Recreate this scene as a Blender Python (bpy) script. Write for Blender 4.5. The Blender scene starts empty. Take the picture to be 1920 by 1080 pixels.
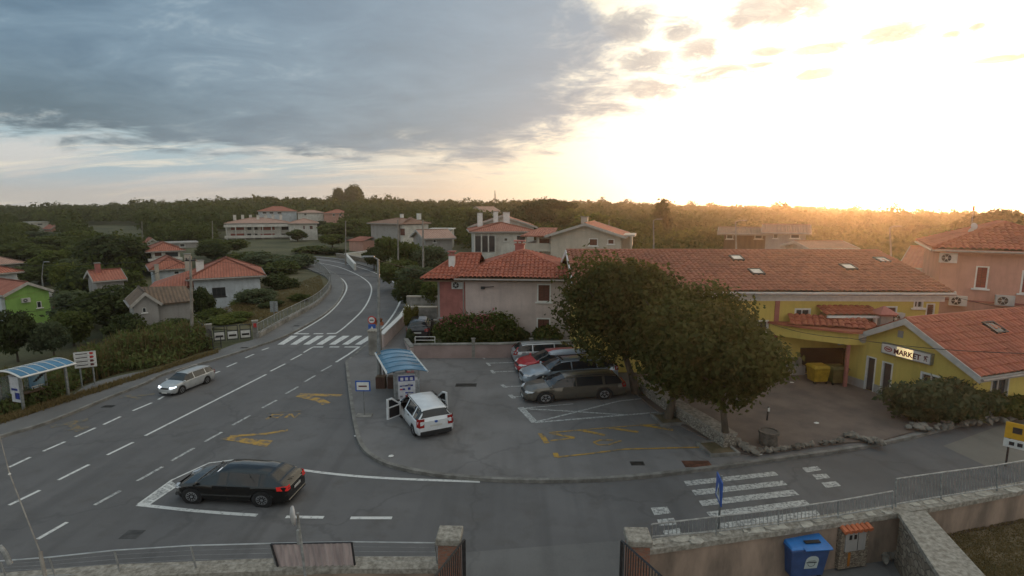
import bpy, bmesh, math, random
import numpy as np
from mathutils import Vector, Matrix
random.seed(7); RNG = np.random.default_rng(11)
S = bpy.context.scene
COL = S.collection
R = math.radians
PI = math.pi
# ------------------------------------------------------------------ camera
CAMH = 9.3; F = 1000.0; PITCH = math.atan(0.15)
CP, SP = math.cos(PITCH), math.sin(PITCH)
cd = bpy.data.cameras.new('camera'); cam = bpy.data.objects.new('camera', cd); COL.objects.link(cam)
cd.sensor_width = 36; cd.lens = 36*F/1920; cd.clip_start = 0.1; cd.clip_end = 5000
cam.location = (0, 0, CAMH); cam.rotation_euler = (PI/2 - PITCH, 0, 0)
S.camera = cam
def ray(px, py):
    a = (px-960)/F; b = (540-py)/F
    return Vector((a, CP + b*SP, -SP + b*CP))
def G(px, py, z=0.0):
    r = ray(px, py); t = (z-CAMH)/r.z
    return Vector((r.x*t, r.y*t, z))
def At(px, py, Y):
    r = ray(px, py); t = Y/r.y
    return Vector((r.x*t, Y, CAMH + r.z*t))
def on_plane(px, py, A, B):
    """hit of the pixel ray with the vertical plane through A, B -> (u along AB, z)"""
    r = ray(px, py); d = Vector((B[0]-A[0], B[1]-A[1])); L = d.length; d /= L
    n = Vector((-d.y, d.x))
    t = (n.x*A[0] + n.y*A[1]) / (n.x*r.x + n.y*r.y)
    p = Vector((r.x*t, r.y*t))
    return (p-Vector((A[0], A[1]))).dot(d), CAMH + r.z*t
def sstep(a, b, x):
    t = min(1, max(0, (x-a)/(b-a))); return t*t*(3-2*t)
RIDGE = [(-60,2),(0,388),(200,385),(350,378),(500,371),(600,373),(700,373),(800,377),(900,379),(1000,377),(1100,379),(1200,382),(1300,386),(1400,387),(1500,387),(1600,394),(1700,400),(1800,403),(1920,405),(3000,405)]
RIDGE[0] = (-900,390)
def ridge_y(px):
    for (a, b), (c, d) in zip(RIDGE, RIDGE[1:]):
        if a <= px <= c: return b + (d-b)*(px-a)/(c-a)
    return 395
def ridge_h(x, y):
    px = 960 + 1000*x/max(y, 1)*0.99
    return CAMH + (390-ridge_y(px))/1000*450*0.99 - 7.5
def gh(x, y):
    h = -0.08
    xb = -21.5 - max(0, y-60)*0.55
    if y > 8 and x < xb:
        h -= 3.0*sstep(1, 13, xb-x)*(1-sstep(75, 130, y))
    if y > 140:
        s = sstep(140, 450, min(y, 450))
        h = h*(1-s) + ridge_h(x, min(y, 450))*s
    if y > 460: h -= (y-460)*0.02
    return h
# ------------------------------------------------------------------ materials
MATS = {}
def nt(name):
    m = bpy.data.materials.new(name); m.use_nodes = True
    n = m.node_tree.nodes; l = m.node_tree.links
    b = n['Principled BSDF']
    MATS[name] = m
    return m, n, l, b
def rgb(c):  # sRGB 0-255 -> linear
    return tuple(((v/255)/12.92 if v/255 <= .04045 else ((v/255+.055)/1.055)**2.4) for v in c) + (1,)
def M(name, col, rough=.6, metal=0, var=.12, scale=3.0, bump=0.0, bscale=None, spec=.5, coat=0, col2=None, detail=6, emit=None, estr=0, coord='Object', alpha=1, stretch=None, dist=.02, streak=0):
    """noise-varied principled material"""
    if name in MATS: return MATS[name]
    m, n, l, b = nt(name)
    c1 = tuple(col)[:3]
    b.inputs['Roughness'].default_value = rough; b.inputs['Metallic'].default_value = metal
    b.inputs['Specular IOR Level'].default_value = spec; b.inputs['Coat Weight'].default_value = coat
    b.inputs['Alpha'].default_value = alpha
    tc = n.new('ShaderNodeTexCoord'); src = tc.outputs[coord]
    if stretch:
        mp = n.new('ShaderNodeMapping'); mp.inputs['Scale'].default_value = stretch
        l.new(src, mp.inputs['Vector']); src = mp.outputs[0]
    nz = n.new('ShaderNodeTexNoise'); nz.inputs['Scale'].default_value = scale; nz.inputs['Detail'].default_value = detail; nz.inputs['Roughness'].default_value = .62
    l.new(src, nz.inputs['Vector'])
    cr = n.new('ShaderNodeValToRGB'); l.new(nz.outputs['Fac'], cr.inputs[0])
    c2 = tuple(col2)[:3] if col2 else tuple(v*(1-2*var) for v in c1)
    chi = c1 if col2 else tuple(min(1, v*(1+var)) for v in c1)
    cr.color_ramp.elements[0].position = .36; cr.color_ramp.elements[0].color = (*c2, 1)
    cr.color_ramp.elements[1].position = .64; cr.color_ramp.elements[1].color = (*chi, 1)
    oc = cr.outputs[0]
    if streak:
        for sc_, st_, lo_, hi_, am_ in ((2.2, (1.6,1.6,.14), .5, .72, .5), (.8, (1,1,1), .5, .7, .35), (9, (1,1,.6), .58, .75, .3)):
            mp2 = n.new('ShaderNodeMapping'); mp2.inputs['Scale'].default_value = st_; l.new(tc.outputs[coord], mp2.inputs['Vector'])
            z2 = n.new('ShaderNodeTexNoise'); z2.inputs['Scale'].default_value = sc_; z2.inputs['Detail'].default_value = 6; z2.inputs['Roughness'].default_value = .65; l.new(mp2.outputs[0], z2.inputs['Vector'])
            r2 = n.new('ShaderNodeMapRange'); r2.inputs[1].default_value = lo_; r2.inputs[2].default_value = hi_; r2.inputs[4].default_value = am_*streak; l.new(z2.outputs['Fac'], r2.inputs[0])
            oc = mixc(n, l, r2.outputs[0], oc, tuple(v*.5+.01 for v in c1))
    l.new(oc, b.inputs['Base Color'])
    if bump:
        nb = n.new('ShaderNodeTexNoise'); nb.inputs['Scale'].default_value = bscale or scale*6; nb.inputs['Detail'].default_value = 4
        l.new(src, nb.inputs['Vector'])
        bp = n.new('ShaderNodeBump'); bp.inputs['Strength'].default_value = bump; bp.inputs['Distance'].default_value = dist
        l.new(nb.outputs['Fac'], bp.inputs['Height']); l.new(bp.outputs[0], b.inputs['Normal'])
    if emit:
        b.inputs['Emission Color'].default_value = (*emit[:3], 1); b.inputs['Emission Strength'].default_value = estr
    return m
def node_math(n, l, op, a, b=None, c=None, clamp=False):
    m = n.new('ShaderNodeMath'); m.operation = op; m.use_clamp = clamp
    for i, v in enumerate((a, b, c)):
        if v is None: continue
        if isinstance(v, (int, float)): m.inputs[i].default_value = v
        else: l.new(v, m.inputs[i])
    return m.outputs[0]
def mixc(n, l, f, a, b):
    m = n.new('ShaderNodeMix'); m.data_type = 'RGBA'; m.clamp_factor = True
    for i, v in ((0, f), (6, a), (7, b)):
        if isinstance(v, (int, float)): m.inputs[i].default_value = v
        elif isinstance(v, tuple): m.inputs[i].default_value = (*v[:3], 1)
        else: l.new(v, m.inputs[i])
    return m.outputs[2]
def mat_asphalt(name, base, patch, stain=.5, warm=0):
    m, n, l, b = nt(name)
    tc = n.new('ShaderNodeTexCoord'); o = tc.outputs['Object']
    def noise(sc, det=5, ro=.6, st=None):
        src = o
        if st:
            mp = n.new('ShaderNodeMapping'); mp.inputs['Scale'].default_value = st[0]; mp.inputs['Rotation'].default_value = (0, 0, st[1]); l.new(o, mp.inputs['Vector']); src = mp.outputs[0]
        z = n.new('ShaderNodeTexNoise'); z.inputs['Scale'].default_value = sc; z.inputs['Detail'].default_value = det; z.inputs['Roughness'].default_value = ro
        l.new(src, z.inputs['Vector']); return z.outputs['Fac']
    def ramp(f, a, bb):
        r = n.new('ShaderNodeMapRange'); r.inputs[1].default_value = a; r.inputs[2].default_value = bb; l.new(f, r.inputs[0]); return r.outputs[0]
    c = mixc(n, l, ramp(noise(.18), .35, .65), tuple(v*.74 for v in base), tuple(v*1.16 for v in base))
    c = mixc(n, l, node_math(n, l, 'MULTIPLY', ramp(noise(.9, 6, .7), .5, .75), stain), c, patch)
    # long tyre-worn streaks along the traffic
    c = mixc(n, l, node_math(n, l, 'MULTIPLY', ramp(noise(1.0, 3, .5, ((1.3, .07, 1), R(-42))), .52, .72), stain*.8), c, tuple(v*.66 for v in base))
    c = mixc(n, l, node_math(n, l, 'MULTIPLY', ramp(noise(45, 2, .5), .3, .75), .35), c, tuple(v*1.35 for v in base))
    # cracks
    vo = n.new('ShaderNodeTexVoronoi'); vo.feature = 'DISTANCE_TO_EDGE'; vo.inputs['Scale'].default_value = .16
    dn = n.new('ShaderNodeTexNoise'); dn.inputs['Scale'].default_value = 1.2; dn.inputs['Detail'].default_value = 5; l.new(o, dn.inputs['Vector'])
    va = n.new('ShaderNodeVectorMath'); va.operation = 'MULTIPLY_ADD'; va.inputs[1].default_value = (1.6, 1.6, 0); l.new(dn.outputs['Color'], va.inputs[0]); l.new(o, va.inputs[2]); l.new(va.outputs[0], vo.inputs['Vector'])
    ck = n.new('ShaderNodeMapRange'); ck.inputs[1].default_value = .004; ck.inputs[2].default_value = .014; ck.inputs[3].default_value = 1; ck.inputs[4].default_value = 0
    l.new(vo.outputs['Distance'], ck.inputs[0])
    c = mixc(n, l, node_math(n, l, 'MULTIPLY', ck.outputs[0], .34*stain), c, tuple(v*.5 for v in base))
    l.new(c, b.inputs['Base Color'])
    r = n.new('ShaderNodeMapRange'); r.inputs[3].default_value = .62; r.inputs[4].default_value = .85; l.new(noise(1.3), r.inputs[0]); l.new(r.outputs[0], b.inputs['Roughness'])
    b.inputs['Specular IOR Level'].default_value = .3
    bp = n.new('ShaderNodeBump'); bp.inputs['Strength'].default_value = .35; bp.inputs['Distance'].default_value = .006
    l.new(noise(60, 3), bp.inputs['Height']); l.new(bp.outputs[0], b.inputs['Normal'])
    return m
def mat_paint(name, col, under, wear=.5, scale=5):
    """worn road paint: patches rubbed through to the asphalt"""
    m, n, l, b = nt(name)
    tc = n.new('ShaderNodeTexCoord')
    z = n.new('ShaderNodeTexNoise'); z.inputs['Scale'].default_value = scale; z.inputs['Detail'].default_value = 8; z.inputs['Roughness'].default_value = .75; l.new(tc.outputs['Object'], z.inputs['Vector'])
    r = n.new('ShaderNodeMapRange'); r.inputs[1].default_value = .25+wear*.3; r.inputs[2].default_value = .4+wear*.3; l.new(z.outputs['Fac'], r.inputs[0])
    l.new(mixc(n, l, r.outputs[0], under, col), b.inputs['Base Color'])
    b.inputs['Roughness'].default_value = .6
    return m
def mat_tiles(name, c1, c2, geo=False, pu=.29, pv=.42):
    m, n, l, b = nt(name)
    uv = n.new('ShaderNodeUVMap'); sx = n.new('ShaderNodeSeparateXYZ'); l.new(uv.outputs[0], sx.inputs[0])
    u = node_math(n, l, 'DIVIDE', sx.outputs[0], pu); v = node_math(n, l, 'DIVIDE', sx.outputs[1], pv)
    cb = n.new('ShaderNodeCombineXYZ'); l.new(node_math(n, l, 'FLOOR', u), cb.inputs[0]); l.new(node_math(n, l, 'FLOOR', v), cb.inputs[1])
    wn = n.new('ShaderNodeTexWhiteNoise'); wn.noise_dimensions = '2D'; l.new(cb.outputs[0], wn.inputs['Vector'])
    tc = n.new('ShaderNodeTexCoord'); nz = n.new('ShaderNodeTexNoise'); nz.inputs['Scale'].default_value = .5; nz.inputs['Detail'].default_value = 7; nz.inputs['Roughness'].default_value = .7; l.new(tc.outputs['Object'], nz.inputs['Vector'])
    f = node_math(n, l, 'ADD', node_math(n, l, 'MULTIPLY', wn.outputs['Value'], .26), node_math(n, l, 'MULTIPLY', nz.outputs['Fac'], .8))
    cr = n.new('ShaderNodeValToRGB'); l.new(f, cr.inputs[0])
    cr.color_ramp.elements[0].position = .25; cr.color_ramp.elements[0].color = (*c1, 1)
    cr.color_ramp.elements[1].position = .8; cr.color_ramp.elements[1].color = (*c2, 1)
    e = cr.color_ramp.elements.new(.19); e.color = tuple(v*.45 for v in c1)+(1,)
    l.new(cr.outputs[0], b.inputs['Base Color']); b.inputs['Roughness'].default_value = .75
    if not geo:
        fu = node_math(n, l, 'FRACT', u); fv = node_math(n, l, 'FRACT', v)
        s = node_math(n, l, 'ABSOLUTE', node_math(n, l, 'SINE', node_math(n, l, 'MULTIPLY', fu, PI)))
        h = node_math(n, l, 'ADD', s, node_math(n, l, 'MULTIPLY', fv, -.5))
        bp = n.new('ShaderNodeBump'); bp.inputs['Strength'].default_value = 1; bp.inputs['Distance'].default_value = .09
        l.new(h, bp.inputs['Height']); l.new(bp.outputs[0], b.inputs['Normal'])
    return m
def mat_stone(name, c1, c2, mortar, scale=4, flat=1.6, bump=.6):
    m, n, l, b = nt(name)
    tc = n.new('ShaderNodeTexCoord'); mp = n.new('ShaderNodeMapping'); mp.inputs['Scale'].default_value = (1, 1, flat); l.new(tc.outputs['Object'], mp.inputs['Vector'])
    vo = n.new('ShaderNodeTexVoronoi'); vo.feature = 'DISTANCE_TO_EDGE'; vo.inputs['Scale'].default_value = scale; vc = n.new('ShaderNodeTexVoronoi'); vc.inputs['Scale'].default_value = scale
    l.new(mp.outputs[0], vo.inputs['Vector']); l.new(mp.outputs[0], vc.inputs['Vector'])
    sp = n.new('ShaderNodeSeparateColor'); l.new(vc.outputs['Color'], sp.inputs[0])
    nz = n.new('ShaderNodeTexNoise'); nz.inputs['Scale'].default_value = 14; nz.inputs['Detail'].default_value = 6; l.new(tc.outputs['Object'], nz.inputs['Vector'])
    f = node_math(n, l, 'ADD', node_math(n, l, 'MULTIPLY', sp.outputs[0], .7), node_math(n, l, 'MULTIPLY', nz.outputs['Fac'], .4))
    c = mixc(n, l, f, c1, c2)
    r = n.new('ShaderNodeMapRange'); r.inputs[1].default_value = .02; r.inputs[2].default_value = .07; l.new(vo.outputs['Distance'], r.inputs[0])
    l.new(mixc(n, l, r.outputs[0], mortar, c), b.inputs['Base Color'])
    b.inputs['Roughness'].default_value = .9
    bp = n.new('ShaderNodeBump'); bp.inputs['Strength'].default_value = bump; bp.inputs['Distance'].default_value = .06
    l.new(r.outputs[0], bp.inputs['Height']); l.new(bp.outputs[0], b.inputs['Normal'])
    return m
def mat_leaf(name, c1, c2, trans=.35, nscale=.5):
    m, n, l, b = nt(name)
    at = n.new('ShaderNodeAttribute'); at.attribute_name = 'hue'
    oi = n.new('ShaderNodeObjectInfo')
    f = node_math(n, l, 'ADD', node_math(n, l, 'MULTIPLY', at.outputs['Fac'], .8), node_math(n, l, 'MULTIPLY', oi.outputs['Random'], .3))
    c = mixc(n, l, f, c1, c2)
    l.new(c, b.inputs['Base Color']); b.inputs['Roughness'].default_value = .75; b.inputs['Specular IOR Level'].default_value = .12
    tr = n.new('ShaderNodeBsdfTranslucent'); l.new(mixc(n, l, .25, c, (.25, .3, .03)), tr.inputs['Color'])
    mx = n.new('ShaderNodeMixShader'); mx.inputs[0].default_value = trans
    l.new(b.outputs[0], mx.inputs[1]); l.new(tr.outputs[0], mx.inputs[2])
    l.new(mx.outputs[0], n['Material Output'].inputs['Surface'])
    return m
def mat_glass(name, tint=(.02,.025,.03), rough=.04):
    m, n, l, b = nt(name)
    b.inputs['Base Color'].default_value = (*tint, 1); b.inputs['Roughness'].default_value = rough; b.inputs['Specular IOR Level'].default_value = .6
    tc = n.new('ShaderNodeTexCoord'); z = n.new('ShaderNodeTexNoise'); z.inputs['Scale'].default_value = 1.5; l.new(tc.outputs['Object'], z.inputs['Vector'])
    c = mixc(n, l, z.outputs['Fac'], tuple(v*.4 for v in tint), tuple(v*1.8 for v in tint)); l.new(c, b.inputs['Base Color'])
    return m
# ------------------------------------------------------------------ mesh helpers
class MB:
    def __init__(s): s.v = []; s.f = []; s.m = []; s.uv = {}
    def add(s, vs, fs, mi=0, uvs=None):
        o = len(s.v); s.v += [tuple(p) for p in vs]
        for k, f in enumerate(fs):
            if uvs is not None: s.uv[len(s.f)] = [uvs[i] for i in f]
            s.f.append([i+o for i in f]); s.m.append(mi)
        return s
    def box(s, x0, y0, z0, x1, y1, z1, mi=0, rz=0, c=None):
        vs = [(x, y, z) for z in (z0, z1) for x, y in ((x0, y0), (x1, y0), (x1, y1), (x0, y1))]
        if rz:
            cx, cy = c if c else ((x0+x1)/2, (y0+y1)/2); ca, sa = math.cos(rz), math.sin(rz)
            vs = [(cx+(x-cx)*ca-(y-cy)*sa, cy+(x-cx)*sa+(y-cy)*ca, z) for x, y, z in vs]
        return s.add(vs, [(0,3,2,1),(4,5,6,7),(0,1,5,4),(1,2,6,5),(2,3,7,6),(3,0,4,7)], mi)
    def slab(s, pts, z0, z1, mi=0):
        """prism over a plan polygon; z0/z1 may be lists"""
        n = len(pts); a = z0 if isinstance(z0, (list, tuple)) else [z0]*n; b = z1 if isinstance(z1, (list, tuple)) else [z1]*n
        ar = sum(pts[i][0]*pts[(i+1)%n][1]-pts[(i+1)%n][0]*pts[i][1] for i in range(n))
        if ar < 0: pts = pts[::-1]; a = a[::-1]; b = b[::-1]
        vs = [(p[0], p[1], a[i]) for i, p in enumerate(pts)] + [(p[0], p[1], b[i]) for i, p in enumerate(pts)]
        return s.add(vs, [tuple(range(n))[::-1], tuple(range(n, 2*n))] + [(i, (i+1)%n, n+(i+1)%n, n+i) for i in range(n)], mi)
    def tube(s, pts, r, n=8, mi=0, caps=True):
        pts = [Vector(p) for p in pts]; rs = r if isinstance(r, (list, tuple)) else [r]*len(pts)
        rings = []; o = len(s.v); up = Vector((0, 0, 1)); prev = None
        for i, p in enumerate(pts):
            t = (pts[min(i+1, len(pts)-1)] - pts[max(i-1, 0)]).normalized()
            if prev is None:
                a = t.cross(up)
                if a.length < .05: a = t.cross(Vector((1, 0, 0)))
            else: a = prev - t*prev.dot(t)
            a.normalize(); prev = a; b = t.cross(a)
            for k in range(n):
                an = 2*PI*k/n; s.v.append(tuple(p + (a*math.cos(an)+b*math.sin(an))*rs[i]))
        for i in range(len(pts)-1):
            for k in range(n):
                s.f.append([o+i*n+k, o+i*n+(k+1)%n, o+(i+1)*n+(k+1)%n, o+(i+1)*n+k]); s.m.append(mi)
        if caps:
            s.f.append([o+k for k in range(n)][::-1]); s.m.append(mi)
            s.f.append([o+(len(pts)-1)*n+k for k in range(n)]); s.m.append(mi)
        return s
    def bar(s, a, b, w, h=None, mi=0):
        """square bar between two points"""
        return s.tube([a, b], max(w, h or w)*.7071, 4, mi)
    def disc(s, c, nrm, r, th, n=20, mi=0):
        c = Vector(c); nrm = Vector(nrm).normalized()
        return s.tube([c-nrm*th/2, c+nrm*th/2], r, n, mi)
    def lathe(s, prof, n=16, mi=0, c=(0,0,0), caps=True):
        o = len(s.v)
        for r, z in prof:
            for k in range(n): s.v.append((c[0]+r*math.cos(2*PI*k/n), c[1]+r*math.sin(2*PI*k/n), c[2]+z))
        for i in range(len(prof)-1):
            for k in range(n): s.f.append([o+i*n+k, o+i*n+(k+1)%n, o+(i+1)*n+(k+1)%n, o+(i+1)*n+k]); s.m.append(mi)
        if caps: s.f.append([o+k for k in range(n)][::-1]); s.m.append(mi); s.f.append([o+(len(prof)-1)*n+k for k in range(n)]); s.m.append(mi)
        return s
    def xf(s, mat, start=0):
        for i in range(start, len(s.v)): s.v[i] = tuple(mat @ Vector(s.v[i]))
        return s
    def build(s, name, mats, parent=None, smooth=None, bevel=0, loc=None):
        me = bpy.data.meshes.new(name); me.from_pydata(s.v, [], s.f)
        if not isinstance(mats, (list, tuple)): mats = [mats]
        for m in mats: me.materials.append(m)
        if len(mats) > 1: me.polygons.foreach_set('material_index', s.m)
        if s.uv:
            u = me.uv_layers.new(name='UVMap')
            for p in me.polygons:
                if p.index in s.uv:
                    for li, c in zip(p.loop_indices, s.uv[p.index]): u.data[li].uv = c
        if bevel or smooth is not None:
            bm = bmesh.new(); bm.from_mesh(me)
            if bevel:
                bmesh.ops.bevel(bm, geom=[e for e in bm.edges if len(e.link_faces) == 2 and e.calc_face_angle(0) > .6], offset=bevel, segments=1, affect='EDGES', clamp_overlap=True)
            if smooth is not None:
                for f in bm.faces: f.smooth = True
                for e in bm.edges:
                    if len(e.link_faces) == 2 and e.calc_face_angle(0) > R(smooth): e.smooth = False
            bm.to_mesh(me); bm.free()
        me.update()
        o = bpy.data.objects.new(name, me); COL.objects.link(o)
        if parent: o.parent = parent
        if loc is not None: o.location = loc
        return o
def thing(name, label, cat, loc=(0,0,0), rz=0, group=None, sc=1):
    o = bpy.data.objects.new(name, None); o.empty_display_size = .3; COL.objects.link(o)
    o.location = loc; o.rotation_euler = (0, 0, rz)
    o.scale = (sc, sc, sc) if not isinstance(sc, tuple) else sc
    o['label'] = label; o['category'] = cat
    if group: o['group'] = group
    return o
def tag(o, label, cat, group=None, kind=None):
    o['label'] = label; o['category'] = cat
    if group: o['group'] = group
    if kind: o['kind'] = kind
    return o
def struct(o): o['kind'] = 'structure'; return o
def poly_mesh(name, pts, mat, z=None, skirt=0, parent=None):
    """flat concave polygon with an optional skirt down"""
    bm = bmesh.new(); vs = [bm.verts.new((p[0], p[1], p[2] if z is None else z)) for p in pts]
    f = bm.faces.new(vs); f.normal_update()
    if f.normal.z < 0: f.normal_flip()
    bmesh.ops.triangulate(bm, faces=[f])
    if skirt:
        lo = [bm.verts.new((v.co.x, v.co.y, v.co.z-skirt)) for v in vs]; n = len(vs)
        for i in range(n): bm.faces.new((vs[i], vs[(i+1)%n], lo[(i+1)%n], lo[i]))
        bmesh.ops.recalc_face_normals(bm, faces=bm.faces[:])
    me = bpy.data.meshes.new(name); bm.to_mesh(me); bm.free(); me.materials.append(mat)
    o = bpy.data.objects.new(name, me); COL.objects.link(o)
    if parent: o.parent = parent
    return o
def smooth_line(pts, k=6):
    """Catmull-Rom through points"""
    P = [Vector(p) for p in pts]; out = []
    for i in range(len(P)-1):
        a = P[max(i-1, 0)]; b = P[i]; c = P[i+1]; d = P[min(i+2, len(P)-1)]
        for j in range(k):
            t = j/k
            out.append(.5*((2*b)+(c-a)*t+(2*a-5*b+4*c-d)*t*t+(3*b-a-3*c+d)*t**3))
    out.append(P[-1]); return out
def ribbon(mb, pts, w, z, mi=0, side=0, h=0):
    """strip of width w along plan points (side 0 centred, 1 to the left, -1 to the right); h>0 gives it thickness"""
    n = len(pts); L = []; Rr = []
    for i in range(n):
        t = Vector((pts[min(i+1, n-1)][0]-pts[max(i-1, 0)][0], pts[min(i+1, n-1)][1]-pts[max(i-1, 0)][1])).normalized(); nn = Vector((-t.y, t.x))
        a, b = (w/2, -w/2) if side == 0 else ((w-.02, -.02) if side > 0 else (.02, .02-w))
        L.append((pts[i][0]+nn.x*a, pts[i][1]+nn.y*a)); Rr.append((pts[i][0]+nn.x*b, pts[i][1]+nn.y*b))
    if h == 0:
        mb.add([(p[0], p[1], z) for p in L]+[(p[0], p[1], z) for p in Rr], [(n+i, n+i+1, i+1, i) for i in range(n-1)], mi)
    else:
        vs = [(p[0], p[1], z) for p in L]+[(p[0], p[1], z) for p in Rr]+[(p[0], p[1], z-h) for p in L]+[(p[0], p[1], z-h) for p in Rr]
        fs = []
        for i in range(n-1):
            fs += [(n+i, n+i+1, i+1, i), (2*n+i, i, i+1, 2*n+i+1)[::1], (n+i, 3*n+i, 3*n+i+1, n+i+1)]
        fs += [(0, n, 3*n, 2*n)[::-1], (n-1, 2*n-1, 4*n-1, 3*n-1)]
        mb.add(vs, fs, mi)
    return L, Rr
# ------------------------------------------------------------------ common materials
A_ROAD = (.126,.125,.128); A_PARK = (.172,.168,.169)
m_road = mat_asphalt('road_asphalt', A_ROAD, (.085,.08,.075), .9)
m_park = mat_asphalt('parking_asphalt', A_PARK, (.11,.105,.10), 1.0)
m_side = mat_asphalt('sidewalk_asphalt', (.15,.15,.15), (.10,.10,.10), .8)
m_kerb = M('kerb_concrete', (.24,.235,.22), .85, col2=(.12,.115,.105), scale=2.2, bump=.3)
m_white = mat_paint('road_paint_white', (.62,.63,.62), (.15,.155,.16), .26, 6)
m_whitew = mat_paint('road_paint_white_worn', (.5,.51,.5), (.13,.135,.14), .5, 9)
m_yel = mat_paint('road_paint_yellow', (.42,.25,.04), (.11,.105,.10), .52, 3)
m_yelw = mat_paint('road_paint_yellow_faded', (.22,.15,.05), (.10,.10,.10), .72, 4)
m_paver = M('forecourt_pavers', (.16,.125,.105), .85, col2=(.10,.08,.07), scale=.8, bump=.3, bscale=30)
m_ground = M('dry_grass_ground', (.11,.105,.05), .95, col2=(.045,.055,.022), scale=.12, bump=.6, bscale=3, detail=10, dist=.2)
m_lawn = M('mown_lawn', (.115,.10,.05), .95, col2=(.055,.06,.025), scale=.35, bump=.6, bscale=8, detail=10, dist=.06)
m_dirt = M('dry_dirt', (.17,.13,.08), .95, col2=(.07,.065,.03), scale=1.2, bump=.6, bscale=10, detail=10)
m_conc = M('old_concrete', (.30,.29,.27), .9, col2=(.14,.135,.12), scale=1.6, bump=.35, bscale=14)
m_cap = M('lichen_concrete', (.36,.34,.30), .9, col2=(.17,.155,.13), scale=9, bump=.5, bscale=22)
m_white_r = M('white_render', streak=.8, col=(.60,.585,.54), rough=.85, var=.1, scale=.9, bump=.1)
m_pink_r = M('pale_pink_render', streak=.8, col=(.56,.46,.43), rough=.85, col2=(.44,.36,.34), scale=.7, bump=.12)
m_cream = M('cream_render', streak=.8, col=(.52,.47,.40), rough=.85, col2=(.42,.38,.32), scale=.7)
m_grey_r = M('grey_render', streak=.8, col=(.36,.345,.33), rough=.88, col2=(.26,.25,.24), scale=.8)
m_yellow_r = M('yellow_render', streak=.8, col=(.62,.48,.12), rough=.8, col2=(.52,.40,.10), scale=.8)
m_red_r = M('red_render', streak=.8, col=(.38,.14,.12), rough=.85, var=.12, scale=1)
m_pinkred = M('salmon_render', streak=.8, col=(.55,.30,.24), rough=.85, col2=(.45,.25,.2), scale=.7)
m_green_r = M('lime_green_render', streak=.8, col=(.24,.42,.10), rough=.85, col2=(.19,.34,.08), scale=.9)
m_blue_r = M('pale_blue_render', streak=.8, col=(.52,.56,.60), rough=.85, var=.1, scale=.9)
m_wht = M('white_paint', (.66,.66,.64), .5, var=.06, scale=4)
m_steel = M('galvanised_steel', (.34,.36,.37), .45, .7, var=.15, scale=8)
m_dsteel = M('dark_steel', (.05,.05,.055), .5, .5, var=.2, scale=8)
m_rail = M('grey_rail_paint', (.30,.31,.31), .5, .3, var=.2, scale=6)
m_shut = M('brown_shutter', (.13,.045,.03), .6, var=.2, scale=3, stretch=(1,1,14))
m_shutr = M('red_shutter', (.26,.05,.035), .6, var=.2, scale=3, stretch=(1,1,14))
m_glassw = mat_glass('window_glass', (.03,.035,.04), .08)
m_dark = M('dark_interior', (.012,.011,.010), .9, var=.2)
m_black = M('black_plastic', (.015,.015,.016), .5, var=.2)
m_wood = M('weathered_wood', (.16,.10,.06), .8, col2=(.08,.05,.03), scale=2, stretch=(1,1,.2))
m_gutter = M('gutter_metal', (.30,.27,.25), .5, .3, var=.1)
m_tile = mat_tiles('clay_roof_tiles', (.22,.065,.04), (.42,.12,.07), geo=True)
m_tile_old = mat_tiles('old_clay_roof_tiles', (.17,.065,.04), (.35,.125,.075), geo=True)
m_tile_lo = mat_tiles('far_clay_roof_tiles', (.29,.09,.055), (.43,.155,.10))
m_tile_br = mat_tiles('far_brown_roof_tiles', (.20,.12,.09), (.34,.20,.14))
m_tile_dk = mat_tiles('mossy_roof_tiles', (.10,.07,.05), (.22,.15,.10))
m_tile_pale = mat_tiles('far_pale_roof_tiles', (.38,.22,.17), (.50,.32,.25))
m_stone = mat_stone('rubble_stone', (.34,.30,.24), (.16,.13,.10), (.09,.08,.07), 4.5)
m_stone_s = mat_stone('dry_stone', (.40,.37,.32), (.18,.15,.12), (.05,.045,.04), 7, 1.8)
m_brick = mat_stone('rough_brick', (.32,.14,.09), (.22,.11,.08), (.20,.17,.14), 7, 2.5, .3)
# ------------------------------------------------------------------ world
w = bpy.data.worlds.new('World'); S.world = w; w.use_nodes = True
n = w.node_tree.nodes; l = w.node_tree.links
bg = n['Background']
SUN_AZ, SUN_EL = 33.2, 1.4
sky = n.new('ShaderNodeTexSky'); sky.sky_type = 'NISHITA'; sky.sun_disc = False; sky.sun_elevation = R(SUN_EL); sky.sun_rotation = R(SUN_AZ); sky.air_density = 1.2; sky.dust_density = 2.5
tc = n.new('ShaderNodeTexCoord'); nm = n.new('ShaderNodeVectorMath'); nm.operation = 'NORMALIZE'; l.new(tc.outputs['Generated'], nm.inputs[0])
sx = n.new('ShaderNodeSeparateXYZ'); l.new(nm.outputs[0], sx.inputs[0])
X, Y_, Z = sx.outputs
mt = lambda op, a, b=None, c=None, clamp=False: node_math(n, l, op, a, b, c, clamp)
az = mt('MULTIPLY', mt('ARCTAN2', X, Y_), 57.2958)
el = mt('MULTIPLY', mt('ARCSINE', Z), 57.2958)
sd = (math.sin(R(SUN_AZ))*math.cos(R(SUN_EL)), math.cos(R(SUN_AZ))*math.cos(R(SUN_EL)), math.sin(R(SUN_EL)))
dp = n.new('ShaderNodeVectorMath'); dp.operation = 'DOT_PRODUCT'; l.new(nm.outputs[0], dp.inputs[0]); dp.inputs[1].default_value = sd
gam = mt('MULTIPLY', mt('ARCCOSINE', mt('MINIMUM', dp.outputs['Value'], .99999)), 57.2958)
zc = mt('ADD', mt('MAXIMUM', Z, 0), .16)
cb = n.new('ShaderNodeCombineXYZ'); l.new(mt('DIVIDE', X, zc), cb.inputs[0]); l.new(mt('DIVIDE', Y_, zc), cb.inputs[1])
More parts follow.
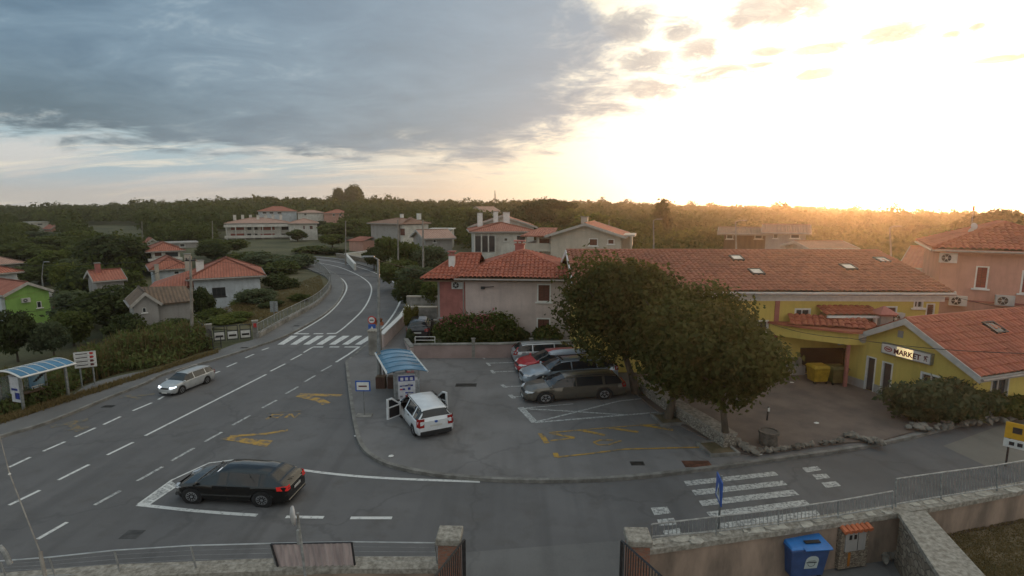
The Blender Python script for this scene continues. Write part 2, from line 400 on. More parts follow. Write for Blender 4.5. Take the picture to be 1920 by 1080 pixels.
def wnoise(scale, det=7, ro=.6, off=(0,0,0), st=(1,1,1), rot=0, dist=0):
    mp = n.new('ShaderNodeMapping'); mp.inputs['Location'].default_value = off; mp.inputs['Scale'].default_value = st; mp.inputs['Rotation'].default_value = (0,0,rot)
    l.new(cb.outputs[0], mp.inputs['Vector'])
    z = n.new('ShaderNodeTexNoise'); z.inputs['Scale'].default_value = scale; z.inputs['Detail'].default_value = det; z.inputs['Roughness'].default_value = ro; z.inputs['Distortion'].default_value = dist
    l.new(mp.outputs[0], z.inputs['Vector']); return z.outputs['Fac']
def mr(v, a, b, c=0, d=1, smooth=True):
    r = n.new('ShaderNodeMapRange'); r.interpolation_type = 'SMOOTHSTEP' if smooth else 'LINEAR'
    l.new(v, r.inputs[0])
    for i, q in ((1,a),(2,b),(3,c),(4,d)): r.inputs[i].default_value = q
    return r.outputs[0]
def ramp(v, els):
    r = n.new('ShaderNodeValToRGB'); l.new(v, r.inputs[0]); e = r.color_ramp.elements
    for i, (p, c) in enumerate(els):
        q = e[i] if i < 2 else e.new(p)
        q.position = p; q.color = (*c, 1)
    return r.outputs[0]
# clear air and thin high veil, brightening towards the sun
g01 = mt('DIVIDE', gam, 120.0)
veil = ramp(g01, [(0, (3.4,2.9,2.0)), (.06, (2.2,2.0,1.55)), (.17, (1.45,1.36,1.1)), (.26, (1.0,.90,.70)), (.34, (.74,.67,.56)), (.50, (.60,.61,.60)), (.70, (.56,.60,.62)), (1, (.66,.62,.58))])
high = ramp(mr(el, 0, 40, 0, 1, False), [(0, (1.05,1.0,.95)), (.12, (1,1,1)), (.4, (.95,.96,.94)), (1, (1.0,.97,.92))])
mv = n.new('ShaderNodeMix'); mv.data_type = 'RGBA'; mv.blend_type = 'MULTIPLY'; l.new(veil, mv.inputs[6]); l.new(high, mv.inputs[7])
l.new(mr(gam, 18, 45), mv.inputs[0])
base = mv.outputs[2]
# blue gaps low on the side away from the sun
gap = mt('MULTIPLY', mr(wnoise(1.3, 7, .62, (3,1,0), (.6,1.5,1)), .36, .56), mr(az, -2, -26))
gap = mt('MULTIPLY', gap, mt('MULTIPLY', mr(el, .5, 3.5), .8))
base = mixc(n, l, gap, base, (.30,.46,.55))
streak = mt('MULTIPLY', mr(wnoise(1.5, 9, .72, (5,2,0), (.35,2.0,1), R(12), .8), .50, .64), mt('MULTIPLY', mr(gam, 22, 40), mr(el, 14, 7)))
base = mixc(n, l, mt('MULTIPLY', streak, .8), base, (.80,.76,.66))
# the big cloud deck
fc = n.new('ShaderNodeFloatCurve'); cu = fc.mapping.curves[0]
AZR = [(0,-12),(4.3,-2),(5.5,3),(8,8),(10,13),(13,15.5),(17,14.5),(20,12),(28,11),(40,10)]
pts = [(e/40, a/60+.5) for e, a in AZR]
cu.points[0].location = pts[0]; cu.points[1].location = pts[-1]
for p in pts[1:-1]: cu.points.new(*p)
fc.mapping.update(); l.new(mt('DIVIDE', el, 40.0, clamp=True), fc.inputs['Value'])
azr = mt('MULTIPLY', mt('SUBTRACT', fc.outputs[0], .5), 60)
dr = mt('MULTIPLY', mt('SUBTRACT', azr, az), .36)
el0 = mt('ADD', 4.2, mt('MULTIPLY', mt('MAXIMUM', mt('MULTIPLY', az, -1), 0), .04))
de = mt('MULTIPLY', mt('SUBTRACT', el, el0), 1.3)
dd = mt('MINIMUM', dr, de)
nbig = wnoise(.55, 9, .62, (1.3,.4,0), (1,1,1), 0, .3)
nf = wnoise(2.6, 8, .68, (0,7,0), (1,1.3,1), 0, .4)
nse = mt('ADD', mt('MULTIPLY', mt('SUBTRACT', nbig, .5), 7), mt('MULTIPLY', mt('SUBTRACT', nf, .5), 11))
deck = mt('MULTIPLY', mr(mt('ADD', dd, nse), -1.2, 2.0), mt('MULTIPLY', mr(el, 54, 40), mr(az, -85, -60)))
dcol = ramp(mt('ADD', mt('MULTIPLY', nbig, .62), mt('MULTIPLY', wnoise(2.3, 9, .66, (9,4,0), (1,1.5,1), 0, .5), .38)), [(.36, (.065,.128,.195)), (.46, (.098,.175,.26)), (.55, (.15,.24,.33)), (.64, (.33,.42,.49))])
warm = mr(az, -42, 12)
dcol = mixc(n, l, mt('MULTIPLY', warm, .62), dcol, (.37,.42,.47))
dark = mt('MULTIPLY', mr(az, -20, -42), mr(el, 13, 7.5))
dcol = mixc(n, l, mt('MULTIPLY', dark, .6), dcol, (.065,.125,.175))
edge = mt('MULTIPLY', mr(mt('ADD', dd, nse), 3.4, .2), mr(gam, 55, 25))
dcol = mixc(n, l, mt('MULTIPLY', edge, .6), dcol, (.85,.80,.68))
sky_c = mixc(n, l, deck, base, dcol)
# loose dark puffs on the bright side
pf = None
for px_, py_, w_, h_ in [(1450, 18, 100, 30), (1672, 63, 62, 20), (1350, 136, 75, 17), (1268, 56, 45, 24), (1185, 48, 60, 34), (1545, 90, 52, 11), (1440, 98, 34, 9), (1522, 140, 42, 14), (1890, 108, 50, 8), (1318, 95, 48, 22), (1430, 122, 34, 7), (1785, 66, 22, 9), (1832, 50, 14, 9), (1210, 110, 50, 24), (1225, 165, 60, 22), (1385, 40, 40, 20)]:
    r_ = ray(px_, py_).normalized(); a0 = math.degrees(math.atan2(r_.x, r_.y)); e0 = math.degrees(math.asin(r_.z)); k_ = .0573*math.cos(math.atan((px_-960)/1000))
    dx = mt('MULTIPLY', mt('SUBTRACT', az, a0), 1/(w_*k_)); dy = mt('MULTIPLY', mt('SUBTRACT', el, e0), 1/(h_*k_*1.0))
    q_ = mt('SUBTRACT', 1.0, mt('ADD', mt('MULTIPLY', dx, dx), mt('MULTIPLY', dy, dy)))
    pf = q_ if pf is None else mt('MAXIMUM', pf, q_)
pn = wnoise(6.5, 8, .68, (2,3,0), (1,1,1), 0, .5)
puff = mt('MULTIPLY', mr(mt('ADD', pf, mt('MULTIPLY', mt('SUBTRACT', pn, .5), 4.5)), -.1, 1.0), mr(pf, -1.6, -.2))
sky_c = mixc(n, l, mt('MULTIPLY', puff, mr(pn, .75, .35, .55, .95)), sky_c, mixc(n, l, mr(az, 12, 40), (.28,.31,.34), (.34,.31,.27)))
# Nishita light added under the clouds
ns = n.new('ShaderNodeVectorMath'); ns.operation = 'SCALE'; l.new(sky.outputs[0], ns.inputs[0]); ns.inputs['Scale'].default_value = .06
ad = n.new('ShaderNodeVectorMath'); ad.operation = 'ADD'; l.new(sky_c, ad.inputs[0]); l.new(ns.outputs[0], ad.inputs[1])
SKYMUL = 1.0
l.new(ad.outputs[0], bg.inputs['Color']); bg.inputs['Strength'].default_value = SKYMUL
# sun
sl = bpy.data.lights.new('sun', 'SUN'); sl.energy = 5.0; sl.angle = R(.6); sl.color = (1,.52,.24)
so = bpy.data.objects.new('sun', sl); COL.objects.link(so)
so.rotation_euler = Vector(sd).to_track_quat('Z', 'Y').to_euler()
vs = S.view_settings; vs.view_transform = 'Standard'; vs.look = 'None'; vs.exposure = .12; vs.gamma = 1; vs.use_curve_mapping = False
S.cycles.volume_bounces = 0; S.cycles.max_bounces = 6; S.cycles.transparent_max_bounces = 8
# ------------------------------------------------------------------ terrain
def axis(a, b, st, fine): 
    out = []; x = a
    while x < b:
        out.append(x); x += st if not (fine[0] <= x < fine[1]) else fine[2]
    return out+[b]
xs = axis(-900, 900, 30, (-120, 120, 2.5)); ys = axis(-60, 1000, 20, (-60, 140, 2.5))
vsx = [(x, y, gh(x, y)) for y in ys for x in xs]; nx = len(xs)
mb = MB(); mb.add(vsx, [(j*nx+i, j*nx+i+1, (j+1)*nx+i+1, (j+1)*nx+i) for j in range(len(ys)-1) for i in range(nx-1)])
struct(mb.build('ground', m_ground, smooth=60))
# ------------------------------------------------------------------ road
left_kerb = [(-260,905),(0,822),(75,800),(140,775),(212,745),(275,720),(312,702),(400,677),(470,655),(530,634),(575,611),(612,588),(636,564),(645,541),(640,524),(624,511),(598,501),(566,494),(505,489)]
right_edge = [(510,481),(580,482.5),(630,487),(675,497),(718,512),(738,523),(756,541),(760,560),(752,582),(734,606),(708,632),(684,650),(648,681)]
isl_kerb = [(648,681),(655,742),(664,800),(673,833),(690,855),(722,873),(780,888),(860,899),(960,905),(1080,905),(1200,898),(1350,880),(1480,862),(1600,845),(1700,825),(1800,800),(1920,770),(2140,705),(2500,620)]
g = lambda P, z=0: [G(a, b, z) for a, b in P]
LK = smooth_line(g(left_kerb)); RE = smooth_line(g(right_edge)); IK = smooth_line(g(isl_kerb))
road_poly = LK + RE[:-1] + IK + [Vector((70, 10, 0)), Vector((70, 8.5, 0)), Vector((-45, 8.5, 0))]
road = struct(poly_mesh('road', road_poly, m_road, 0.0, skirt=.06))
# parking apron and pavement on the far side of the junction, raised behind its kerb
PZ = .11
PK = smooth_line(g(isl_kerb, 0))
park_poly = PK + g([(2500,560),(1900,600),(1500,640),(1180,640)], PZ) + g([(1100,644),(775,644)], PZ) + g([(775,600)], PZ) + g([(757,602)], PZ) + g([(742,606),(716,634),(690,654)], PZ)
park = struct(poly_mesh('parking_lot', park_poly, m_park, PZ, skirt=.2))
kb = MB(); ribbon(kb, PK, .16, PZ+.012, side=1, h=.15)
struct(kb.build('kerb', m_kerb))
# pavement along the outside of the bend
OB = smooth_line(g(right_edge[1:])); ob = MB(); ribbon(ob, OB, 1.6, .10, side=1, h=.2)
struct(ob.build('pavement', m_side))
ok_ = MB(); ribbon(ok_, OB, .15, .112, side=1, h=.12); struct(ok_.build('kerb', m_kerb))
# left pavement with its kerb
left_out = [(-260,855),(-60,800),(51,783),(128,748),(170,723),(240,704),(312,691),(400,663),(440,648),(482,636),(535,606),(597,571),(618,548),(621,534),(612,521),(590,510),(560,500),(505,494)]
LO = smooth_line(g(left_out))
lp = struct(poly_mesh('pavement', LK + LO[::-1], m_side, .10, skirt=.25))
lk = MB(); ribbon(lk, LK, .16, .112, side=1, h=.12); struct(lk.build('kerb', m_kerb))
# lawn inside the bend and yard strip by the pavement
lawn = struct(poly_mesh('lawn', g([(621,536),(612,522),(588,511),(556,506),(500,508),(470,540),(500,560),(470,590),(400,590),(372,612),(470,622),(530,604),(592,569),(615,548)], -.02), m_lawn, -.03, skirt=.6))
# pavement and yard on the camera's side
near = struct(poly_mesh('pavement', g([(-700,1130),(100,1088),(480,1068),(870,1042),(1160,1020),(1300,1003),(1500,978),(1700,945),(1920,905),(2600,800)], 0) + [Vector((70, 3, 0)), Vector((-45, 3, 0))], m_side, .10, skirt=.2))
yard = struct(poly_mesh('yard', [Vector((-30,-2,0)), Vector((30,-2,0)), Vector((30,11.2,0)), Vector((-30,11.2,0))], M('yard_concrete', (.17,.155,.13), .9, col2=(.09,.085,.07), scale=.9, bump=.3), .16, skirt=.1))
# forecourt pavers
FZ = .17
fore_px = [(1192,738),(1225,765),(1290,803),(1362,843),(1410,852),(1500,840),(1590,829),(1650,826),(1740,800),(1800,792),(1830,780),(1640,700),(1500,655),(1300,640),(1170,650)]
fore = struct(poly_mesh('forecourt', g(fore_px, FZ), m_paver, FZ, skirt=.2))
# ------------------------------------------------------------------ markings
mk = MB(); mw = MB(); my = MB(); myf = MB()
ZK = [0]
def dash(mbx, pxs, wd, z=.005, side=0, sm=False):
    ZK[0] += 1; z += (ZK[0] % 14)*.0004
    P = g(pxs, z)
    if sm: P = smooth_line(P)
    ribbon(mbx, P, wd, z, side=side)
def quad(mbx, pxs, z=.005):
    ZK[0] += 1; z += (ZK[0] % 14)*.0004; P = g(pxs, z); mbx.add(P, [tuple(range(len(P)))])
W1 = .13
for d in [[(622,685),(602,696)],[(591,704),(571,716)],[(559,725),(536,738)],[(519,750),(491,765)],[(469,779),(436,797)],[(416,810),(384,828)],[(364,840),(321,864)],[(305,875),(257,902)]]: dash(mw, d, W1)
dash(mw, [(226,920),(177,947)], W1)
for d in [[(126,979),(70,1011)],[(535,682),(507,696)],[(566,664),(545,675)],[(250,829),(201,853)],[(167,871),(109,900)],[(75,919),(17,947)],[(535,682),(507,696)]][0:6]: dash(mk, d, W1)
dash(mk, [(499,702),(272,817)], W1)
dash(mk, [(606,650.5),(587,650.5)], .22); dash(mk, [(587,650.5),(569,661)], W1)
dash(mk, [(618,650.5),(636,650.5)], .22); dash(mk, [(646,650.5),(674,650.5)], .22)
dash(mk, [(674,650),(654,664),(630,679)], .16)
for d in [[(504,652),(491,656.5)],[(476,664),(460,671)],[(444,680),(425,688)],[(412,696),(397,702)],[(380,709),(360,718)],[(307,743),(297,749)],[(285,755),(249,770)],[(226,781),(194,796)],[(179,802),(141,819)],[(122,828),(81,846)],[(57,857),(17,876)]]: dash(mk, d, W1)
dash(mk, [(552,626.3),(582,610),(614,589),(637,565.5),(650,541),(645,526.5),(632,517)], .16, sm=True)
dash(mk, [(630,625),(650,610),(680,581),(694,556),(696,538),(686,525),(665,512.5),(638,501.5),(612,495.3),(580,490.3),(535,486.5)], .15, sm=True)
dash(mk, [(712,620),(726,605),(742,582),(751,560),(748,540),(733,525.5),(712,515),(671,500.5),(625,490.3),(580,484.6)], .16, sm=True)
for a in [[(552,625.8),(579,625.8)],[(588,625.6),(606,625.6)],[(613,625.4),(631,625)]]: dash(mk, a, .28)
for k in range(7):
    x = k*24.2
    quad(mk, [(520+x,646),(532+x*1.0,646),(559+x,629.5),(546+x,629.5)])
# island nose, turning lane lines
dash(mk, [(528,875),(580,883),(640,890),(700,895),(780,899),(900,903)], .14, sm=True)
dash(mk, [(440,867),(462,862.5),(492,868)], .14)
dash(mk, [(258,946),(350,956),(420,962),(482,966)], .15, sm=True)
dash(mk, [(536,969),(607,970)], .14); dash(mk, [(657,971),(735,971)], .14)
dash(mk, [(258,946),(322,900),(392,868),(440,862)], .08, sm=False); dash(mk, [(279,946),(330,912)], .08)
quad(mw, [(262,944.5),(278,945),(332,909.5),(322,902)], .004)
for k in range(7):
    t = k/7; dash(mk, [(263+60*t, 943-41*t),(281+52*t, 944-35*t)], .07, .0075)
for q in [[(1282,902),(1452,884),(1460,891),(1288,911)],[(1296,919),(1467,901),(1477,909),(1304,929)],[(1310,939),(1487,918),(1499,928),(1317,949)],[(1324,960),(1509,937),(1519,946),(1332,969)],[(1341,982),(1530,956),(1541,968),(1349,995)],
          [(1504,877),(1532,874),(1540,881),(1512,886)],[(1523,890),(1549,888),(1557,896),(1531,899)],[(1540,905),(1567,902),(1577,911),(1549,915)],[(1220,952),(1251,950),(1258,962),(1227,966)],[(1232,974),(1263,971),(1270,984),(1236,986)],[(1243,995),(1274,990),(1279,1003),(1246,1005)]]:
    quad(mw if q[0][0] > 0 else mk, q)
Zp = PZ+.005
def pd(mbx, pts, wd, sm=False):
    ZK[0] += 1; Zp = PZ+.005+(ZK[0] % 14)*.0004
    ribbon(mbx, smooth_line(g(pts, Zp)) if sm else g(pts, Zp), wd, Zp)
mp_ = MB(); mpy = MB()
for a, wd in [([(912,681),(968,679.5)],.1),([(920,697.5),(972,695.5)],.1),([(942,725),(986,723.5)],.1),([(957,744),(982,743)],.1),([(905,670),(909,673)],.12),([(913,680),(919,686)],.16),([(921,694),(927,700)],.18),([(941,721),(949,727)],.2),([(956,740),(964,747)],.22),
              ([(976,764),(1003,792)],.3),([(1003,792),(1100,784),(1245,772)],.13),([(980,766),(1070,771),(1175,778)],.12),([(1005,791),(1070,775),(1160,752),(1205,747)],.12),([(985,765),(1075,757)],.08)]: pd(mp_, a, wd)
for a, wd in [([(1013,812),(1026,831)],.22),([(1030,811),(1077,821)],.18),([(1032,826),(1077,821)],.1),([(1087,806),(1135,816)],.2),([(1030,811),(1090,806)],.09),([(1142,802),(1197,810)],.18),([(1090,806),(1200,797),(1250,795)],.07),([(1200,796),(1262,806)],.22),([(1113,829),(1122,834),(1140,834),(1165,826)],.1),([(1113,829),(1125,825),(1150,825)],.1),([(1041,849),(1044,857)],.2),([(1044,857),(1100,851),(1170,842),(1330,838)],.1)]: pd(mpy, a, wd)
for o_, m_ in ((mk, m_white), (mw, m_whitew)):
    struct(o_.build('road_marking', m_, parent=road))
struct(mp_.build('parking_marking', m_whitew, parent=park)); struct(mpy.build('parking_marking', m_yel, parent=park))
# yellow bus bay arrows and lettering
for a, wd in [([(640,741.5),(560,739.5)],.34),([(560,741),(600,750),(612,757)],.42),([(500,786),(512,777),(530,777),(520,783),(505,781)],.14),([(535,783),(545,776)],.14),([(545,776),(552,783),(562,775)],.12)]: dash(my, a, wd)
quad(my, [(412,823),(432,819),(512,826),(500,838)]); dash(my, [(430,818),(500,813),(540,806)], .2)
for a, wd in [([(95,800),(165,786)],.35),([(120,806),(168,800)],.3),([(130,792),(150,808)],.3),([(225,745),(290,739)],.25),([(240,741),(262,748)],.25),([(500,775),(565,770)],.12)]: dash(myf, a, wd)
struct(my.build('road_marking', m_yel, parent=road)); struct(myf.build('road_marking', m_yelw, parent=road))
rp = MB(); P_ = g([(1768,836),(1850,874),(2000,860),(2400,760),(2300,690),(1990,757)], .003); rp.add(P_, [tuple(range(len(P_)))])
struct(rp.build('road_patch', mat_asphalt('patch_asphalt', (.185,.175,.155), (.13,.12,.11), .6), parent=road))
# ironwork in the road surface
for (px, py, wd, dp_, z, rust) in [(248,1002,.5,.42,.0,2),(1307,870,1.0,.5,PZ,1),(1195,869,.5,.3,PZ,0),(203,762,.5,.3,0,0),(752,682,.25,1.2,PZ,0),(458,652,.5,.25,.1,0),(556,611,.45,.3,.1,0),(874,722,1.1,.5,PZ,0)]:
    c = G(px, py, z); b_ = MB(); b_.box(-wd/2,-dp_/2,-.05,wd/2,dp_/2,.006)
    for k in range(5): b_.box(-wd/2+.05, -dp_/2+.04+k*(dp_-.08)/5, .006, wd/2-.05, -dp_/2+.04+(k+.5)*(dp_-.08)/5, .011)
    o_ = b_.build('drain_cover', M('worn_cover', (.07,.07,.072), .8, var=.2) if rust == 2 else M('cast_iron', (.045,.043,.04), .7, .4, var=.3) if not rust else M('rusty_iron', (.12,.05,.03), .85, .1, var=.3), loc=c)
    lab = {248:'faint worn square cover in the lane in front of the corrugated panel',1307:'rusty brown drain grate in the pavement by the large crown tree',1195:'short dark slot drain at the pavement kerb',203:'small dark drain by the kerb in front of the old bus bay',752:'long narrow dark drain behind the poster shelter',458:'small dark cover in the pavement by the white gate panels',556:'small dark cover in the pavement beside the zebra crossing',874:'wide faint iron cover in the parking lot beside the white van'}[px]
    tag(o_, lab, 'drain cover', 'iron covers and drains in the paving')
# ------------------------------------------------------------------ buildings
def tile_face(mb, A, B, D, C, pitch=.29, row=.42, amp=.085, hi=True, mi=0):
    """one roof slope; eave A->B, ridge D->C above it, corrugated clay tiles in rows"""
    A, B, C, D = map(Vector, (A, B, C, D)); u = (B-A); L = u.length; u.normalize()
    nrm = u.cross(D-A if (D-A).length > .01 else C-A).normalized()
    if nrm.z < 0: nrm = -nrm
    v = nrm.cross(u).normalized()
    if v.z < 0: v = -v
    V = (D-A).dot(v); du = (D-A).dot(u); cu_ = (C-A).dot(u)
    if not hi:
        vs = [A, B, C, D]; uv = [(0, 0), (L, 0), (cu_, V), (du, V)]
        if (C-D).length < .01: vs = [A, B, C]; uv = [(0, 0), (L, 0), (cu_, V)]
        mb.add(vs, [tuple(range(len(vs)))], mi, uv); return
    lo = min(0, du); hi_ = max(L, cu_); ns = 4
    st = pitch/ns; nu = max(2, int(round((hi_-lo)/st))); nv = max(1, int(math.ceil(V/row)))
    vs = []; uvs = []; prof = (0, .86, 1, .86); jr = random.Random(int(L*97)); jit = {}
    for i in range(nu+1):
        uu = lo+(hi_-lo)*i/nu
        a = 0; b = V
        if du > 1e-4 and uu < du: b = min(b, V*uu/du)
        if du < -1e-4 and uu < 0: a = max(a, V*uu/du)
        if cu_ < L-1e-4 and uu > cu_: b = min(b, V*(L-uu)/(L-cu_))
        if cu_ > L+1e-4 and uu > L: a = max(a, V*(uu-L)/(cu_-L))
        h0 = prof[i % ns]*amp
        for j in range(nv):
            for q in (0, 1):
                vv = min(max(V*(j+q)/nv, a), max(a, b))
                h = h0 + (.04 if q == 0 else 0) + jit.setdefault((i//ns, j), jr.gauss(0, .009)) + .03*math.sin(uu*.7+vv*.9)*math.sin(uu*.23)
                vs.append(A+u*uu+v*vv+nrm*h); uvs.append((uu, vv-.001*q))
    m = 2*nv; fs = []
    for i in range(nu):
        for k in range(m-1):
            p = i*m+k; fs.append((p, p+m, p+m+1, p+1))
    mb.add(vs, fs, mi, uvs)
class House:
    def __init__(s, name, label, cat, A, B, depth, z0, ze, wall, roof='hip', rh=1.5, oh=.5, tile=None, hi=False, group=None, ridge_in=None, trim=None, gutter=True, plinth=None, ohg=None):
        A = Vector((A[0], A[1])); B = Vector((B[0], B[1])); d = (B-A); s.w = d.length; ang = math.atan2(d.y, d.x)
        s.A, s.u = A, d.normalized(); s.n = Vector((-s.u.y, s.u.x)); s.d = depth; s.h = ze-z0; s.z0 = z0
        s.root = thing(name, label, cat, (A.x, A.y, z0), ang, group)
        s.wallm = wall; s.roof = roof; s.rh = rh; s.oh = oh; s.tile = tile or (m_tile if hi else m_tile_lo); s.hi = hi; s.ops = {'f': [], 'r': [], 'b': [], 'l': []}
        s.trim = trim or m_wht; s.gutter = gutter; s.ridge_in = ridge_in; s.plinth = plinth; s.ohg = oh if ohg is None else ohg
    def sw(s, side):
        return {'f': (Vector((0, 0)), Vector((1, 0)), s.w), 'r': (Vector((s.w, 0)), Vector((0, 1)), s.d), 'b': (Vector((s.w, s.d)), Vector((-1, 0)), s.w), 'l': (Vector((0, s.d)), Vector((0, -1)), s.d)}[side]
    def wp(s, p): return s.A + s.u*p[0] + s.n*p[1]
    def px(s, side, x0, y0, x1, y1):
        o, u, L = s.sw(side); a = s.wp(o); b = s.wp(o+u*L)
        ym = (y0+y1)/2; xm = (x0+x1)/2
        u0 = on_plane(x0, ym, a, b)[0]; u1 = on_plane(x1, ym, a, b)[0]; za = on_plane(xm, y0, a, b)[1]; zb = on_plane(xm, y1, a, b)[1]
        return min(u0, u1), min(za, zb)-s.z0, max(u0, u1), max(za, zb)-s.z0
    def win(s, side, rect, kind='glass', px=True, frame=None, shutter=None, sill=True, shutters_open=False, bars=1):
        r = s.px(side, *rect) if px else rect
        o, u, L = s.sw(side)
        r = (max(.05, r[0]), max(0.0, r[1]), min(L-.05, r[2]), min(s.h-.05, r[3]))
        if r[2]-r[0] < .1 or r[3]-r[1] < .1: return
        s.ops[side].append((r, kind, frame or s.trim, shutter or m_shut, sill, shutters_open, bars))
    def done(s):
        mb = MB()
        for side in 'frbl':
            o, u, L = s.sw(side); nrm = Vector((u.y, -u.x)); ops = s.ops[side]
            us = sorted({0, L, *[q for r in ops for q in (r[0][0], r[0][2])]}); zs = sorted({0, s.h, *[q for r in ops for q in (r[0][1], r[0][3])]})
            P = lambda a, z, off=0: (o.x+u.x*a-nrm.x*off, o.y+u.y*a-nrm.y*off, z)
            for i in range(len(us)-1):
                for j in range(len(zs)-1):
                    cu_, cz = (us[i]+us[i+1])/2, (zs[j]+zs[j+1])/2
                    if any(r[0][0] < cu_ < r[0][2] and r[0][1] < cz < r[0][3] for r in ops): continue
                    mb.add([P(us[i], zs[j]), P(us[i+1], zs[j]), P(us[i+1], zs[j+1]), P(us[i], zs[j+1])], [(0,1,2,3)])
            for r, kind, fm, sm, sill, so_, bars in ops:
                a, b, c, d = r; q = .14
                for (p1, p2) in (((a,b),(c,b)),((c,b),(c,d)),((c,d),(a,d)),((a,d),(a,b))):
                    mb.add([P(*p1), P(*p1, q), P(*p2, q), P(*p2)], [(0,1,2,3)])
                def pbox(m, u0, z0, u1, z1, o0, o1):  # o measured outwards
                    pts = [P(u0, z0, -o0), P(u1, z0, -o0), P(u1, z0, -o1), P(u0, z0, -o1)]
                    hi_ = [P(u0, z1, -o0), P(u1, z1, -o0), P(u1, z1, -o1), P(u0, z1, -o1)]
                    m.add(pts+hi_, [(0,3,2,1),(4,5,6,7),(0,1,5,4),(1,2,6,5),(2,3,7,6),(3,0,4,7)])
                fr = MB(); t = min(.09, (c-a)*.12)
                pbox(fr, a-.0, b, a+t, d, -.13, .02); pbox(fr, c-t, b, c, d, -.13, .02); pbox(fr, a+t, d-t, c-t, d, -.13, .02)
                if kind != 'door': pbox(fr, a+t, b, c-t, b+t*.7, -.13, .02)
                if kind == 'glass':
                    for k in range(bars):
                        x = a+(c-a)*(k+1)/(bars+1); pbox(fr, x-.03, b+t*.7, x+.03, d-t, -.12, -.06)
                nm = {'door': 'door', 'open': 'opening'}.get(kind, 'window')
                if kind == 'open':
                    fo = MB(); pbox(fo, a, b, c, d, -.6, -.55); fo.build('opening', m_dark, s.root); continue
                wo = fr.build(nm, fm, s.root)
                if sill and kind != 'door':
                    si = MB(); pbox(si, a-.12, b-.09, c+.12, b-.001, -.13, .12); si.build('sill', fm, wo)
                pn = MB(); pbox(pn, a+t, b+(0 if kind == 'door' else t*.7), c-t, d-t, -.11, -.09)
                if kind in ('glass',): pn.build('pane', m_glassw, wo)
                elif kind == 'door': pn.build('door_leaf', sm, wo)
                else:
                    pn2 = MB(); nn = max(6, int((d-b)/.11))
                    for hx0, hx1 in ((a+t, (a+c)/2-.01), ((a+c)/2+.01, c-t)):
                        for k in range(nn):
                            z_ = b+t*.7+(d-t-b-t*.7)*k/nn; z2 = b+t*.7+(d-t-b-t*.7)*(k+.86)/nn
                            pbox(pn2, hx0, z_, hx1, z2, -.07, -.04)
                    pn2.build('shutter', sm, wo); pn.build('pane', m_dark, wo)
                if so_:
                    for e0, e1 in ((a-(c-a)/2-.04, a-.04), (c+.04, c+(c-a)/2+.04)):
                        sh = MB(); pbox(sh, e0, b, e1, d, .01, .05)
                        nn = max(6, int((d-b)/.11))
                        for k in range(nn): z_ = b+(d-b)*(k+.15)/nn; pbox(sh, e0+.05, z_, e1-.05, z_+(d-b)/nn*.6, .05, .065)
                        sh.build('shutter', sm, wo)
        # gable triangles
        W, Dp, H = s.w, s.d, s.h
        if s.roof == 'gabley': mb.add([(0,0,H),(W,0,H),(W/2,0,H+s.rh),(0,Dp,H),(W,Dp,H),(W/2,Dp,H+s.rh)], [(0,1,2),(4,3,5)])
        if s.roof == 'gablex': mb.add([(0,0,H),(0,Dp,H),(0,Dp/2,H+s.rh),(W,0,H),(W,Dp,H),(W,Dp/2,H+s.rh)], [(1,0,2),(3,4,5)])
        s.wall = mb.build('wall', s.wallm, s.root)
        if s.plinth:
            p = MB(); e = .03
            for side in 'frbl':
                o, u, L = s.sw(side); nrm = Vector((u.y, -u.x)); cuts = sorted([(r[0][0], r[0][2]) for r in s.ops[side] if r[0][1] < .4]); x = -e
                for a, b in cuts+[(L+e, 0)]:
                    if a > x:
                        q0 = o+u*x; q1 = o+u*a; p.slab([q0, q0+nrm*e, q1+nrm*e, q1], 0, .42)
                    x = b
            p.build('plinth', s.plinth, s.root)
        # roof
        oh = s.oh; og = s.ohg; rh = s.rh; rb = MB()
        if s.roof == 'flat':
            rb.box(-oh, -oh, H+.002, W+oh, Dp+oh, H+.25); s.roofo = rb.build('roof', s.tile, s.root)
        else:
            if s.roof == 'hip':
                k = rh/(min(W, Dp)/2); ez = H - k*oh
                E = [(-oh,-oh,ez),(W+oh,-oh,ez),(W+oh,Dp+oh,ez),(-oh,Dp+oh,ez)]
                if s.ridge_in is not None: R0, R1 = s.ridge_in
                elif W >= Dp: R0, R1 = (Dp/2, Dp/2, H+rh), (W-Dp/2, Dp/2, H+rh)
                else: R0, R1 = (W/2, W/2, H+rh), (W/2, Dp-W/2, H+rh)
                if W >= Dp or s.ridge_in: F_ = [(E[0],E[1],R0,R1),(E[1],E[2],R1,R1),(E[2],E[3],R1,R0),(E[3],E[0],R0,R0)]
                else: F_ = [(E[0],E[1],R0,R0),(E[1],E[2],R0,R1),(E[2],E[3],R1,R1),(E[3],E[0],R1,R0)]
                caps = [(E[0],R0),(E[1],R1 if (W >= Dp or s.ridge_in) else R0),(E[2],R1),(E[3],R0 if (W >= Dp or s.ridge_in) else R1),(R0,R1)]
            elif s.roof == 'gablex':
                k = rh/(Dp/2); ez = H-k*oh
                E = [(-og,-oh,ez),(W+og,-oh,ez),(W+og,Dp+oh,ez),(-og,Dp+oh,ez)]; R0, R1 = (-og,Dp/2,H+rh),(W+og,Dp/2,H+rh)
                F_ = [(E[0],E[1],R0,R1),(E[2],E[3],R1,R0)]; caps = [(R0,R1)]; verge = [(E[0],R0),(E[3],R0),(E[1],R1),(E[2],R1)]
            elif s.roof == 'gabley':
                k = rh/(W/2); ez = H-k*oh
                E = [(-oh,-og,ez),(W+oh,-og,ez),(W+oh,Dp+og,ez),(-oh,Dp+og,ez)]; R0, R1 = (W/2,-og,H+rh),(W/2,Dp+og,H+rh)
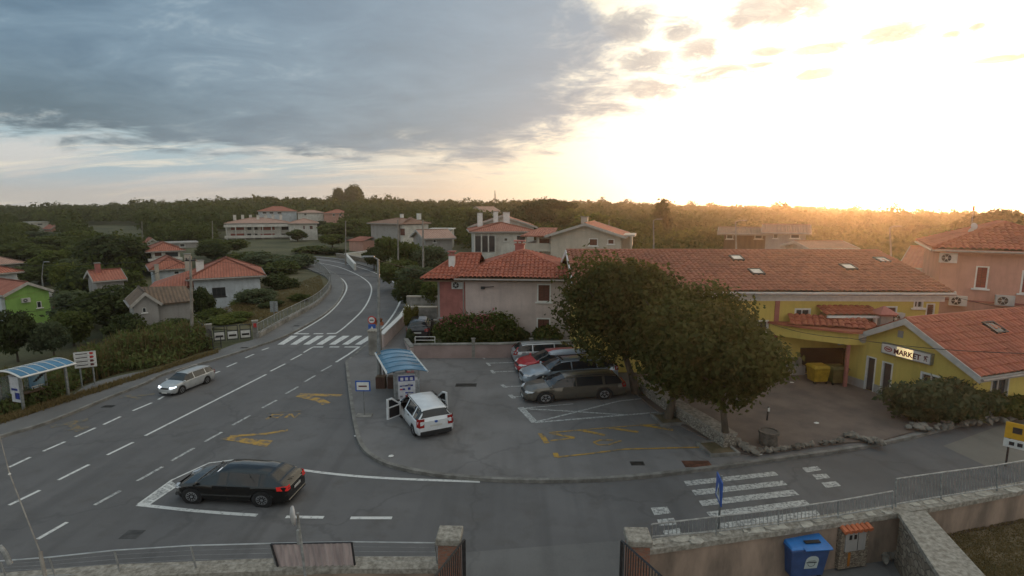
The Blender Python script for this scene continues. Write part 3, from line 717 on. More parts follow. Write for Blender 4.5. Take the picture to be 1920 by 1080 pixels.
                F_ = [(E[1],E[2],R0,R1),(E[3],E[0],R1,R0)]; caps = [(R0,R1)]; verge = [(E[0],R0),(E[1],R0),(E[2],R1),(E[3],R1)]
            up = Vector((0, 0, .17))
            for a, b, d_, c in F_:
                tile_face(rb, Vector(a)+up, Vector(b)+up, Vector(d_)+up, Vector(c)+up, hi=s.hi)
                q = [Vector(a)+up*.3, Vector(b)+up*.3, Vector(c)+up*.3, Vector(d_)+up*.3]
                if (Vector(c)-Vector(d_)).length < .01: q = q[:3]
                rb.add(q, [tuple(range(len(q)))], 1)
            for a, b in caps:
                if (Vector(a)-Vector(b)).length > .05: rb.tube([Vector(a)+up*1.1, Vector(b)+up*1.1], .10, 6)
            s.roofo = rb.build('roof', [s.tile, m_wood if s.hi else s.trim], s.root)
            if s.roof != 'hip':
                for a, b in verge:
                    vb = MB()
                    a = Vector(a); b = Vector(b); m = [a+Vector((0,0,-.1)), b+Vector((0,0,-.1)), b+Vector((0,0,.2)), a+Vector((0,0,.2))]
                    ax = Vector((1,0,0)) if s.roof == 'gablex' else Vector((0,1,0)); sg = 1 if (a.x+a.y*0 > W/2 if s.roof == 'gablex' else a.y > Dp/2) else -1
                    vb.add(m+[p+ax*sg*.05 for p in m], [(0,1,2,3),(7,6,5,4),(0,4,5,1),(1,5,6,2),(2,6,7,3),(3,7,4,0)])
                    vb.build('verge_board', s.trim, s.roofo)
            # fascia and gutter along the eaves
            for a, b, d_, c in F_:
                fa = MB(); gu = MB()
                a = Vector(a); b = Vector(b); t = (b-a).normalized(); o_ = Vector((t.y, -t.x, 0))
                fa.add([a+up*.9-o_*.02, b+up*.9-o_*.02, b-o_*.02+Vector((0,0,-.08)), a-o_*.02+Vector((0,0,-.08)), a+up*.9-o_*.06, b+up*.9-o_*.06, b-o_*.06+Vector((0,0,-.08)), a-o_*.06+Vector((0,0,-.08))], [(0,3,2,1),(4,5,6,7),(3,7,6,2),(0,1,5,4)])
                gu.tube([a+o_*.07+Vector((0,0,.05)), b+o_*.07+Vector((0,0,.05))], .065, 6)
                fa.build('fascia', s.trim, s.roofo)
                if s.gutter: gu.build('gutter', m_gutter, s.roofo)
        return s
    def local(s, X, Y, z):  # world -> local
        d = Vector((X, Y))-s.A; return Vector((d.dot(s.u), d.dot(s.n), z-s.z0))
    def add(s, mb, name, mats, parent=None, **k): return mb.build(name, mats, parent or s.root, **k)
    def chimney(s, x, y, w, z0, z1, mat=None, cap='slab'):
        m = MB(); m.box(x-w/2, y-w/2, z0, x+w/2, y+w/2, z1); o = m.build('chimney', mat or m_wht, s.roofo)
        c = MB(); c.box(x-w*.62, y-w*.62, z1, x+w*.62, y+w*.62, z1+.07)
        if cap == 'pots':
            for a in (-.25, .25):
                for b in (-.25, .25): c.box(x+a*w-.05, y+b*w-.05, z1+.07, x+a*w+.05, y+b*w+.05, z1+.25)
            c.box(x-w*.65, y-w*.65, z1+.25, x+w*.65, y+w*.65, z1+.33)
        c.build('chimney_cap', m_red_r if cap == 'pots' else m_conc, o)
def ac_unit(root, p, w=.85, h=.6, d=.32, rz=0, label=None):
    """split air conditioner box with a fan grille; local box at p, front towards -y"""
    m = MB(); m.box(-w/2, -d, 0, w/2, 0, h); T = Matrix.Translation(p) @ Matrix.Rotation(rz, 4, 'Z'); m.xf(T)
    o = m.build('air_conditioner', M('ac_white', (.5,.5,.48), .5, var=.08), root)
    g_ = MB(); g_.disc((-w*.12, -d-.01, h/2), (0, 1, 0), h*.40, .02, 18); g_.xf(T); g_.build('fan_grille', m_black, o)
    h_ = MB(); h_.disc((-w*.12, -d-.025, h/2), (0, 1, 0), h*.12, .02, 10)
    for k in range(6): a = k*PI/3; h_.tube([(-w*.12, -d-.028, h/2), (-w*.12+math.cos(a)*h*.38, -d-.028, h/2+math.sin(a)*h*.38)], .012, 4)
    h_.xf(T); h_.build('fan_hub', M('ac_white', (.5,.5,.48)), o)
    return o
def P2(px, py, z): q = G(px, py, z); return Vector((q.x, q.y))
def Yz(px, py, Y): q = At(px, py, Y); return q
# --- pink-white two storey house in the middle
YH = 36.0
a = At(872, 518, YH); b = At(1078, 518, YH-.6); ZE = a.z
H1 = House('house', 'pale pinkish two storey house with a red tiled hip roof behind the parking lot wall', 'house', a, b, 8.2, -1.0, ZE, m_pink_r, 'hip', rh=1.3, oh=.55, hi=True, gutter=True, trim=m_wood)
H1.ridge_in = None
H1.win('f', (1007,532,1033,566), 'shutter', frame=m_wht); H1.win('f', (1006,596,1032,625), 'shutter', frame=m_wht)
H1.win('r', (3, 2.2, 4, 3.3), 'glass', px=False); H1.done()
hw = H1.w
# lower wing with its own roof to the left and behind
wg = H1.w
m = MB(); W0 = -2.35
m.add([(W0,2.2,0),(0,1.0,0),(0,1.0,H1.h-.1),(W0,2.2,H1.h-.1),(W0,8,0),(W0,8,H1.h-.1),(0,8,0),(0,8,H1.h-.1)], [(0,1,2,3),(4,0,3,5),(6,4,5,7),(3,2,7,5)])
H1.add(m, 'side_wing', m_red_r)
m = MB(); m.box(W0-.05, 2.15, 0, W0+.9, 2.25, H1.h-.15); m.box(W0-.03, 1.6, 0, W0+1.6, 2.2, 2.4)
H1.add(m, 'porch_wall', m_grey_r)
m = MB(); up = H1.h+.0
tile_face(m, (W0-.9,.7,up-.35),(.6,.7,up-.35),(W0+1.3,4.0,up+1.15),(.6,4.0,up+1.15), hi=True)
tile_face(m, (W0-.9,8.5,up-.35),(W0-.9,.7,up-.35),(W0+1.3,4.0,up+1.15),(W0+1.3,4.0,up+1.15), hi=True)
tile_face(m, (.6,8.5,up-.35),(W0-.9,8.5,up-.35),(.6,4.0,up+1.15),(W0+1.3,4.0,up+1.15), hi=True)
m.tube([(W0-.9,.7,up-.28),(W0+1.3,4.0,up+1.22)], .1, 6); m.tube([(W0+1.3,4.0,up+1.22),(.6,4.0,up+1.22)], .1, 6)
m.box(W0-.8, .8, up-.5, .0, 8.4, up-.42, 1)
wing_roof = H1.add(m, 'wing_roof', [m_tile, m_wood])
H1.chimney(-1.35, 2.4, .42, H1.h-.3, H1.h+1.2, m_wht, 'pots')
H1.chimney(3.3, 6.4, .7, H1.h+.5, H1.h+1.75, m_red_r, 'pots')
ac_unit(H1.root, Vector((-.75, 1.35, H1.h-1.05)), .8, .55, .3)
m = MB(); m.tube([(-.12,-.06,H1.h-.2),(-.12,-.06,.2)], .05, 8); m.tube([(.3,-.5,H1.h-.05),(-.12,-.06,H1.h-.4)], .05, 8); H1.add(m, 'downpipe', m_gutter)
m = MB(); m.box(1.1,-.2,H1.h-.85,1.35,0,H1.h-.68); m.tube([(1.3,-.1,H1.h-.72),(2.0,-.25,H1.h-.66)], .03, 6); H1.add(m, 'wall_lamp', m_dsteel)
# --- long yellow building with skylights
YA = 28.7
a = Vector((1.0, YA+.9)); e1 = At(1765, 546, YA)
EZ = At(1400, 547, YA).z
a3 = At(1088, 547, YA+.3); b3 = At(1764, 547, YA-.2)
HY = House('shop_building', 'long yellow building with a wide red tiled roof and four skylights', 'building', a3, b3, 12.0, FZ, EZ+.05, m_yellow_r, 'gablex', rh=1.55, oh=.55, hi=True, tile=m_tile_old, trim=m_wht, ohg=.35)
for r, kd in [((1489,578,1519,610),'glass'),((1659,574,1681,604),'shutter'),((1713,563,1731,577),'glass'),((1736,569,1752,594),'shutter')]: HY.win('f', r, kd, frame=m_wht, shutter=m_shut)
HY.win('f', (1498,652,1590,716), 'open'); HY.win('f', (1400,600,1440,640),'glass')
HY.done()
def on_slope(H, px, py):
    """point where the pixel ray meets the front slope of a gablex roof (local coordinates)"""
    k = H.rh/(H.d/2); r = ray(px, py); ul = Vector((r.x, r.y)); o = Vector((0, 0))-H.A
    ou, on = o.dot(H.u), o.dot(H.n); ru, rn = ul.dot(H.u), ul.dot(H.n)
    # CAMH-z0 + r.z t = h + k*(on+rn t) + .17
    t = (CAMH-H.z0-H.h-.2-k*on)/(k*rn-r.z)
    return Vector((ou+ru*t, on+rn*t, H.h+.2+k*(on+rn*t)))
for i, (x, y) in enumerate([(1381,485),(1418,511),(1590,502),(1654,489)]):
    p = on_slope(HY, x, y); k = HY.rh/(HY.d/2); sl_ = math.atan(k)
    T = Matrix.Translation(p) @ Matrix.Rotation(sl_, 4, 'X')
    m = MB(); 
    for q in ((-.36,-.42,.36,-.35),(-.36,.35,.36,.42),(-.36,-.35,-.29,.35),(.29,-.35,.36,.35)): m.box(q[0],q[1],-.05,q[2],q[3],.12)
    m.xf(T); sk = m.build('skylight', m_dsteel, HY.roofo)
    m = MB(); m.box(-.29,-.35,-.02,.29,.35,.09); m.xf(T); m.build('pane', M('skylight_glass', (.55,.55,.52), .08, var=.1, spec=.9), sk)
m = MB(); m.box(-.2,-.09,HY.h-.55,HY.w+.2,-.002,HY.h-.12); HY.add(m, 'cornice_band', m_wht)
m = MB(); xx = HY.local(*HY.A, 0); q = on_plane(1455, 600, HY.A, HY.wp((HY.w, 0)))[0]; m.box(q-.12,-.07,0,q+.12,-.003,HY.h-.55); HY.add(m, 'red_downpipe', m_red_r)
# oriel / storage box with its own little roof on the yellow wall
u0 = on_plane(1536, 600, HY.A, HY.wp((HY.w, 0)))[0]; u1 = on_plane(1619, 600, HY.A, HY.wp((HY.w, 0)))[0]; zt = on_plane(1575, 580, HY.A, HY.wp((HY.w, 0)))[1]-HY.z0
m = MB(); m.box(u0,-.9,zt-1.25,u1,-.002,zt-.12); bal = HY.add(m, 'closed_balcony', m_wood)
m = MB(); tile_face(m, (u0-.25,-1.15,zt-.12),(u1+.2,-1.15,zt-.12),(u0-.25,0,zt+.18),(u1+.2,0,zt+.18), hi=True); m.box(u0-.25,-1.2,zt-.24,u1+.2,-1.12,zt-.12,1); HY.add(m, 'balcony_roof', [m_tile, m_wht], bal)
m = MB(); m.box(u1-.12,-1.1,zt-1.9,u1+.02,-.95,zt-.24); HY.add(m, 'post', m_wht, bal)
q = on_plane(1632, 600, HY.A, HY.wp((HY.w, 0)))[0]
m = MB(); m.box(q-.32,-1.3,0,q+.32,-.7,zt-.1); ch = HY.add(m, 'chimney', m_grey_r)
m = MB(); m.box(q-.42,-1.4,zt-.1,q+.42,-.6,zt+.0); 
m.add([(q-.5,-1.48,zt+.0),(q+.5,-1.48,zt+.0),(q+.5,-.52,zt+.0),(q-.5,-.52,zt+.0),(q,-1.0,zt+.4)], [(0,1,4),(1,2,4),(2,3,4),(3,0,4),(3,2,1,0)]); HY.add(m, 'chimney_cap', m_red_r, ch)
ac_unit(HY.root, Vector((on_plane(1512,590,HY.A,HY.wp((HY.w,0)))[0]+1.0, -.002, zt-.9)), .5, .5, .3)
ac_unit(HY.root, Vector((on_plane(1676,590,HY.A,HY.wp((HY.w,0)))[0], -.002, zt-.75)), .8, .6, .3)
# low canopy with a yellow fascia over the loading bay
c0 = HY.local(*P2(1480, 640, 2.6), 0); 
uu0 = on_plane(1440, 640, HY.A, HY.wp((HY.w, 0)))[0]; uu1 = on_plane(1592, 640, HY.A, HY.wp((HY.w, 0)))[0]
m = MB(); zc_ = 2.25
m.slab([(uu0,-.1),(uu0+1.2,-1.1),(uu0+3.0,-2.3),(uu1+.2,-2.3),(uu1+.2,-.1)], zc_, zc_+.62); can = HY.add(m, 'canopy', m_yellow_r)
m = MB(); m.slab([(uu0-.15,-.1),(uu0+1.1,-1.25),(uu0+2.95,-2.5),(uu1+.3,-2.5),(uu1+.3,-.1)], zc_+.622, zc_+.74)
tile_face(m, (uu0+.6,-1.0,zc_+.74),(uu1+.3,-2.4,zc_+.74),(uu0+.9,-.1,zc_+1.15),(uu1+.3,-.1,zc_+1.25), hi=True); HY.add(m, 'canopy_roof', m_tile, can)
m = MB(); xb = (uu0+3.0+uu1)/2; m.disc((xb,-2.31,zc_+.33),(0,1,0),.22,.02,16); HY.add(m, 'round_vent', m_grey_r, can)
m = MB(); m.box(u0+.4,.62,0,uu1-.1,.66,2.2); HY.add(m, 'loading_bay_back', m_shut)
m = MB()
for x in (uu0+3.1, uu1+.05): m.box(x-.07,-2.2,0,x+.07,-2.06,zc_)
HY.add(m, 'canopy_post', m_red_r, can)
# --- market with gable to the forecourt
mL = P2(1588, 718, FZ)
zel = on_plane(1588, 640, mL, mL+Vector((1, 0)))[1]
mR = Vector((0, 0))
t_best = None
for yy in range(150, 280):
    p = At(1826, 697, yy/10)
    if abs(p.z-zel) < .06: t_best = p; break
mR = Vector((t_best.x, t_best.y)) if t_best else P2(1830, 795, FZ)
HM = House('market_shop', 'yellow market shop with a lit MARKET sign on its white edged gable', 'shop', mL, mR, 15.0, FZ, zel+.05, m_yellow_r, 'gabley', rh=1.55, oh=.45, hi=True, trim=M('gable_trim', (.45,.44,.42), .6, var=.08), plinth=m_grey_r, ohg=.3)
HM.win('f', (1622,668,1641,735), 'door', frame=m_wht, shutter=m_glassw, sill=False); HM.win('f', (1651,678,1672,748), 'door', frame=m_wht, shutter=m_glassw, sill=False)
HM.win('f', (1724,700,1762,740), 'glass', frame=m_wht)
HM.win('r', (1.2,.9,2.4,1.9), 'glass', px=False); HM.win('r', (4.0,.9,5.2,1.9), 'glass', px=False); HM.done()
u0, z0_, u1, z1_ = HM.px('f', 1658, 655, 1756, 672)
ua, za = on_plane(1659, 643, HM.A, HM.wp((HM.w,0))); ub, zb = on_plane(1659, 662, HM.A, HM.wp((HM.w,0)))
uc, zc1 = on_plane(1753, 661, HM.A, HM.wp((HM.w,0)));
zt = (za+zc1)/2-HM.z0; zbm = zt-(za-zb)*1.05
sign = thing('market_sign', 'white box sign reading MARKET with its middle lit, on the yellow gable', 'sign', (*HM.wp((0, 0)), HM.z0), math.atan2(HM.u.y, HM.u.x))
m = MB(); m.box(ua,-.20,zbm,uc,-.005,zt); m.build('sign_box', m_steel, sign)
sw_ = uc-ua
for q0, q1 in ((ua+.04, ua+sw_*.33), (ua+sw_*.66, uc-.04)): m = MB(); m.box(q0,-.215,zbm+.04,q1,-.2,zt-.04); m.build('sign_face', M('sign_white', (.62,.6,.58), .4, var=.05), sign)
ml, nl, ll, bl = nt('sign_lit')
bl.inputs['Base Color'].default_value = (.8,.7,.5,1); tcl = nl.new('ShaderNodeTexCoord'); zl = nl.new('ShaderNodeTexNoise'); zl.inputs['Scale'].default_value = 2.5; ll.new(tcl.outputs['Object'], zl.inputs['Vector'])
bl.inputs['Emission Color'].default_value = (1,.72,.34,1); ll.new(node_math(nl, ll, 'MULTIPLY', zl.outputs['Fac'], 1.3), bl.inputs['Emission Strength'])
m = MB(); m.box(ua+sw_*.33,-.2155,zbm+.04,ua+sw_*.66,-.2,zt-.04); m.build('lit_sign_face', ml, sign)
def text(s, size, mat, parent, loc, rot=(PI/2, 0, 0), name='lettering', ext=.006, sx=1.0, align='LEFT', bold=0):
    c = bpy.data.curves.new(name, 'FONT'); c.body = s; c.size = size; c.extrude = ext; c.align_x = align; c.offset = bold; c.resolution_u = 2
    o = bpy.data.objects.new(name, c); COL.objects.link(o)
    dg = bpy.context.evaluated_depsgraph_get(); me = bpy.data.meshes.new_from_object(o.evaluated_get(dg)); bpy.data.objects.remove(o)
    me.materials.clear(); me.materials.append(mat); o = bpy.data.objects.new(name, me); COL.objects.link(o); o.parent = parent; o.location = loc; o.rotation_euler = rot; o.scale = (sx, 1, 1)
    return o
m_red_s = M('sign_red', (.35,.04,.03), .5, var=.05); m_ink = M('sign_maroon', (.10,.015,.02), .5, var=.05); m_blue = M('sign_blue', (.03,.10,.38), .45, var=.08)
sh = zt-zbm
text('MARKET', sh*.66, m_ink, sign, (ua+sw_*.27, -.222, zbm+sh*.24), sx=.56*sw_/(sh*.66*3.95), bold=.008)
m = MB(); 
for k in range(24):
    a0 = 2*PI*k/24; a1 = 2*PI*(k+1)/24; cx_, cz_ = ua+sw_*.155, zbm+sh*.5
    m.add([(cx_+math.cos(a)*rr*sw_*.085, -.224, cz_+math.sin(a)*rr*sh*.24) for a in (a0, a1) for rr in (1, .72)], [(0,2,3,1)])
m.build('oval_emblem', m_red_s, sign)
m = MB(); m.box(cx_-sw_*.045,-.224,cz_-sh*.07,cx_+sw_*.045,-.216,cz_+sh*.07); m.build('emblem_bar', m_red_s, sign)
m = MB(); bx_ = ua+sw_*.9; bz = zbm+sh*.45
for a, b in [((-.05,.2),(.06,.28)),((-.03,.2),(.05,-.02)),((.05,.24),(-.03,.02)),((-.05,.1),(.03,.16)),((.0,.1),(-.04,-.2)),((.0,.1),(.05,-.2)),((.04,.22),(.09,.2))]:
    m.tube([(bx_+a[0]*sw_*.6,-.222,bz+a[1]*sh),(bx_+b[0]*sw_*.6,-.222,bz+b[1]*sh)], .014, 5)
m.build('line_emblem', m_ink, sign)
ve = HM.px('f', 1684, 620, 1694, 633); m = MB(); m.box(ve[0],-.03,ve[1],ve[2],-.004,ve[3]); 
for k in range(3): m.box(ve[0]+.04,-.05,ve[1]+.06+k*(ve[3]-ve[1])/3.4,ve[2]-.04,-.03,ve[1]+.09+k*(ve[3]-ve[1])/3.4)
HM.add(m, 'wall_vent', m_grey_r)
kk = HM.rh/(HM.w/2)
p = Vector((HM.w*.68, 4.2, 0)); T = Matrix.Translation((p.x, p.y, HM.h+.2+kk*(HM.w-p.x))) @ Matrix.Rotation(math.atan(kk), 4, 'Y')
m = MB()
for q in ((-.40,-.4,.40,-.33),(-.40,.33,.40,.4),(-.40,-.33,-.33,.33),(.33,-.33,.40,.33)): m.box(q[0],q[1],-.05,q[2],q[3],.1)
m.xf(T); sk = m.build('skylight', m_dsteel, HM.roofo); m = MB(); m.box(-.33,-.33,-.02,.33,.33,.06); m.xf(T); m.build('pane', m_glassw, sk)
# --- salmon two storey house at the right
YP = 33.0
a = At(1768, 460, YP); b = At(2060, 474, YP-3.6)
HP = House('house', 'salmon pink two storey house with red shutters and rooftop dish above the market', 'house', a, b, 9.0, -.2, a.z-.15, m_pinkred, 'hip', rh=1.35, oh=.5, hi=True, trim=m_pinkred)
HP.win('f', (1828,499,1853,541), 'shutter', frame=m_wht, shutter=m_shutr); HP.win('f', (1914,507,1945,551), 'shutter', frame=m_wht, shutter=m_shutr); HP.done()
for x, y in ((1794,572),(1881,572),(1776,492)):
    u_, z_ = on_plane(x, y, HP.A, HP.wp((HP.w, 0))); ac_unit(HP.root, Vector((max(.3, u_), -.002, z_-HP.z0)), .85, .6, .32)
m = MB(); m.box(0,-.08,on_plane(1850,560,HP.A,HP.wp((HP.w,0)))[1]-HP.z0-.25,HP.w,-.002,on_plane(1850,560,HP.A,HP.wp((HP.w,0)))[1]-HP.z0-.15); HP.add(m, 'string_course', m_red_r)
# dish and mast on its roof
dp_ = At(1818, 452, YP+1.5); ds = thing('satellite_dish', 'white satellite dishes on a mast with an aerial above the salmon roof', 'satellite dish', (dp_.x, dp_.y, dp_.z-.6))
m = MB(); zt_ = At(1819, 386, YP+1.5).z - dp_.z+.6; m.tube([(0,0,0),(0,0,zt_)], [.03,.012], 6); m.tube([(-.35,0,.2),(0,0,1.0)], .015, 5); m.tube([(.35,.1,.2),(0,0,1.0)], .015, 5); m.tube([(0,0,.75),(.75,.1,.72)], .02, 5)
m.build('mast', m_steel, ds)
for (x, z, r_) in ((-.05, 1.15, .30), (.02, 1.55, .22)):
    m = MB(); prof = [(r_*k/6, .28*r_*(k/6)**2) for k in range(1, 7)]; m.lathe(prof, 18); m.xf(Matrix.Translation((x,-.12,z)) @ Matrix.Rotation(R(78), 4, 'X')); m.build('dish', M('dish_grey', (.5,.48,.46), .5, var=.08), ds, smooth=40)
m = MB(); m.tube([(0,0,zt_-.3),(0,0,zt_)], .05, 6); m.build('aerial_tip', m_red_s, ds)
# --- houses further off, by facade pixels
def far(name, label, cat, x0, x1, ye, Y0, Y1, dep, wall, roof='hip', rh=1.4, tile=None, wins=(), z0=None, oh=.5, group=None, lw=(), rw=(), ye1=None, chims=(), ridge_in=None, ohg=None, trim=None, base=None):
    xm_ = (x0+x1)/2; w0_ = (x1-x0)/1000*Y0
    if xm_ < 700: Y1 = Y0 + .8*(960-xm_)/1000*w0_
    a = At(x0, ye, Y0); b = At(x1, ye, Y1)
    zb_ = min(gh(a.x, a.y), gh(b.x, b.y))-.3 if z0 is None else z0
    h = House(name, label, cat, a, b, dep, zb_, a.z, wall, roof, rh, oh, tile or m_tile_lo, False, group, ohg=ohg, trim=trim or M('pale_trim', (.40,.38,.35), .7, var=.1))
    for w_ in wins: h.win('f', w_[:4], *(w_[4:5] or ('glass',)), frame=m_wht if len(w_) < 6 else w_[5], bars=0 if len(w_) < 7 else w_[6], shutter=m_shut)
    for w_ in lw: h.win('l', w_[:4], *(w_[4:5] or ('glass',)), frame=m_wht, bars=0)
    for w_ in rw: h.win('r', w_[:4], *(w_[4:5] or ('glass',)), frame=m_wht, bars=0)
    h.done()
    for (fx, fy, cw, ch_) in chims: h.chimney(h.w*fx, h.d*fy, cw, h.h+.1, h.h+ch_)
    return h
HG = 'village houses beyond the bend'
# cream gabled house
Y0 = 62
f1 = far('house', 'cream gabled house with brown shutters and balconies beyond the pink house', 'house', 1033, 1164, 441, Y0, Y0-2, 9.5, m_cream, 'gabley', 1.25, m_tile_lo, [(1104,447,1121,461,'shutter'),(1139,448,1152,458,'shutter'),(1104,480,1121,492,'shutter')], oh=.6, z0=-.5)
f1.chimney(f1.w*.4, f1.d*.6, .8, f1.h+1.2, f1.h+2.0, m_cream)
a = At(985, 441, Y0+1.6); 
lo = f1.local(a.x, a.y, 0); m = MB()
zE = f1.h
for zz in (zE-1.95, zE-5.0):
    if zz > -1: m.box(lo.x, .6, zz, -.002, 7.5, zz+.95)
m.box(lo.x-.1, .5, zE-3.1, -.003, 7.6, zE-3.0); m.box(lo.x+1.2, 1.2, -1, -.004, 7.4, zE-.1)
for x_ in (lo.x+.1, lo.x*.5): m.box(x_-.1, .62, -1, x_+.1, .82, zE-.1)
f1.add(m, 'balcony', m_cream)
m = MB()
for x_ in (lo.x+1.5, lo.x*.4):
    for zz in (zE-1.6, zE-4.7): m.box(x_, 1.15, zz-.3, x_+.9, 1.2, zz+1.1)
f1.add(m, 'balcony_window', m_shut)
m = MB(); tile_face(m, (lo.x-.5,.2,zE-.1),(.2,.2,zE-.1),(lo.x+1.2,3.6,zE+.75),(.2,3.6,zE+.75), hi=False); tile_face(m, (lo.x-.5,8,zE-.1),(lo.x-.5,.2,zE-.1),(lo.x+1.2,3.6,zE+.75),(lo.x+1.2,3.6,zE+.75), hi=False); m.box(lo.x-.5,.2,zE-.22,.1,8,zE-.12); f1.add(m, 'balcony_roof', m_tile_lo)
rr = At(1183, 443, Y0+1).x; lo2 = f1.local(rr, Y0, 0).x
m = MB(); m.box(f1.w+.002,.8,zE-3.0,lo2,6,zE-2.8); m.box(lo2-.2,.8,zE-3,lo2,1.0,zE-.1); m.box(f1.w+.002,.9,zE-.1,lo2+.3,6,zE+.1); m.box(f1.w+.002,3,-1,lo2-.1,6,zE-.1); f1.add(m, 'loggia', m_cream)
# white-blue house left of it with crossing roofs
Y0 = 78
f2 = far('house', 'white house with red hip roof and dark glazed porch left of the cream gabled one', 'house', 889, 1000, 434, Y0, Y0+1, 10, m_white_r, 'hip', 1.0, m_tile_lo, [(945,446,952,452),(968,441,986,451)], oh=.7, chims=[(.15,.8,.8,2.6),(.45,.9,.7,2.8),(.65,.9,1.0,2.7)])
m = MB(); m.box(0,-1.2,0,3.0,-.003,f2.h-3.0)
for k in range(4): m.box(-.1+k*1.0,-1.3,f2.h-3,.05+k*1.0,-1.15,f2.h-.3)
f2.add(m, 'porch', m_white_r)
m = MB()
for k in range(3): m.box(.1+k*1.0,-1.1,f2.h-2.9,.9+k*1.0,-1.05,f2.h-.6)
f2.add(m, 'porch_glazing', m_glassw)
f2b = far('house', 'white gabled house showing a pale gable above the dark porch house', 'house', 884, 1001, 425, Y0+14, Y0+14, 10, m_white_r, 'gabley', 1.8, m_tile_lo, [(944,415,952,420)], oh=.6)
# house at 695-795
f3 = far('house', 'two storey house with grey blank front and white shuttered side by the poles', 'house', 695, 747, 418, 118, 112, 8, m_grey_r, 'hip', .9, m_tile_br, [], oh=.6)
m3 = f3
h3w = At(794, 418, 118); lc = f3.local(h3w.x, 116, 0)
m = MB(); m.box(f3.w+.003,.4,0,lc.x,7.6,f3.h-.3); f3.add(m, 'side_wing', m_white_r)
m = MB()
for q in (.18,.55): m.box(f3.w+(lc.x-f3.w)*q,.33,f3.h-2.4,f3.w+(lc.x-f3.w)*q+1.1,.38,f3.h-1.0)
f3.add(m, 'side_window', m_shut)
m = MB(); tile_face(m, (f3.w-.2,-.3,f3.h-.1),(lc.x+.5,-.3,f3.h-.1),(f3.w-.2,4,f3.h+1.3),(lc.x-2,4,f3.h+1.3), hi=False); tile_face(m, (lc.x+.5,-.3,f3.h-.1),(lc.x+.5,8,f3.h-.1),(lc.x-2,4,f3.h+1.3),(lc.x-2,4,f3.h+1.3), hi=False); f3.add(m, 'side_roof', m_tile_br)
f3.chimney(f3.w*1.1, f3.d*.6, .7, f3.h+.8, f3.h+2.1); f3.chimney(f3.w*.3, f3.d*.8, .6, f3.h+.4, f3.h+1.9)
m = MB(); m.box(-4,-3,0,1,-.003,2.6); f3.add(m, 'porch', m_pinkred)
m = MB(); tile_face(m, (-4.4,-3.4,2.6),(1.4,-3.4,2.6),(-4.0,-.1,3.4),(1.0,-.1,3.4), hi=False); f3.add(m, 'porch_roof', m_tile_lo)
far('house', 'low pink roofed bungalow right of the two poles, half hidden by trees', 'house', 797, 848, 447, 86, 88, 7, m_grey_r, 'gablex', 1.1, m_tile_pale, [(812,449,818,455)])
far('outbuilding', 'flat white roofed outbuilding before the big light green tree', 'outbuilding', 806, 846, 431, 125, 125, 6, m_white_r, 'flat', 0, m_white_r, [(826,433,832,441)], oh=.4)
far('house', 'small white house behind the big light green tree crown', 'house', 880, 908, 397, 205, 200, 9, m_cream, 'gabley', 1.8, m_tile_pale, [(891,399,898,404)])
# apartment block
Y0 = 158
ap = far('apartment_building', 'long white two storey apartment block with brown shutters and many chimneys', 'building', 424, 541, 419, Y0, Y0-3, 13, m_white_r, 'hip', 1.35, m_tile_pale, [], oh=.5, z0=-1.3)
for (x0, x1) in ((433,458),(464,471),(475,483),(489,515),(528,541)):
    for (y0, y1) in ((424,431),(438,445)):
        ap.win('f', (x0, y0, x1, y1), 'shutter', frame=m_white_r)
# rebuild is not needed: windows are added as shallow parts
for r, kind, fm, sm, *_ in ap.ops['f']:
    m = MB(); m.box(r[0], -.12, r[1], r[2], -.003, r[3]); ap.add(m, 'shutter', m_shutr if r[2]-r[0] > 2 else m_dark)
m = MB(); 
zz = ap.h
for z_ in (zz-.35, zz-3.6): m.box(-.6,-1.4,z_-.75,ap.w+.1,-.2,z_)
for k in range(8): m.box(ap.w*k/7-.15,-1.3,-.4,ap.w*k/7+.1,-.25,zz-.35)
ap.add(m, 'balcony', m_white_r)
ap2 = far('apartment_wing', 'plain white end wing of the apartment block behind the dome shaped tree', 'building', 542, 594, 419, Y0-3, Y0+6, 12, m_white_r, 'hip', 1.1, m_tile_pale, [(568,423,572,430,'shutter'),(580,423,587,430,'shutter')], oh=.5, z0=-1.3)
for k in range(7):
    x_ = .12+.12*k; ap.chimney(ap.w*x_*1.05, ap.d*(.35+.1*(k % 3)), .8, ap.h+.8, ap.h+2.4, m_white_r)
m = MB(); m.box(-.2,-6.2,0,14,-6.0,1.3); ap2.add(m, 'garden_wall', m_conc)
# hotel like building on the slope behind
far('house', 'wide low white building with a long red roof high on the wooded slope', 'building', 484, 556, 396, 240, 236, 12, m_blue_r, 'hip', 2.0, m_tile_lo, [(492,397,500,401),(505,397,513,401),(520,397,528,401)], oh=.5)
far('house', 'red walled house at the right end of the low white hill building', 'house', 607, 656, 400, 235, 232, 10, m_pinkred, 'hip', 1.5, m_tile_lo, [(624,401,628,405),(636,401,640,405)], oh=.5)
far('house', 'white flat fronted annex between the hill building and the red house', 'house', 558, 606, 399, 238, 238, 8, m_white_r, 'hip', 1.0, m_tile_pale, [(570,400,575,404)], oh=.4)
# far left houses on the slope
far('house', 'small white modern house alone on the far wooded slope', 'house', 54, 92, 417.5, 230, 228, 9, m_white_r, 'flat', 0, m_white_r, [(58,419,62,424),(70,419,80,422)], oh=.3)
far('house', 'small sunlit orange roofed cottage beside the white modern house', 'house', 96, 117, 429, 205, 203, 7, m_pinkred, 'gabley', 1.4, m_tile_lo, [(108,431,112,434)], oh=.4)
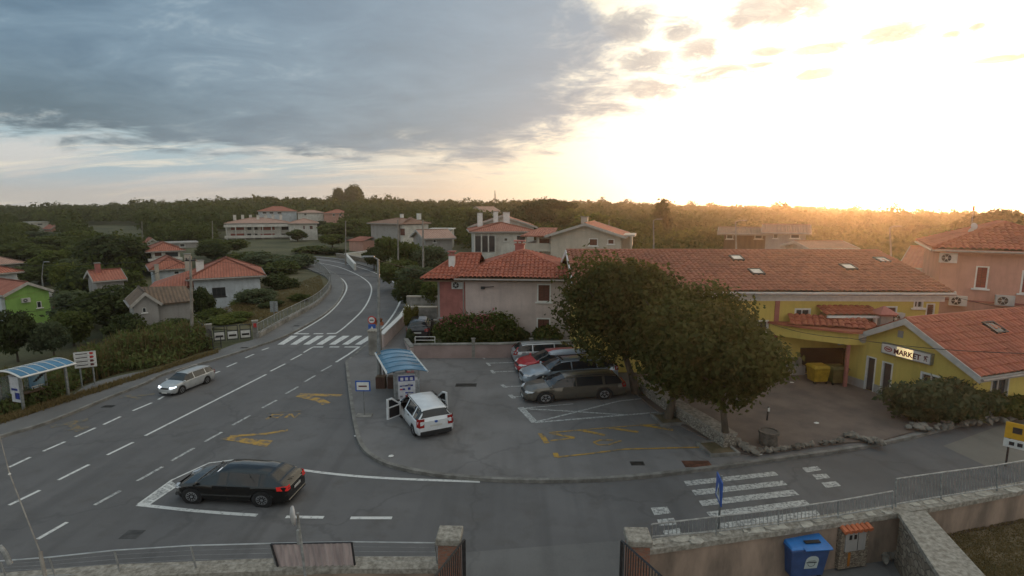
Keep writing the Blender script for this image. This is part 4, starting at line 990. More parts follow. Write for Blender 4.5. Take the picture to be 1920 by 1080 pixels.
# left valley houses
far('house', 'grey roofed small white house at the top of the valley cluster', 'house', 272, 300, 459, 118, 118, 6, m_white_r, 'gabley', 1.2, m_tile_lo, [(279,460,284,464)])
far('house', 'long pale row house with a light blue door behind the valley cluster', 'house', 300, 372, 458, 124, 120, 7, m_grey_r, 'flat', 0, m_grey_r, [(337,457,347,463)], oh=.2)
h4 = far('house', 'red roofed villa with a dark open loggia and balcony band', 'house', 283, 337, 469, 92, 90, 8, m_white_r, 'hip', .95, m_tile_lo, [(289,472,304,481,'shutter',m_white_r),(309,472,335,482,'glass',m_white_r)], oh=.8)
m = MB(); u_, z_ = on_plane(300, 484, h4.A, h4.wp((h4.w, 0))); m.box(-.6,-1.2,z_-h4.z0-.45,h4.w+.2,-.003,z_-h4.z0); h4.add(m, 'balcony', m_white_r)
h5 = far('house', 'pale house below the loggia villa with sunlit chimney', 'house', 287, 351, 504, 76, 74, 8, m_blue_r, 'hip', 1.25, m_tile_lo, [(326,508,336,514)], oh=.5)
h5.chimney(.4, -.6, .5, 0, h5.h+.6, m_cream)
h6 = far('house', 'pale blue hip roofed house with white framed window beside the lawn', 'house', 362, 487, 520, 57, 55.2, 8, m_blue_r, 'hip', 1.5, m_tile_lo, [(398,539,423,556,'glass',m_dsteel,2)], oh=.6)
h6.chimney(.6, 3.0, .75, h6.h-.2, h6.h+1.5, m_wht); h6.chimney(-.6, 4.2, .6, h6.h-.6, h6.h+2.2, m_cream)
m = MB(); a = At(330, 528, 56.5); lo = h6.local(a.x, a.y, 0).x; m.box(lo,.8,0,-.003,6,h6.h-.75); h6.add(m, 'side_wing', m_cream)
m = MB(); tile_face(m, (lo-2.6,0,h6.h-1.0),(.3,0,h6.h-.9),(lo+1,3.4,h6.h+.4),(.3,3.4,h6.h+.5), hi=False); tile_face(m, (lo-2.6,6.6,h6.h-1.0),(lo-2.6,0,h6.h-1.0),(lo+1,3.4,h6.h+.4),(lo+1,3.4,h6.h+.4), hi=False); m.box(lo-2.4,.2,h6.h-1.12,0,6.5,h6.h-1.02); h6.add(m, 'side_roof', m_tile_lo)
# small grey shed
h7 = far('shed', 'small grey shed with an old brown tiled roof behind the tall pole', 'shed', 250, 296, 571, 44, 43, 4.0, m_grey_r, 'gabley', .8, m_tile_dk, [(267,577,274,586)], oh=.25, z0=-3.0)
m = MB(); a = At(371, 573, 44.5); lo = h7.local(a.x, a.y, 0)
m.box(h7.w+.003,.6,0,lo.x,4.0,h7.h-.1); h7.add(m, 'side_wing', m_grey_r)
m = MB(); tile_face(m, (h7.w*.6,.2,h7.h-.2),(lo.x+.3,.2,h7.h-.2),(h7.w*.5,2.4,h7.h+1.15),(lo.x+.1,2.4,h7.h+.9), hi=False); m.box(h7.w*.6,.25,h7.h-.32,lo.x+.2,4,h7.h-.22); h7.add(m, 'side_roof', m_tile_dk)
# green house with blue annex
h8 = far('house', 'lime green gabled house with a small square window in the valley', 'house', 10, 92, 553, 54, 47, 6, m_green_r, 'gabley', .95, m_tile_lo, [(69,565,78,577)], oh=.3, z0=-3.4)
m = MB(); a = At(119, 565, 48); lo = h8.local(a.x, a.y, 0); m.box(h8.w+.003,.3,0,lo.x,5,h8.h-.35); ann = h8.add(m, 'annex', m_blue_r)
m = MB(); m.add([(h8.w,0,h8.h+.15),(lo.x+.3,0,h8.h-.4),(lo.x+.3,5.3,h8.h-.4),(h8.w,5.3,h8.h+.15),(h8.w,0,h8.h+.05),(lo.x+.3,0,h8.h-.5),(lo.x+.3,5.3,h8.h-.5),(h8.w,5.3,h8.h+.05)], [(0,1,2,3),(7,6,5,4),(0,4,5,1),(1,5,6,2)]); h8.add(m, 'annex_roof', m_tile_lo, ann)
m = MB(); m.box(h8.w+.3,.24,0,h8.w+1.0,.3,2.5); h8.add(m, 'annex_door', m_shut, ann)
ac_unit(h8.root, Vector((h8.w*.42,-.003,h8.h-1.0)), .7, .45, .3)
far('house', 'pale blue house with red roof at the very edge of the valley', 'house', -60, 32, 516, 62, 60, 8, m_blue_r, 'hip', 1.1, m_tile_lo, [(2,522,10,530)], oh=.5, z0=-4)
far('house', 'small pink roofed house with white porch posts above the pale blue one', 'house', -40, 38, 497, 84, 82, 6, m_white_r, 'hip', 1.2, m_tile_pale, [(20,500,27,505)], oh=.6)
h9 = far('barn', 'low barn with a slanted red roof half sunk in shrubs', 'barn', 180, 232, 528, 60, 58, 5, m_grey_r, 'gablex', .9, m_tile_lo, [], oh=.3)
h9.chimney(.6, 2, .5, h9.h-.3, h9.h+1.9, m_red_r)
# buildings on the right horizon, behind the yellow roof
far('house', 'low house with a flat porch roof behind the long yellow building', 'house', 1358, 1438, 437, 72, 70, 6, m_wood, 'gablex', .55, m_tile_dk, [(1362,436,1375,448),(1415,436,1430,448)], oh=.8)
far('house', 'cream house with open white shutters behind the long yellow building', 'house', 1436, 1512, 436, 68, 66, 6, m_grey_r, 'gablex', .8, m_tile_br, [(1450,437,1459,447),(1482,438,1500,447)], oh=.5)
far('house', 'low tiled house just behind the far end of the yellow roof', 'house', 1520, 1600, 467, 54, 54, 5, m_grey_r, 'gablex', .5, m_tile_br, [], oh=.4)
far('house', 'small salmon house between the yellow building and the salmon one', 'house', 1700, 1782, 500, 44, 42, 8, m_cream, 'gablex', 1.3, m_tile_lo, [(1735,506,1755,516)], oh=.5)
# ------------------------------------------------------------------ vegetation
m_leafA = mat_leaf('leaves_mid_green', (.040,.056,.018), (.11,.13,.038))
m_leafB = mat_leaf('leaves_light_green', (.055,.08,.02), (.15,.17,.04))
m_leafC = mat_leaf('leaves_dark', (.024,.036,.014), (.065,.08,.028), .2)
m_leafG = mat_leaf('leaves_grey_green', (.05,.07,.04), (.12,.145,.08))
m_leafT = mat_leaf('leaves_broad', (.028,.038,.013), (.095,.098,.03), .24)
m_leafY = mat_leaf('leaves_yellowing', (.08,.08,.02), (.20,.17,.05))
m_bark = M('bark', (.12,.095,.07), .95, col2=(.05,.04,.03), scale=3, bump=.8, bscale=14, stretch=(1,1,.25))
m_reed = mat_leaf('reed_leaves', (.065,.09,.03), (.16,.185,.07), .3)
m_wheat = mat_leaf('dry_stalks', (.12,.09,.045), (.22,.16,.08), .3)
m_oleander = mat_leaf('oleander_bloom', (.30,.08,.10), (.48,.16,.18), .3)
def leaf_mesh(name, pos, nrm, size, hue, mat, aspect=1.5, droop=.3):
    """one mesh of many small folded leaves"""
    n = len(pos); rng = RNG
    nrm = nrm / (np.linalg.norm(nrm, axis=1, keepdims=True)+1e-9)
    r = rng.normal(size=(n, 3)); t = np.cross(nrm, r); t /= np.linalg.norm(t, axis=1, keepdims=True)+1e-9
    b = np.cross(nrm, t); s = size[:, None] if hasattr(size, '__len__') else np.full((n, 1), size)
    s = s*rng.uniform(.4, 1.55, (n, 1))
    p0 = pos - t*s*.5*aspect; p2 = pos + t*s*.5*aspect; fold = nrm*s*droop*.5
    p1 = pos + b*s*.5 - fold; p3 = pos - b*s*.5 - fold
    V = np.stack([p0, p1, p2, p3], 1).reshape(-1, 3).astype(np.float32)
    me = bpy.data.meshes.new(name); me.vertices.add(4*n); me.vertices.foreach_set('co', V.ravel())
    idx = np.arange(4*n).reshape(n, 4); T = np.concatenate([idx[:, [0,1,2]], idx[:, [0,2,3]]], 1).reshape(-1)
    me.loops.add(6*n); me.loops.foreach_set('vertex_index', T.astype(np.int32)); me.polygons.add(2*n)
    me.polygons.foreach_set('loop_start', np.arange(0, 6*n, 3, dtype=np.int32)); me.polygons.foreach_set('loop_total', np.full(2*n, 3, dtype=np.int32))
    me.update(calc_edges=True)
    at = me.attributes.new('hue', 'FLOAT', 'POINT'); at.data.foreach_set('value', np.repeat(hue, 4).astype(np.float32))
    me.materials.append(mat); return me
def crown_points(n, shape='round', lobes=14, seed=0, fill=.35):
    """leaf positions for a crown in the unit box x,y -.5..+.5, z 0..1"""
    rng = np.random.default_rng(seed); C = []
    k = 0
    while len(C) < lobes:
        p = rng.uniform(-1, 1, 3)
        if np.linalg.norm(p) > 1: continue
        p = p/np.linalg.norm(p)**.45*rng.uniform(.55, .82)
        rr = rng.uniform(.13, .43)
        if shape == 'round': c = np.array([p[0]*.5, p[1]*.5, .5+p[2]*.42]); r = np.array([rr*.55, rr*.55, rr*.5])
        elif shape == 'tall': c = np.array([p[0]*.42, p[1]*.42, .5+p[2]*.5]); r = np.array([rr*.55, rr*.55, rr*.36])
        elif shape == 'cone':
            z = rng.uniform(0, 1)**1.3; a = rng.uniform(0, 2*PI); q = (1-z)**.8*.36*rng.uniform(.5, 1); c = np.array([math.cos(a)*q, math.sin(a)*q, .05+z*.86]); r = np.array([.22*(1-z*.7), .22*(1-z*.7), .10])
        elif shape == 'umbrella': c = np.array([p[0]*.55, p[1]*.55, .62+abs(p[2])*.3]); r = np.array([rr*.5, rr*.5, rr*.3])
        else: c = np.array([p[0]*.55, p[1]*.55, .38+p[2]*.38]); r = np.array([rr*.62, rr*.62, rr*.55])
        C.append((c, r, rng.uniform(-.28, .28)))
    P = []; N = []; H = []; tot = sum(float(r[0])**1.6 for c, r, hu in C)
    for c, r, hu in C:
        per = max(8, int(n*float(r[0])**1.6/tot))
        d = rng.normal(size=(per, 3)); d /= np.linalg.norm(d, axis=1, keepdims=True)
        rad = np.where(rng.random(per) < fill, rng.uniform(.3, 1, per)**.5, rng.normal(1.0, .17, per))[:, None]
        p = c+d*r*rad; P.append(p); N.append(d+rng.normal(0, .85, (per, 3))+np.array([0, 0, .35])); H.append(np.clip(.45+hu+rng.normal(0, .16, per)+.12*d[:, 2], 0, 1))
    P = np.concatenate(P); P[:, 2] = np.clip(P[:, 2], .0, 1.15)
    return P, np.concatenate(N), np.concatenate(H)
def trunk_mesh(h, r, crown_z0, crown_r, seed, limbs=6, lean=0):
    rnd = random.Random(seed); m = MB(); pts = []; rs = []
    for i in range(6):
        t = i/5; pts.append((rnd.uniform(-.06, .06)*t*h*.3+lean*t, rnd.uniform(-.06, .06)*t*h*.3, t*h)); rs.append(r*(1.35 if i == 0 else 1-.62*t))
    m.tube(pts, rs, 9)
    for k in range(limbs):
        a = 2*PI*k/limbs+rnd.uniform(-.4, .4); s = Vector(pts[3 if k % 2 else 4]); L = crown_r*rnd.uniform(.6, .9)
        e = s+Vector((math.cos(a)*L, math.sin(a)*L, L*rnd.uniform(.5, 1.1))); mid = (s+e)/2+Vector((0, 0, -.08*L))
        m.tube([s, mid, e], [r*.42, r*.28, r*.10], 6)
    return m
TV = {}
def tree_variant(key, shape, n, leaf, mat, seed, th=.42, tr=.025):
    """unit tree: height 1, crown width 1"""
    P, N, H = crown_points(n, shape, {'cone': 46}.get(shape, 18), seed)
    z0 = {'round': .10, 'tall': .12, 'cone': .08, 'umbrella': .3, 'bush': 0}[shape]
    P[:, 2] = z0+P[:, 2]*(1-z0)
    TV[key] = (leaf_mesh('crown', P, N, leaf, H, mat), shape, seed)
def place_tree(key, x, y, z, w, h, label, group=None, name='tree', cat='tree', rot=None):
    me, shape, seed = TV[key]
    r = thing(name, label, cat, (x, y, z), random.uniform(0, 6) if rot is None else rot, group, (w, w, h))
    c = bpy.data.objects.new('crown' if shape != 'bush' else 'foliage', me); COL.objects.link(c); c.parent = r
    if key+'_t' not in TV:
        tm = trunk_mesh(.62 if shape != 'cone' else .95, .022 if shape != 'bush' else .012, .3, .3, seed, 6)
        o = tm.build('trunk' if shape != 'bush' else 'stems', m_bark); TV[key+'_t'] = o.data; o.parent = r
    else:
        o = bpy.data.objects.new('trunk' if shape != 'bush' else 'stems', TV[key+'_t']); COL.objects.link(o); o.parent = r
    return r
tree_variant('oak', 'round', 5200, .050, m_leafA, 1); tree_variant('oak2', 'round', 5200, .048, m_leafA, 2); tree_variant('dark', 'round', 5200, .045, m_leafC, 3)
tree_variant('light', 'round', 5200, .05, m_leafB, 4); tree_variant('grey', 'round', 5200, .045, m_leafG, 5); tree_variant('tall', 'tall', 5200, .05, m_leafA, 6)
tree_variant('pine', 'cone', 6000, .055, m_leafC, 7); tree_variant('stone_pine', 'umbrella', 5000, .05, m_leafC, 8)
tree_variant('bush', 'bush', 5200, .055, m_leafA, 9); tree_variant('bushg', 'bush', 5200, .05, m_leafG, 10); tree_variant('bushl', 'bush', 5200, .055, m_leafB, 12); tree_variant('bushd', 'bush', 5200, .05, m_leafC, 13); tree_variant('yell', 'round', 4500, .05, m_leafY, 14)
def T(key, cx, ytop, wpx, Y, label, group=None, name='tree', cat='tree', hmin=0, ybot=None):
    p = At(cx, ytop, Y); zg = gh(p.x, Y) if ybot is None else At(cx, ybot, Y).z
    h = max(p.z-zg, .8); w = wpx/1000*Y*1.0
    if hmin: h = max(h, hmin)
    return place_tree(key, p.x, Y, zg, w, h, label, group, name, cat)
GV = 'trees of the green valley'; GB = 'trees and shrubs beyond the pink house'; GS = 'shrubs near the road and lawn'
TL = [
 # valley mass, far to near
 ('oak',18,412,66,150,'wide green tree at the far edge of the valley above the white porch house',GV),('grey',62,430,70,135,'grey green tree below the small white modern house',GV),
 ('oak2',112,438,78,118,'round mid green tree below the sunlit orange cottage',GV),('light',152,430,66,128,'lighter green tree beside the pale field',GV),
 ('oak',40,452,90,104,'broad tree in the second row above the pink roofed house',GV),('light',100,462,66,88,'yellow green tree standing in front of the broad valley trees',GV),
 ('oak2',168,452,70,98,'mid green tree touching the great dark crown above the barn',GV),('dark',214,440,104,92,'great dark crown, biggest of the valley trees, above the red barn',GV),
 ('oak',258,456,56,96,'rounded tree between the great dark crown and the loggia villa',GV),('grey',132,476,56,80,'small grey green tree by the yellow green one',GV),
 ('oak2',72,492,70,84,'bushy tree behind the parked white car in the valley',GV),('light',120,486,44,76,'bright green young tree over the valley lane',GV),
 ('dark',168,500,84,68,'dark thick tree right of the lane in the valley',GV),('oak',228,494,70,70,'leafy tree just above the barn roof',GV),
 ('grey',150,536,100,54,'large grey green tree beside the green house annex',GV),('dark',208,536,100,51,'dark dense tree standing between the annex and the grey shed',GV),
 ('bushl',248,532,76,54,'bright green climbing shrub above the shed roof',GV,'shrub','shrub'),('oak2',130,576,70,47,'low tree whose crown fills the gap below the annex',GV),
 ('dark',20,580,70,42,'dark round tree in front of the green house wall',GV),('grey',92,592,60,43,'small grey tree at the foot of the green wall',GV),
 ('dark',232,588,70,43,'deep green bush tree left of the shed wall',GV),('bush',300,600,60,40,'green shrub under the shed window',GV,'shrub','shrub'),
 ('bushd',330,590,80,41.5,'dark creeper covered shrub hiding the shed side',GV,'shrub','shrub'),
 ('dark',378,538,42,51,'dark little tree standing between shed and pale blue house',GV),('bushg',360,492,40,72,'grey shrub behind the pale blue house roof',GV,'shrub','shrub'),
 # around the lawn
 ('bushd',520,503,58,62,'dark rounded evergreen right of the pale blue house',GS,'shrub','shrub'),('grey',482,536,66,52.5,'feathery grey green small tree at the corner of the pale blue house',GS),
 ('bushl',452,556,36,53,'leafy light shrub left of the feathery tree',GS,'shrub','shrub'),('bush',558,548,34,53,'low green shrub behind the railing by the path',GS,'shrub','shrub'),
 ('bushd',512,560,40,50,'dark clipped shrub on the lawn near the signpost',GS,'shrub','shrub'),('bushl',428,585,60,43.5,'light green hedge shrub above the gate panels',GS,'shrub','shrub'),
 ('bush',400,572,50,46,'green shrub at the lawn edge by the tall pole',GS,'shrub','shrub'),
 # upper left of the road
 ('oak2',418,444,70,112,'wide tree in front of the apartment block left end',GS),('dark',396,456,50,104,'dark tree behind the two village chimneys',GS),
 ('bush',455,466,90,92,'long green shrub mass above the pale blue house ridge',GS,'shrub','shrub'),('bushg',505,462,80,88,'grey green thicket left of the road bend',GS,'shrub','shrub'),
 ('bushg',552,466,64,84,'rounded grey thicket where the road disappears',GS,'shrub','shrub'),('bush',530,484,70,76,'green shrub before the thickets at the inner bend',GS,'shrub','shrub'),
 ('oak2',557,428,34,150,'dome shaped tree before the apartment wing',GS),('dark',352,430,60,165,'dark tree left of the apartment block',GS),
 ('bush',590,458,64,112,'wide bush right of the garden wall of the apartments',GS,'shrub','shrub'),('bushd',622,462,50,108,'dark bush at the outside of the far bend',GS,'shrub','shrub'),
 ('oak',634,412,60,150,'tall leafy tree right of the apartment wing',GS),('oak2',664,404,64,160,'broad tree below the red walled hill house',GS),('dark',604,414,40,170,'small dark tree above the apartment wing roof',GS),
 ('light',622,436,40,128,'light green tree left of the house with the blank front',GS),
 ('oak',726,436,48,84,'rounded tree in front of the blank grey house front',GB),('dark',700,462,40,80,'dark shrub like tree where the outer wall bends',GB),
 ('oak2',762,446,60,73,'tree between the two tall concrete poles',GB),('grey',812,452,70,72,'spreading grey green tree left of the pink house roof',GB),
 ('oak',748,478,70,60,'big leafy tree directly above the outer bend wall',GB),('grey',788,490,80,55,'olive like tree behind the driveway gate',GB),
 ('dark',772,520,60,49,'dark lower crown over the retaining wall',GB),('oak2',806,520,50,47,'green tree touching the pink house side wing',GB),
 ('yell',770,564,26,39,'small yellowing tree at the driveway entrance',GB),
 ('light',866,384,74,190,'big light green rounded tree right of centre, far off',GB),('oak',838,410,44,150,'mid green tree left of the big light green one',GB),
 ('dark',905,400,60,150,'dark tree just right of the small white far house',GB),('stone_pine',1036,368,76,165,'dark umbrella pine, tallest of the central hill trees',GB),
 ('dark',1000,378,66,160,'dark crown beside the umbrella pine',GB),('dark',955,392,60,150,'dark crown left of the pine pair',GB),('oak2',1078,384,60,140,'leafy tree right of the umbrella pine',GB),
 ('light',1110,392,76,120,'light green broad tree behind the cream gabled house',GB),('oak',1156,396,60,125,'tree right of the light broad one behind the cream house',GB),
 ('light',1186,410,56,100,'small light tree beyond the loggia of the cream house',GB),('oak2',1016,412,40,95,'tree between the white gable and the cream house',GB),
 ('pine',1242,368,62,112,'tall dark conifer rising above the ridge line',GB),('oak2',1206,402,60,105,'leafy tree left of the tall dark conifer',GB),
 ('light',1282,424,60,92,'light tree under the tall conifer',GB),('oak',1330,418,70,100,'rounded tree left of the low porch house on the horizon',GB),
 ('oak2',1290,400,60,140,'far tree right of the tall conifer',GB),('bush',1530,446,80,60,'shrub mass right of the house with white shutters',GB,'shrub','shrub'),
 ('oak',1560,418,90,115,'broad hazy tree below the setting sun left side',GB),('oak2',1630,424,80,108,'hazy round tree below the sun',GB),('dark',1710,420,90,105,'hazy dark tree left of the salmon roof',GB),
 ('oak',1770,418,70,98,'hazy tree behind the satellite dishes',GB),('oak2',1460,414,70,120,'hazy tree behind the house with white shutters',GB),('oak',1390,404,80,135,'hazy tree behind the low porch house',GB),
 ('dark',1880,392,110,90,'dark tree mass behind the salmon roof',GB),
 ('bush',1030,600,56,34.5,'low shrub beside the oleander under the ground floor shutter',GS,'shrub','shrub'),('bushd',975,606,44,35,'dark hedge shrub right of the pink flowered oleander',GS,'shrub','shrub'),
 ('bushg',770,606,16,36,'narrow plant by the driveway wall',GS,'shrub','shrub'),
]
for t in TL:
    key, cx, yt, wp, Y, lab, grp = t[:7]; nm_, ct = (t[7], t[8]) if len(t) > 7 else ('tree', 'tree')
    T(key, cx, yt, wp*1.18, Y, lab, grp, nm_, ct)
# the far wood: thousands of crowns that read as one mass
def far_wood():
    rng = np.random.default_rng(5); P = []; N = []; H = []; S_ = []
    cnt = 0; Y = 165.0
    while Y < 475:
        step = 7.0 + (Y-165)*.012
        X0, X1 = -1.12*Y-20, 1.12*Y+20
        xs_ = np.arange(X0, X1, step)
        for x in xs_:
            xx = x+rng.uniform(-3, 3); yy = Y+rng.uniform(-3, 3)
            px = 960+1000*xx/yy*.99
            # clearings: the pale field, the hill buildings, the apartment block and gaps around far houses
            if 150 < px < 285 and yy < 245: continue
            if 30 < px < 125 and yy < 236: continue
            if 420 < px < 600 and yy < 195: continue
            if 480 < px < 660 and yy < 250: continue
            if 870 < px < 915 and yy < 225: continue
            h = rng.uniform(4.6, 8.8)
            if rng.random() < .05: h *= 1.35
            if 640 < px < 682 and 385 < yy < 420: h = 15+rng.uniform(-2, 2)
            wd = rng.uniform(7, 10)*(1.15 if h > 10 else 1); zg = gh(xx, yy)
            n = int(150 if yy < 260 else 95)*(6 if h > 12.9 else 1); 
            d = rng.normal(size=(n, 3)); d /= np.linalg.norm(d, axis=1, keepdims=True); d[:, 2] = np.abs(d[:, 2])*1.2-.25
            rad = rng.normal(.95, .13, (n, 1))
            P.append(np.array([xx, yy, zg+h*.5])+d*rad*np.array([wd/2, wd/2, h*.5])); N.append(d+rng.normal(0, .4, (n, 3))); hu = rng.uniform(.0, .5)+.3*(.5+.5*math.sin(xx*.021+2*math.sin(yy*.017)))
            H.append(np.clip(hu+rng.normal(0, .12, n), 0, 1)); S_.append(np.full(n, 0.85 if yy < 260 else 1.1)); cnt += 1
        Y += step*.9
    me = leaf_mesh('far_wood', np.concatenate(P), np.concatenate(N), np.concatenate(S_), np.concatenate(H), m_leafA if False else mat_leaf('wood_leaves', (.022,.036,.010), (.085,.10,.024), .25))
    o = bpy.data.objects.new('forest', me); COL.objects.link(o); tag(o, 'dense dark green wood covering the low ridge along the whole horizon', 'forest', kind='stuff')
    # soil-dark floor under the crowns is the ground itself
far_wood()
# reeds and tall weeds behind the left pavement
def reeds():
    rng = np.random.default_rng(8); P = []; N = []; H = []; SZ = []
    B = MB(); vs = []; fs = []; hue = []
    for i in range(20000):
        t = rng.random(); px = -60+470*t; 
        # stand just behind the pavement's outer edge
        edge = np.interp(px, [-60,51,128,170,240,312,400], [800,778,748,722,703,690,660])
        e = G(px, float(edge)-2, 0); back = rng.random()**1.3*13.0+.7
        dirv = Vector((e.x, e.y)).normalized(); x = e.x+dirv.x*back-.4*back; y = e.y+dirv.y*back*.8
        clump = .5+.5*math.sin(x*1.1+2*math.sin(y*.7))*math.cos(y*.9+x*.3)
        pxx = 960+1000*x/y
        hgt = (.6+1.5*clump*min(1, back/2.0))*rng.uniform(.6, 1.15)
        if pxx < 130: hgt *= .75
        hgt *= .35+.65*min(1, back/1.5)
        z = gh(x, y)-.05; a = rng.uniform(0, 2*PI); ln = rng.uniform(.05, .35)*hgt; w_ = rng.uniform(.02, .05)
        dx, dy = math.cos(a), math.sin(a); o = len(vs)
        vs += [(x-dy*w_, y+dx*w_, z), (x+dy*w_, y-dx*w_, z), (x+dx*ln*.4+dy*w_*.8, y+dy*ln*.4-dx*w_*.8, z+hgt*.62), (x+dx*ln*.4-dy*w_*.8, y+dy*ln*.4+dx*w_*.8, z+hgt*.62), (x+dx*ln, y+dy*ln, z+hgt)]
        fs += [(o, o+1, o+2, o+3), (o+3, o+2, o+4)]; hv = float(np.clip(.25+.5*(1-clump)+rng.normal(0, .15), 0, 1)); hue += [hv]*5
        # side leaves
        for q in range(2):
            tt = rng.uniform(.3, .95); P.append((x+dx*ln*tt*.6+rng.normal(0,.06), y+dy*ln*tt*.6+rng.normal(0,.06), z+hgt*tt)); N.append(rng.normal(size=3)+np.array([0,0,.5])); H.append(hv); SZ.append(rng.uniform(.07, .16))
    me = leaf_mesh('reeds', np.array(P), np.array(N), np.array(SZ), np.array(H), m_reed, 2.4)
    me2 = bpy.data.meshes.new('stalks'); me2.from_pydata(vs, [], fs); at = me2.attributes.new('hue', 'FLOAT', 'POINT'); at.data.foreach_set('value', hue); me2.materials.append(m_wheat)
    r = bpy.data.objects.new('reeds', me); COL.objects.link(r); tag(r, 'tall reeds and weeds growing wild behind the pavement and bus shelter', 'reeds', kind='stuff')
    s_ = bpy.data.objects.new('stalks', me2); COL.objects.link(s_); s_.parent = r; s_['kind'] = 'stuff'
reeds()
# short grass tufts: verge, lawn, dry patch behind the near wall
def tufts(name, label, region, n, h, mat, seed, z=None, pxregion=True):
    rng = np.random.default_rng(seed); vs = []; fs = []; hue = []
    for i in range(n):
        u, v = rng.random(2); p = (np.array(region[0])*(1-u)+np.array(region[1])*u)*(1-v)+(np.array(region[3])*(1-u)+np.array(region[2])*u)*v
        q = G(float(p[0]), float(p[1]), z or 0) if pxregion else Vector((p[0], p[1], 0))
        zz = z if z is not None else gh(q.x, q.y); 
        for b_ in range(4):
            a = rng.uniform(0, 2*PI); hh = h*rng.uniform(.4, 1.3); x = q.x+rng.normal(0, .06); y = q.y+rng.normal(0, .06); w_ = .012+h*.04; dx, dy = math.cos(a), math.sin(a); o = len(vs)
            vs += [(x-dy*w_, y+dx*w_, zz), (x+dy*w_, y-dx*w_, zz), (x+dx*hh*.5, y+dy*hh*.5, zz+hh)]; fs.append((o, o+1, o+2)); hue += [float(np.clip(rng.normal(.5, .2), 0, 1))]*3
    me = bpy.data.meshes.new(name); me.from_pydata(vs, [], fs); at = me.attributes.new('hue', 'FLOAT', 'POINT'); at.data.foreach_set('value', hue); me.materials.append(mat)
    o = bpy.data.objects.new(name, me); COL.objects.link(o); tag(o, label, 'grass', kind='stuff'); return o
tufts('grass', 'dry grass fringe along the outer edge of the bus stop pavement', [(-40,800),(410,658),(408,664),(-40,812)], 3200, .22, m_wheat, 3, z=.02)
tufts('grass', 'mown dry grass of the lawn inside the road bend', [(470,612),(610,545),(600,516),(400,585)], 6000, .13, m_wheat, 4, z=-.03)
# ------------------------------------------------------------------ the big broadleaf trees by the parking lot
def big_tree(label, px, py, zb, cx, ytop, ybot, wpx, seed, n, leaf=.17, tr=.16, dY=0, lean=0, lobes=34):
    b = G(px, py, zb); Y = b.y+dY; top = At(cx, ytop, Y); bot = At(cx, ybot, Y); w = wpx/1000*math.hypot(Y, 0)*1.0
    r = thing('broadleaf_tree', label, 'tree', (b.x, b.y, zb), 0, 'broadleaf trees along the low stone wall')
    P, N, H = crown_points(n, 'round', lobes, seed, .30); h = top.z-bot.z; w *= 1.1
    cxx = top.x-b.x; cyy = Y-b.y
    P[:, 0] = P[:, 0]*w+cxx; P[:, 1] = P[:, 1]*w+cyy; P[:, 2] = P[:, 2]*h*1.0+(bot.z-zb)
    c = bpy.data.objects.new('crown', leaf_mesh('crown', P, N, leaf, H, m_leafT, 1.35, .5)); COL.objects.link(c); c.parent = r
    tm = trunk_mesh((bot.z-zb)+h*.55, tr, 0, w*.42, seed, 9)
    k = len(tm.v)
    tm.v = [(x+cxx*min(1, z/((bot.z-zb)+h*.3)), y+cyy*min(1, z/((bot.z-zb)+h*.3)), z) for x, y, z in tm.v]
    tm.build('trunk', m_bark, r, smooth=60)
    return r
big_tree('big dark broadleaf tree behind the wagon with the roof box, farthest of the row', 1194, 737, FZ, 1168, 468, 700, 246, 21, 34000, .145, .2, 0, lobes=44)
big_tree('broadleaf tree rising from the square planting bed, middle of the row', 1252, 786, PZ, 1292, 506, 740, 215, 22, 32000, .135, .17, 0, lobes=44)
big_tree('broadleaf tree with the fullest low crown at the forecourt corner', 1362, 838, PZ, 1358, 562, 762, 212, 23, 38000, .125, .15, 0, lobes=46)
# oleander with pink flowers, and the bush by the market
def bush(label, name, x0, x1, ytop, ybot, zb, mat, seed, n, leaf, dYdepth=1.0, flowers=None, asp=2.0, squash=1):
    b = G((x0+x1)/2, ybot, zb); w = (x1-x0)/1000*b.y; top = At((x0+x1)/2, ytop, b.y+w*.30*dYdepth); h = (top.z-zb)*1.06
    r = thing(name, label, 'shrub', (b.x, b.y+w*.35*dYdepth, zb))
    P, N, H = crown_points(n, 'bush', 44, seed, .25); P[:, 0] *= w*1.1; P[:, 1] *= w*.7*dYdepth; P[:, 2] *= h*1.02
    c = bpy.data.objects.new('foliage', leaf_mesh('foliage', P, N, leaf, H, mat, asp)); COL.objects.link(c); c.parent = r
    m = MB(); rnd = random.Random(seed)
    for k in range(14):
        a = rnd.uniform(0, 2*PI); e = (math.cos(a)*w*.35, math.sin(a)*w*.25*dYdepth, h*rnd.uniform(.55, .9)); m.tube([(math.cos(a)*.1, math.sin(a)*.1, 0), (e[0]*.5, e[1]*.5, e[2]*.6), e], [.04, .025, .01], 5)
    m.build('stems', m_bark, r)
    if flowers:
        rng = np.random.default_rng(seed+1); pick = (P[:, 2] > h*.5) & (rng.random(len(P)) < flowers) & (P[:, 0] < w*.2); Q = P[pick]
        Q = np.repeat(Q, 5, 0)+rng.normal(0, .09, (len(Q)*5, 3)); f = bpy.data.objects.new('flowers', leaf_mesh('flowers', Q, rng.normal(size=Q.shape), .10, rng.random(len(Q)), m_oleander, 1.1)); COL.objects.link(f); f.parent = r
    return r
bush('large oleander with pinkish red flowers in front of the pink house', 'oleander', 832, 968, 574, 661, 0, m_leafA, 31, 26000, .13, .42, .10)
bush('dense leafy bush with pale leaf tips in front of the market corner', 'shrub', 1706, 1895, 700, 803, FZ, m_leafG, 32, 22000, .12, .55)
bush('smaller dark bush at the right end of the market bush', 'shrub', 1850, 1960, 735, 790, FZ, m_leafA, 33, 9000, .12, .6)

